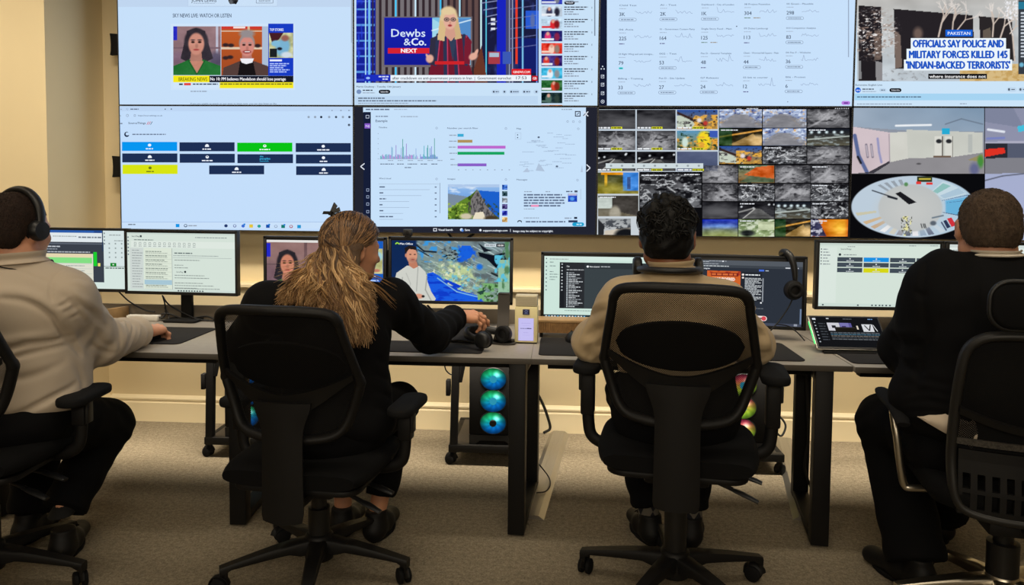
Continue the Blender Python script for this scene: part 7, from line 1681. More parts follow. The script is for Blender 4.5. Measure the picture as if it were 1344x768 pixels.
def upper(par, J, m, name, dims, extra=None, h=0.0062, sleeve=(0.068, 0.058, 0.046), cuff=0.02, drop=0.036):
    pts = [J[k] for k in ('pel', 'chest', 'neck', 'shL', 'shR', 'elL', 'elR', 'wrL', 'wrR')]
    F = Field(*bounds(pts, 0.27), h)
    for c, r in dims: F.ell(c, r, 0.06)
    nb = Vector(J['neck']) - Vector((0, 0, drop))
    F.cone(J['shL'], nb, sleeve[0] * 0.95, 0.060, 0.05); F.cone(J['shR'], nb, sleeve[0] * 0.95, 0.060, 0.05); F.cone(nb, J['neck'], 0.066, 0.062, 0.025); F.cone(J['shL'], J['shR'], sleeve[0] * 0.95, sleeve[0] * 0.95, 0.06)
    for q in 'LR':
        sh, el, wr = Vector(J['sh' + q]), Vector(J['el' + q]), Vector(J['wr' + q]); w2 = wr + (el - wr).normalized() * cuff
        F.cone(sh, el, sleeve[0], sleeve[1], 0.04); F.cone(el, w2, sleeve[1], sleeve[2], 0.03)
        F.ripple(el, 0.15, (w2 - sh), 80, 0.0045, 1.4, 4); F.ripple(lerp(el, w2, 0.7), 0.13, (w2 - el), 95, 0.004, 1.3, 5); F.ripple(lerp(sh, el, 0.45), 0.15, (el - sh), 62, 0.004, 1.5, 6)
        a = (w2 - el).normalized(); X, Y, Z = F.ax[0][:, None, None], F.ax[1][None, :, None], F.ax[2][None, None, :]
        d = ((X - w2.x) * a.x + (Y - w2.y) * a.y + (Z - w2.z) * a.z); near = ((X - w2.x) ** 2 + (Y - w2.y) ** 2 + (Z - w2.z) ** 2) < (sleeve[2] * 1.7) ** 2
        F.F = np.where(near, np.maximum(F.F, d.astype(np.float32)), F.F)
    if extra: extra(F)
    # open neck
    n = Vector(J['neck']); up = (Vector(J['head']) - n).normalized()
    F.cut(n + up * 0.035, up) if dims is None else None
    X, Y, Z = F.ax[0][:, None, None], F.ax[1][None, :, None], F.ax[2][None, None, :]
    d = ((X - n.x) * up.x + (Y - n.y) * up.y + (Z - n.z) * up.z) - 0.04; near = ((X - n.x) ** 2 + (Y - n.y) ** 2 + (Z - n.z) ** 2) < 0.15 ** 2
    F.F = np.where(near, np.maximum(F.F, d.astype(np.float32)), F.F)
    return field_obj(name, [F.mesh()], m, par)
def world_child(mb, name, m, par, smooth=60):
    o = mb.build(name, m, par, smooth=smooth); o.matrix_parent_inverse = Matrix.Translation(-par.location); return o
def collar(par, J, m, tilt=(0, 0.10, 1), r=(0.068, 0.066), h=0.034, name='collar', lift=0.02, arc=(-60, 240)):
    n = Vector(J['neck']); up = (Vector(J['head']) - n).normalized(); up = Vector((up.x * 0.6, up.y * 0.6 + 0.15, 1)).normalized(); Mx = frame_of(Vector((0, 1, 0)), up)
    g = []
    for i in range(7):
        v = i / 6; row = []
        for k in range(33):
            a = R(arc[0] + (arc[1] - arc[0]) * k / 32); rr = r[0] * (1.10 - 0.10 * math.sin(PI * min(1, v * 1.2)) - 0.04 * v) + (0.006 if v < 0.2 else 0)
            row.append(n + Mx @ Vector((rr * math.cos(a + PI * 0) , -rr * 0.98 * math.sin(a), lift + h * (v - 0.2))))
        g.append(row)
    return world_child(MB().grid(g, 0.004), name, m, par)
def cap_hair(par, c, H, m, S, dims, front, low, seed=0, amp=0.004, name='hair', h=0.005, extra=None, bare=False):
    """close hair cap that follows the skull: cut at the hairline in front, round the ears and at the nape"""
    c = Vector(c)
    def L(x, y, z): return c + H @ Vector((x, y, z)) * S
    F = Field(np.array(c) - 0.2, np.array(c) + 0.2, h)
    F.ell(L(0, -0.014, 0.030), [v * S for v in dims], 0.0, H)
    F.ell(L(0, -0.040, -0.028), (dims[0] * (0.84 if not bare else 0.78) * S, 0.062 * S, 0.064 * S), 0.04, H)
    X, Y, Z = F.ax[0][:, None, None], F.ax[1][None, :, None], F.ax[2][None, None, :]
    w = F._win(np.array(c) - 0.2, np.array(c) + 0.2)
    A = np.array(H.transposed()); lx, ly, lz = X - c.x, Y - c.y, Z - c.z
    px = A[0, 0] * lx + A[0, 1] * ly + A[0, 2] * lz; py = A[1, 0] * lx + A[1, 1] * ly + A[1, 2] * lz; pz = A[2, 0] * lx + A[2, 1] * ly + A[2, 2] * lz
    if amp: F.F += (amp * (np.sin(px * 90 + seed) * np.sin(pz * 80 + seed * 2 + py * 40) + 0.6 * np.sin(py * 150 + seed) * np.sin(pz * 130 - px * 90))).astype(np.float32)
    if extra: extra(F, L)
    line = np.where(py > 0.0, low[0] + (py) * front, low[1] + 0.0 * py)        # height under which there is no hair
    ear = np.exp(-((py + 0.002) / 0.034) ** 2) * np.clip((np.abs(px) - 0.050) / 0.02, 0, 1) * 0.085
    cutf = (line + ear) * S - pz
    F.F = np.maximum(F.F, (cutf * 0.8).astype(np.float32))
    if bare: F.F = np.where((px > 0.02) & (py > -0.012) & (pz < 0.012 + py * 0.6), np.float32(0.05), F.F)
    return field_obj(name, [F.mesh()], m, par)
def fuzz(par, hair, m, n, L, r, seed, grav=0.6):
    """short strands standing a little off the close cap"""
    rg = random.Random(seed); me = hair.data; mb = MB(); P = me.polygons; off = Vector(par.location)
    for k in range(n):
        p = P[rg.randrange(len(P))]; c = Vector(p.center); nn = Vector(p.normal); t = Vector((rg.uniform(-.6, .6), rg.uniform(-.6, .2), -grav)); t = (t - nn * t.dot(nn)).normalized()
        l = L * rg.uniform(.6, 1.2); mb.tube([c - nn * 0.001, c + nn * l * 0.16 + t * l * 0.5, c + nn * l * 0.14 + t * l], [r, r * 0.8, r * 0.3], 3, caps=False)
    o = mb.build('hair_strands', m, None, smooth=80, fix=False); o.parent = par; o.matrix_parent_inverse = Matrix.Translation(-par.location); return o
def px_pt(x, y, Y): return atY(x, y, Y)

# ---------------------------------------------------------------- man in the pale shirt (third from the left)
SKIN_A = skin_mat('warm_brown_skin', (150, 96, 66)); SKIN_B = skin_mat('fair_skin', (196, 140, 108)); SKIN_C = skin_mat('rosy_skin', (202, 146, 116))
m_shirt = cloth_mat('cream_shirt_cloth', (186, 164, 130), 0.8, 0.3); m_shirt2 = cloth_mat('ivory_shirt_cloth', (190, 175, 156), 0.8, 0.28)
J = dict(pel=V((0.375, 2.43, 0.585)), chest=V((0.37, 2.44, 0.82)), neck=V((0.358, 2.45, 1.035)), head=V((0.345, 2.475, 1.152)), hrot=(-8, -6, 0),
         shL=V((0.212, 2.45, 0.938)), shR=V((0.520, 2.45, 0.932)), elL=V((0.118, 2.53, 0.795)), elR=V((0.640, 2.55, 0.795)), wrL=V((0.20, 2.84, 0.748)), wrR=V((0.60, 2.86, 0.748)),
         hipL=V((0.285, 2.46, 0.575)), hipR=V((0.465, 2.45, 0.575)), knL=V((0.262, 2.86, 0.545)), knR=V((0.520, 2.84, 0.545)), anL=V((0.345, 2.80, 0.10)), anR=V((0.497, 2.79, 0.10)), toeL=(-0.25, 1, 0), toeR=(0.2, 1, 0), lace=1,
         handL=((0.25, 1, -0.1), (0.1, 0.1, 1), 1, dict(curl=0.4, scale=0.95)), handR=((-0.25, 1, -0.1), (-0.1, 0.1, 1), -1, dict(curl=0.4, scale=0.95)))
p3, H3 = person('man seated with his back to us, dark wavy hair, pale shirt and dark trousers', J, dict(s=0.92, neck=1.0, skin=SKIN_A, hs=1.0), J['pel'])
def ex(F):
    F.crease([(802, 381), (840, 373), (885, 371), (935, 374), (968, 384)], 0.004, 0.008)
    F.crease([(806, 386), (799, 420), (794, 452)], 0.005, 0.008); F.crease([(968, 388), (977, 420), (982, 452)], 0.005, 0.008)
    for k in range(7):
        F.crease([(796 - k, 396 + k * 11), (784 - k, 399 + k * 12), (770 - k, 408 + k * 11)], 0.007 if k % 2 else -0.006, 0.008)
        F.crease([(976 + k, 398 + k * 11), (990 + k, 402 + k * 12), (1003 + k, 412 + k * 10)], 0.007 if k % 2 else -0.006, 0.008)
    F.crease([(772, 420), (764, 445), (757, 468)], -0.007, 0.010); F.crease([(1000, 420), (1008, 445), (1014, 470)], -0.007, 0.010); F.crease([(782, 430), (774, 460), (772, 485)], 0.007, 0.010)
    for k in range(5): F.crease([(835 + k * 22, 396 + k % 2 * 8), (842 + k * 20, 420), (846 + k * 18, 450)], 0.004, 0.012)
upper(p3, J, m_shirt, 'shirt', [((0.372, 2.445, 0.845), (0.195, 0.122, 0.165)), ((0.378, 2.44, 0.74), (0.180, 0.128, 0.10))], ex, h=0.005, sleeve=(0.074, 0.067, 0.052), cuff=0.03)
collar(p3, J, m_shirt)
trousers(p3, J, m_trouser, 0.085, 0.075, 0.062, (0.19, 0.14, 0.15), lambda F: F.cone((0.378, 2.432, 0.62), (0.378, 2.437, 0.72), 0.14, 0.135, 0.05, ((1, 0, 0), 1.35)).cut((0, 0, 0.745), (0, 0, 1)))
shoes(p3, J, m_shoe)
def socks(par, J, m):
    for q in 'LR':
        a = Vector(J['an' + q]); k = Vector(J['kn' + q]); u = (k - a).normalized()
        loops = [[a + u * t + Vector((r * math.cos(2 * PI * i / 18), r * 1.1 * math.sin(2 * PI * i / 18), 0)) for i in range(18)] for t, r in ((-0.02, 0.041), (0.03, 0.038), (0.08, 0.040), (0.15, 0.046))]
        world_child(MB().loft(loops), 'sock', m, par)
m_argyle = bpy.data.materials.new('argyle_sock'); m_argyle.use_nodes = True
nt = m_argyle.node_tree; ck = nt.nodes.new('ShaderNodeTexChecker'); ck.inputs['Scale'].default_value = 34; ck.inputs['Color1'].default_value = (*lin((20, 22, 32)), 1); ck.inputs['Color2'].default_value = (*lin((104, 98, 88)), 1)
tc = nt.nodes.new('ShaderNodeTexCoord'); mp = nt.nodes.new('ShaderNodeMapping'); mp.inputs['Rotation'].default_value = (R(45), R(45), 0); mp.inputs['Scale'].default_value = (1, 1, 0.7)
nt.links.new(tc.outputs['Object'], mp.inputs['Vector']); nt.links.new(mp.outputs['Vector'], ck.inputs['Vector']); nt.links.new(ck.outputs['Color'], nt.nodes['Principled BSDF'].inputs['Base Color']); nt.nodes['Principled BSDF'].inputs['Roughness'].default_value = 0.9
socks(p3, J, m_argyle)
m_dark_hair = mat('near_black_hair', (9, 8, 8), 0.6, spec=0.25, bump=(90, 0.5, 0.004))
def tufts(F, L):
    rg = random.Random(11)
    for k in range(46):
        a = rg.uniform(-1.1, 1.1); b = rg.uniform(0.1, 1.45); r = 0.098
        x, z, y = r * math.sin(a) * math.cos(b) * 0.95, 0.030 + 0.095 * math.sin(b), -0.02 - rg.uniform(-0.05, 0.085) * math.cos(a)
        p = L(x, y, z); q = L(x * 1.05 + rg.uniform(-.012, .012), y + rg.uniform(-.015, .015), z + 0.004 + rg.uniform(-0.012, 0.010)); F.cone(p, q, 0.017, 0.011, 0.014)
hr3 = cap_hair(p3, J['head'], H3, m_dark_hair, 1.0, (0.086, 0.108, 0.098), 0.9, (-0.005, -0.070), 3, 0.003, extra=tufts)
def strands(par, root, m, n, seed, fn, name, cols=None, rad=0.0022):
    rg = random.Random(seed); mb = MB()
    for k in range(n):
        pts, rs = fn(rg, k)
        mb.tube(pts, rs, 4, caps=False)
    o = mb.build(name, m, None, smooth=80, fix=False); o.parent = par; o.matrix_parent_inverse = Matrix.Translation(-par.location); return o
def curl3(rg, k):
    c = J['head']; a = rg.uniform(-PI, PI); b = rg.uniform(-0.25, 1.5)
    if math.sin(a) > 0.35 and b < 0.5: b += 0.6
    if abs(math.cos(a)) > 0.72 and b < 0.45: b += 0.55
    d = Vector((math.cos(a) * math.cos(b), math.sin(a) * math.cos(b), math.sin(b))); p = c + H3 @ Vector((d.x * 0.093, -0.014 + d.y * 0.110, 0.030 + d.z * 0.097))
    n = H3 @ d; t = (H3 @ Vector((rg.uniform(-1, 1), rg.uniform(-1, 1), rg.uniform(-1.2, 0.5)))); t = (t - n * t.dot(n)).normalized(); L_ = rg.uniform(0.03, 0.065); ph = rg.uniform(0, 6)
    pts = []
    for i in range(7):
        u = i / 6; pts.append(p + n * (-0.004 + 0.013 * math.sin(PI * u) - 6.0 * (L_ * u) ** 2) + t * L_ * u + t.cross(n) * 0.007 * math.sin(6 * u + ph))
    return pts, [0.0035 * (1 - 0.75 * (i / 6)) for i in range(7)]
strands(p3, None, m_dark_hair, 420, 5, curl3, 'hair_curls')
ring = [V((0.352 + 0.092 * math.cos(a), 2.452 + 0.106 * math.sin(a), 1.052 - 0.006 * math.sin(a))) for a in [2 * PI * k / 40 for k in range(40)]]
t = tag(bpy.data.objects.new('headphones', None), 'dark padded headphone band resting round the neck of the man in the pale shirt', 'headphones'); C.objects.link(t); t.location = (0.353, 2.46, 1.04)
o = MB().tube([p - t.location for p in ring[18:] + ring[:3]], 0.013, 10, flat=0.8, up=(0, 0, 1)).build('neckband', mat('dark_grey_soft_plastic', (22, 22, 25), 0.5), t, smooth=60)
for s in (-1, 1):
    MB().lathe([(0, -0.014), (0.026, -0.014), (0.033, -0.006), (0.033, 0.008), (0.024, 0.014), (0, 0.014)], 24, T(s * 0.098, 0.05, 0.014) @ RY(90)).build('ear_cup', m_blk, t, smooth=50)

# ---------------------------------------------------------------- man in the dark suit (right)
J = dict(pel=V((1.285, 2.41, 0.52)), chest=V((1.29, 2.41, 0.86)), neck=V((1.315, 2.40, 1.085)), head=V((1.312, 2.425, 1.195)), hrot=(-14, -4, 0),
         shL=px_pt(1236, 384, 2.40), shR=V((1.535, 2.38, 0.975)), elL=px_pt(1190, 458, 2.56), elR=V((1.62, 2.55, 0.78)), wrL=V((1.30, 2.86, 0.752)), wrR=V((1.50, 2.90, 0.752)),
         hipL=V((1.21, 2.45, 0.52)), hipR=V((1.34, 2.42, 0.52)), knL=V((1.175, 2.76, 0.485)), knR=V((1.36, 2.80, 0.5)), anL=V((1.185, 2.53, 0.10)), anR=V((1.45, 2.92, 0.10)), toeL=(-0.45, 1, 0), toeR=(0.2, 1, 0), lace=1,
         handL=((0.1, 1, -0.1), (0.1, 0.1, 1), 1, dict(curl=0.35)), handR=((-0.1, 1, -0.1), (-0.1, 0.1, 1), -1, dict(curl=0.35)))
p4, H4 = person('broad man in a dark suit seated with his back to us, short greying hair', J, dict(s=1.05, neck=1.2, skin=SKIN_C, hs=1.0, fat=1.1), J['pel'])
def ex(F):
    F.cone(px_pt(1199 + 22, 352 + 14, 2.40), px_pt(1240, 352, 2.38), 0.052, 0.06, 0.04); F.cone(px_pt(1200, 520, 2.42), px_pt(1200, 545, 2.46), 0.07, 0.06, 0.05)
    F.crease([(1216, 346), (1210, 380), (1213, 415), (1218, 450)], 0.010, 0.009); F.crease([(1202, 382), (1210, 388), (1216, 386)], 0.010, 0.009)
    F.crease([(1222, 430), (1212, 458), (1206, 485), (1202, 505)], 0.014, 0.013)
    for k in range(5): F.crease([(1164 + k * 7, 430 + k * 16), (1184 + k * 6, 436 + k * 17), (1204 + k * 3, 434 + k * 17)], 0.008 if k % 2 else -0.006, 0.010)
    for k in range(4): F.crease([(1185, 508 + k * 11), (1215, 500 + k * 13), (1248, 506 + k * 13)], 0.006, 0.010)
    F.crease([(1290, 345), (1288, 400), (1284, 470)], 0.004, 0.007)
upper(p4, J, m_black_cloth, 'jacket', [((1.30, 2.41, 0.90), (0.245, 0.165, 0.21)), ((1.295, 2.41, 0.71), (0.232, 0.185, 0.18)), ((1.300, 2.405, 0.625), (0.226, 0.180, 0.10))], ex, h=0.007, sleeve=(0.092, 0.080, 0.058), cuff=0.02, drop=0.004)
collar(p4, J, cloth_mat('white_shirt_cloth', (206, 196, 180), 0.8, 0.2), r=(0.071, 0.066), h=0.016, lift=0.036, arc=(15, 165))
trousers(p4, J, m_trouser, 0.098, 0.096, 0.094, (0.180, 0.16, 0.13), hem=0.05)
shoes(p4, J, m_shoe, 0.27)
m_grey_hair = mat('short_brown_grey_hair', (76, 62, 50), 0.75, spec=0.2, noise=(70, 0.35), bump=(260, 0.8, 0.003))
hc = cap_hair(p4, J['head'], H4, m_grey_hair, 1.0, (0.0845, 0.1015, 0.0925), 0.9, (0.0, -0.056), 7, 0.0008)
fuzz(p4, hc, m_grey_hair, 3600, 0.009, 0.0008, 3)
# shirt tail under the jacket hem
g = []
A, B, Cc = px_pt(1204, 547, 2.29), px_pt(1275, 541, 2.26), px_pt(1275, 588, 2.235)
for i in range(8):
    v = i / 7; row = []
    for j in range(10):
        u = j / 9; top = lerp(A, B, u); bot = lerp(A, Cc, u ** 0.8); p = lerp(top, bot, v); p.y -= 0.03 * math.sin(PI * v) * u + 0.004 * math.sin(u * 20); row.append(p)
    g.append(row)
world_child(MB().grid(g, 0.004), 'shirt_tail', m_shirt2, p4)

# ---------------------------------------------------------------- man in headphones (left)
J = dict(pel=V((-1.80, 2.33, 0.545)), chest=V((-1.80, 2.38, 0.84)), neck=V((-1.762, 2.37, 1.035)), head=V((-1.778, 2.385, 1.155)), hrot=(-12, -8, 0),
         shL=V((-1.98, 2.34, 0.94)), shR=px_pt(84, 392, 2.40), elL=V((-2.08, 2.52, 0.74)), elR=px_pt(132, 449, 2.60), wrL=V((-1.95, 2.80, 0.752)), wrR=px_pt(189, 434, 2.88),
         hipL=V((-1.90, 2.36, 0.53)), hipR=V((-1.70, 2.36, 0.53)), knL=V((-1.95, 2.76, 0.51)), knR=px_pt(140, 557, 2.72), anL=V((-1.93, 2.62, 0.10)), anR=px_pt(84, 668, 2.50), toeL=(-0.1, 1, 0), toeR=(-0.35, 1, 0), lace=1,
         handL=((0.3, 1, -0.1), (0.1, 0.1, 1), 1, dict(curl=0.35)), handR=((0.16, 1, -0.06), (0.05, 0.1, 1), -1, dict(curl=0.75, spread=0.8, scale=1.02)))
p1, H1 = person('man in a pale shirt and over-ear headphones at the left edge, hand on a mouse', J, dict(s=1.05, neck=1.2, skin=SKIN_C, hs=1.02, fat=1.08), J['pel'])
def ex(F):
    F.crease([(2, 354), (23, 355), (42, 362), (64, 371)], 0.004, 0.006); F.crease([(82, 354), (70, 366), (67, 382), (68, 402), (73, 420)], 0.006, 0.006)
    for k in range(6): F.crease([(70 + k * 3, 400 + k * 4), (80 + k * 3, 396 + k * 4), (92 + k * 3, 388 + k * 5)], 0.004 if k % 2 else -0.003, 0.005)
    F.crease([(92, 372), (104, 373), (113, 378)], -0.005, 0.007); F.crease([(94, 366), (108, 366), (114, 370)], 0.005, 0.006)
    F.crease([(2, 383), (26, 384), (50, 392), (72, 408), (84, 430)], -0.012, 0.015); F.crease([(2, 392), (26, 394), (49, 402), (70, 418), (84, 440), (104, 462)], 0.017, 0.009)
    F.crease([(2, 462), (30, 452), (60, 449), (92, 441)], 0.014, 0.008); F.crease([(10, 448), (40, 452), (70, 446)], -0.006, 0.007); F.crease([(8, 446), (40, 442), (70, 436)], -0.007, 0.012); F.crease([(2, 475), (40, 464), (74, 456), (98, 450)], 0.010, 0.008); F.crease([(2, 500), (40, 494), (80, 478)], 0.007, 0.014)
    F.crease([(80, 408), (93, 434), (107, 460)], -0.009, 0.011); F.crease([(86, 424), (97, 446), (106, 466)], 0.014, 0.010)
    F.crease([(92, 378), (112, 394), (146, 416)], -0.006, 0.011); F.crease([(100, 396), (122, 412), (140, 430)], 0.007, 0.010); F.crease([(82, 386), (98, 404), (112, 424)], 0.006, 0.009)
    F.crease([(143, 410), (158, 422), (170, 433)], 0.007, 0.008); F.crease([(152, 419), (158, 438), (156, 460)], 0.009, 0.009); F.crease([(160, 421), (166, 440), (162, 460)], -0.007, 0.008); F.crease([(172, 424), (174, 440), (166, 459)], 0.008, 0.008); F.crease([(181, 425), (183, 438), (176, 452)], -0.006, 0.007)
    F.crease([(120, 452), (138, 462), (150, 464)], 0.007, 0.010); F.crease([(126, 432), (134, 448), (148, 456)], 0.007, 0.009)
    F.crease([(100, 478), (108, 500), (110, 516)], 0.007, 0.012)
    for k in range(4): F.crease([(10 + k * 16, 548 - k * 8), (36 + k * 16, 540 - k * 9), (58 + k * 14, 528 - k * 8)], 0.006, 0.009)
upper(p1, J, m_shirt2, 'shirt', [((-1.80, 2.38, 0.88), (0.225, 0.165, 0.19)), ((-1.805, 2.40, 0.70), (0.235, 0.215, 0.17)), ((-1.80, 2.38, 0.605), (0.235, 0.205, 0.10))], ex, h=0.005, sleeve=(0.085, 0.080, 0.060), cuff=0.035, drop=0.022)
collar(p1, J, m_shirt2, r=(0.078, 0.07), h=0.036)
nk = Vector(J['neck']); 
world_child(MB().tube([nk + Vector((0.084 * math.cos(a), 0.086 * math.sin(a) + 0.01, 0.020 - 0.02 * math.cos(a) + 0.012 * math.sin(a))) for a in [R(150 + 260 * k / 24) for k in range(25)]], 0.010, 8, flat=0.3, up=(0, 0, 1)), 'lanyard', mat('black_lanyard', (16, 16, 20), 0.7), p1)
trousers(p1, J, m_trouser, 0.100, 0.088, 0.072, (0.22, 0.18, 0.12), hem=0.06)
shoes(p1, J, m_shoe, 0.26)
socks(p1, J, mat('black_sock', (12, 12, 13), 0.9))
m_brown_hair = mat('cropped_dark_brown_hair', (38, 26, 20), 0.75, spec=0.2, noise=(70, 0.3), bump=(260, 0.8, 0.003))
hc = cap_hair(p1, J['head'], H1, m_brown_hair, 1.02, (0.0825, 0.1005, 0.0905), 0.9, (0.0, -0.064), 7, 0.0006)
fuzz(p1, hc, m_brown_hair, 3200, 0.007, 0.0008, 4)
Mh = Matrix.Translation(Vector(J['head'])) @ H1.to_4x4() @ T(0, 0.0, 0.018)
headset('headphones', Vector(J['head']), 'black over-ear headphones on the head of the man at the left edge', Matrix.Translation(-Vector(J['head'])) @ Mh, False, band_r=0.100, cup_r=0.035)

# ---------------------------------------------------------------- woman with long hair
J = dict(pel=V((-0.775, 2.47, 0.490)), chest=V((-0.755, 2.50, 0.77)), neck=V((-0.722, 2.52, 0.960)), head=V((-0.706, 2.545, 1.095)), hrot=(-46, -8, 4),
         shL=px_pt(352, 402, 2.46), shR=px_pt(512, 396, 2.60), elL=px_pt(318, 452, 2.60), elR=px_pt(566, 440, 2.76), wrL=V((-0.98, 2.88, 0.748)), wrR=px_pt(600, 414, 2.98),
         hipL=V((-0.86, 2.49, 0.48)), hipR=V((-0.68, 2.49, 0.48)), knL=V((-0.84, 2.88, 0.49)), knR=V((-0.61, 2.86, 0.48)), anL=V((-0.80, 2.76, 0.10)), anR=V((-0.665, 2.74, 0.10)), toeL=(0.05, 1, 0), toeR=(0.1, 1, 0),
         handL=((0.2, 1, -0.1), (0.1, 0.1, 1), 1, dict(curl=0.4, scale=0.9)), handR=((1.0, 0.55, -0.10), (-0.2, -0.5, 1), -1, dict(scale=0.92, spread=0.9, curls=(0.22, 0.32, 0.55, 0.75))))
p2, H2 = person('woman with long wavy blonde hair and black blazer, right arm stretched across the desk', J, dict(s=0.88, neck=0.9, skin=SKIN_B, hs=0.95), J['pel'])
def ex(F):
    for k in range(5): F.crease([(524 + k * 11, 386 + k * 10), (534 + k * 10, 410 + k * 10), (532 + k * 11, 438 + k * 6)], 0.008 if k % 2 else -0.006, 0.009)
    for k in range(4): F.crease([(494, 470 + k * 22), (512, 482 + k * 20), (528, 488 + k * 18)], 0.006, 0.010)
    F.crease([(508, 430), (514, 452), (519, 470)], 0.012, 0.010)
upper(p2, J, m_black_cloth, 'blazer', [((-0.745, 2.505, 0.80), (0.185, 0.120, 0.18)), ((-0.745, 2.50, 0.63), (0.185, 0.130, 0.15)), ((-0.745, 2.485, 0.52), (0.205, 0.150, 0.10))], ex, sleeve=(0.070, 0.064, 0.052), cuff=0.022)
trousers(p2, J, m_trouser, 0.085, 0.072, 0.060, (0.195, 0.15, 0.12), hem=0.12)
shoes(p2, J, m_shoe, 0.235)
hair_m = bpy.data.materials.new('blonde_hair'); hair_m.use_nodes = True
nt = hair_m.node_tree; b = nt.nodes['Principled BSDF']; at_ = nt.nodes.new('ShaderNodeAttribute'); at_.attribute_name = 'Col'; nt.links.new(at_.outputs['Color'], b.inputs['Base Color'])
b.inputs['Roughness'].default_value = 0.42; b.inputs['Specular IOR Level'].default_value = 0.4
def long_hair(par, J, H, seed=21, n=400):
    """roots over the skull, locks that fall behind the shoulders in loose waves"""
    rg = random.Random(seed); mb = MB(); cols = []; c = Vector(J['head']); S = 0.95
    roots = [(c + H @ Vector((0, -0.012, 0.030)) * S)]
    dark, mid, lite, gold = lin((62, 44, 32)), lin((122, 90, 60)), lin((196, 160, 114)), lin((150, 114, 72))
    def sk(d, k=1.04):
        return c + H @ (Vector((d.x * 0.080, -0.012 + d.y * 0.099, 0.030 + d.z * 0.089)) * S * k)
    def lock(d, end, r, tone, wav, g, L=20, ph=0.0, f0=1.0):
        pts = []; lift = 1.05 + 0.08 * rg.random(); G = sk(g, lift); n0 = 6
        for i in range(n0): t = i / n0; pts.append(sk((d * (1 - t) + g * t).normalized(), lift))
        ctl = G + Vector(((end.x - G.x) * 0.15, -0.016 - 0.012 * rg.random(), -0.06))
        for i in range(L - n0):
            u = i / (L - n0 - 1); p = (1 - u) ** 2 * G + 2 * u * (1 - u) * ctl + u * u * end
            w = wav * min(1, u / 0.35); pts.append(p + Vector((math.sin(ph + u * 10.5) * w, -0.7 * w * math.cos(ph * 1.3 + u * 10.5), 0)))
        rs = [r * (0.7 + 0.4 * math.sin(PI * min(1, 0.15 + 0.8 * (i / (L - 1))))) * (1 if i < L - 3 else (L - i) / 4) for i in range(L)]
        mb.tube(pts, rs, 5, caps=False)
        for i in range(L):
            u = i / (L - 1); t1 = min(1, max(0, (u - 0.12) / 0.5)); base = [q * (1 - t1) + e * t1 for q, e in zip(dark if tone < .4 else mid, lite if tone > .66 else (gold if tone > .36 else mid))]
            f = f0 * (0.92 + 0.16 * rg.random()); cols.extend([[min(1, v * f) for v in base]] * 5)
    E0 = [(374, 400), (392, 398), (410, 405), (428, 412), (446, 424), (456, 440), (464, 452), (474, 455), (482, 440), (487, 408), (486, 390)]
    for k in range(n):
        a = rg.uniform(-PI, PI); b_ = rg.uniform(-0.35, 1.5)
        d = Vector((math.cos(a) * math.cos(b_), math.sin(a) * math.cos(b_), math.sin(b_)))
        if d.y > 0.0 and d.z < 0.45: d = Vector((d.x, -d.y, d.z))
        if d.x > 0.3 and d.y > -0.3 and d.z < 0.42: d = Vector((d.x, -0.5, d.z + 0.2)).normalized()
        p0 = sk(d)
        # gather point low on the skull; hair of the right side is swept behind the ear
        if d.x > 0.05: g = Vector((0.86, -0.44 + rg.uniform(-.22, .10), -0.36 + rg.uniform(-.12, .1))).normalized()
        elif True:
            u0 = min(.66, max(0, .33 + .30 * ((p0 - c).x / .08) + rg.gauss(0, .14))); f_ = u0 / .66; g = Vector((-.78 * (1 - f_) + .50 * f_ + rg.uniform(-.1, .1), -.50 - .35 * f_, -.40 + rg.uniform(-.12, .12))).normalized()
        else: g = Vector((d.x * 0.9 - 0.05 + rg.uniform(-.1, .1), min(d.y, -0.15) - 0.35, -0.42 + rg.uniform(-.15, .15))).normalized()
        G = sk(g); side = (G - c).x / 0.075
        u = min(1, max(0, 0.47 + 0.42 * side + rg.gauss(0, 0.12))); u = rg.uniform(.54, .97) if d.x > 0.05 else u0; q = u * (len(E0) - 1); i0 = min(len(E0) - 2, int(q)); f = q - i0
        ex_, ey_ = E0[i0][0] * (1 - f) + E0[i0 + 1][0] * f, E0[i0][1] * (1 - f) + E0[i0 + 1][1] * f
        end = atY(ex_ + rg.gauss(0, 4), ey_ - abs(rg.gauss(0, 12)), 2.372 + 0.03 * rg.random() + 0.04 * (u > .85))
        ph = rg.uniform(0, 6.28); tone = rg.random() * 0.75 + 0.25 * min(1, abs(u - .42) * 2.2); wv = rg.uniform(0.008, 0.018)
        for j in range(7):
            jd = (d + Vector((rg.gauss(0, .10), rg.gauss(0, .10), rg.gauss(0, .10)))).normalized()
            lock(jd, end + Vector((rg.gauss(0, .006), rg.gauss(0, .004), rg.gauss(0, .008))), rg.uniform(0.0016, 0.0034), tone + rg.uniform(-.16, .16), wv * rg.uniform(.85, 1.15), (g + Vector((rg.gauss(0, .05), 0, rg.gauss(0, .05)))).normalized(), ph=ph + rg.gauss(0, .25), f0=rg.uniform(.65, 1.3))
    for k in range(30): lock(Vector((0.4, -0.7, 0.5)).normalized(), atY(rg.uniform(492, 530), rg.uniform(372, 408), 2.47 + 0.03 * rg.random()), 0.0012, 0.6, 0.010, Vector((0.62, -0.72, -0.3)).normalized())
    for k in range(16): lock(Vector((-0.6, -0.5, 0.5)).normalized(), atY(rg.uniform(362, 374), rg.uniform(345, 400), 2.40), 0.0012, 0.7, 0.012, Vector((-0.8, -0.5, -0.2)).normalized())
    me = bpy.data.meshes.new('hair'); me.from_pydata([tuple(v) for v in mb.v], [], mb.f); at = me.color_attributes.new('Col', 'FLOAT_COLOR', 'POINT')
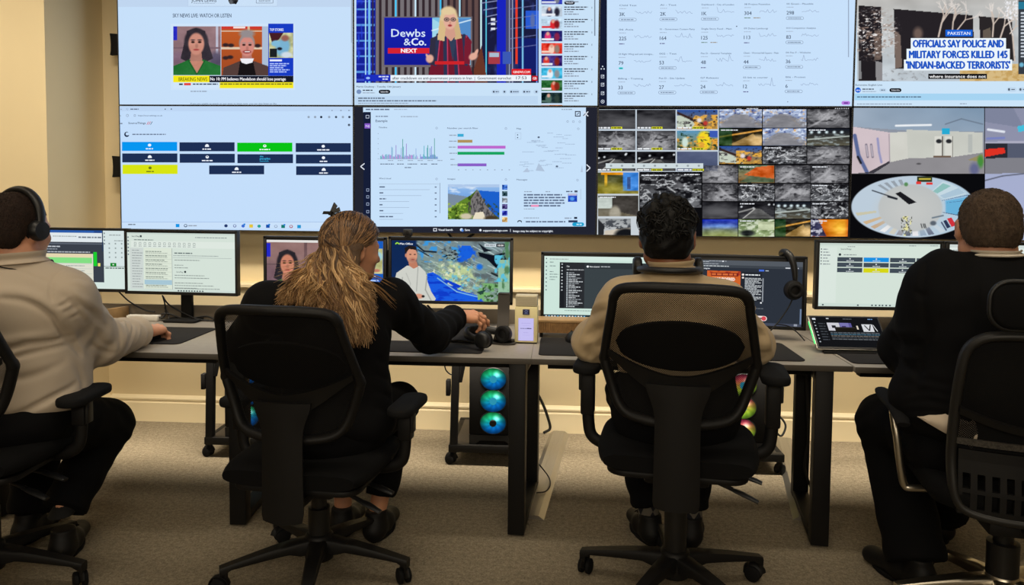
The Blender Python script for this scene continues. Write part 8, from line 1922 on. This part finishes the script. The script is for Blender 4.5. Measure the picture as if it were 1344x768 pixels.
    arr = np.ones((len(cols), 4), np.float32); arr[:, :3] = cols; at.data.foreach_set('color', arr.ravel()); me.polygons.foreach_set('use_smooth', [True] * len(me.polygons)); me.materials.append(hair_m); me.update()
    o = bpy.data.objects.new('hair', me); C.objects.link(o); o.parent = par; o.matrix_parent_inverse = Matrix.Translation(-par.location); return o
long_hair(p2, J, H2)
hb = mat('brown_hair_base', (84, 62, 42), 0.6, noise=(40, 0.3), bump=(120, 0.6, 0.003))
def vol(F, L):
    c = Vector(J['head'])
    F.chain([c + Vector((-0.02, -0.06, 0.0)), c + Vector((-0.04, -0.095, -0.09)), atY(420, 392, 2.415)], [0.046, 0.034, 0.018], 0.05, ((0, 1, 0.2), 0.5))
    F.chain([c + Vector((0.01, -0.06, -0.02)), c + Vector((0.01, -0.10, -0.11)), atY(468, 420, 2.42)], [0.052, 0.036, 0.016], 0.04, ((0, 1, 0.2), 0.5))
cap_hair(p2, J['head'], H2, hb, 0.95, (0.0785, 0.0965, 0.0875), 0.9, (0.0, -0.30), 5, 0.001, name='hair_underlayer', h=0.006, extra=vol, bare=True)
# bow clip
cp = px_pt(434, 279, 2.50); mb = MB()
for s in (-1, 1):
    mb.add([V((0, 0, 0.004)), V((s * 0.026, 0.004, 0.018 if s > 0 else 0.004)), V((s * 0.030, 0.004, -0.006 if s < 0 else 0.004)), V((0, 0, -0.006)), V((0, 0.012, 0.004)), V((s * 0.026, 0.014, 0.018 if s > 0 else 0.004)), V((s * 0.030, 0.014, -0.006 if s < 0 else 0.004)), V((0, 0.012, -0.006))], [(0, 1, 2, 3), (7, 6, 5, 4), (0, 4, 5, 1), (1, 5, 6, 2), (2, 6, 7, 3), (3, 7, 4, 0)])
mb.add([V((-0.004, 0, 0)), V((0.010, 0.003, 0.034)), V((0.020, 0.003, 0.022)), V((0.004, 0, -0.006)), V((-0.004, 0.01, 0)), V((0.010, 0.012, 0.034)), V((0.020, 0.012, 0.022)), V((0.004, 0.01, -0.006))], [(0, 1, 2, 3), (7, 6, 5, 4), (0, 4, 5, 1), (1, 5, 6, 2), (2, 6, 7, 3), (3, 7, 4, 0)])
mb.lathe([(0, -0.008), (0.008, -0.006), (0.009, 0.004), (0, 0.008)], 14, T(0, 0, -0.002))
mb.tube([(0, 0.004, -0.004), (0.02, 0.002, -0.016), (0.05, 0.008, -0.018)], [0.007, 0.009, 0.004], 8)
o = mb.build('hair_clip', m_blk, p2); o.matrix_parent_inverse = Matrix.Translation(-p2.location); o.location = cp
# ================================================================ light
def area(name, loc, size, energy, rgb, rot=(0, 0, 0), spread=180):
    l = bpy.data.lights.new(name, 'AREA'); l.shape = 'RECTANGLE'; l.size, l.size_y = size
    l.energy = energy; l.color = lin(rgb); l.spread = R(spread)
    o = bpy.data.objects.new(name, l); C.objects.link(o); o.location = loc; o.rotation_euler = [R(a) for a in rot]
    return o
WARM = (255, 241, 217)
area('ceiling_lamp', (0.3, 2.85, 2.72), (4.8, 0.22), 62, WARM, (34, 0, 0), spread=88)
area('ceiling_lamp', (0.0, 1.75, 2.73), (4.6, 0.3), 20, WARM, (14, 0, 0), spread=120)  # unseen overhead light, added so the shirts are lit from above
area('rear_fill_light', (-0.4, -1.6, 2.1), (3.6, 0.8), 40, WARM, (76, 0, 0), spread=150)  # fill panel added behind the camera to brighten the sitters' backs
area('floor_band_fill', (-0.2, 3.47, 0.61), (4.6, 0.04), 14, WARM, (14, 0, 0), spread=82)  # no real lamp: added to imitate the video wall's light on the floor
area('ceiling_lamp', (-3.1, 2.5, 2.72), (0.5, 0.5), 20, WARM, (38, 0, 0), spread=130)  # extra unseen light, added to brighten the upper left wall
w = bpy.data.worlds.new('world'); bpy.context.scene.world = w; w.use_nodes = True
w.node_tree.nodes['Background'].inputs[0].default_value = (*lin((90, 84, 76)), 1)
w.node_tree.nodes['Background'].inputs[1].default_value = 0.035
sc = bpy.context.scene
sc.view_settings.view_transform = 'Standard'; sc.view_settings.look = 'None'
sc.view_settings.exposure = 0.0; sc.view_settings.gamma = 1.0; sc.view_settings.use_curve_mapping = False
sc.cycles.use_denoising = True
sc.cycles.max_bounces = 8
sc.cycles.sample_clamp_indirect = 4.0
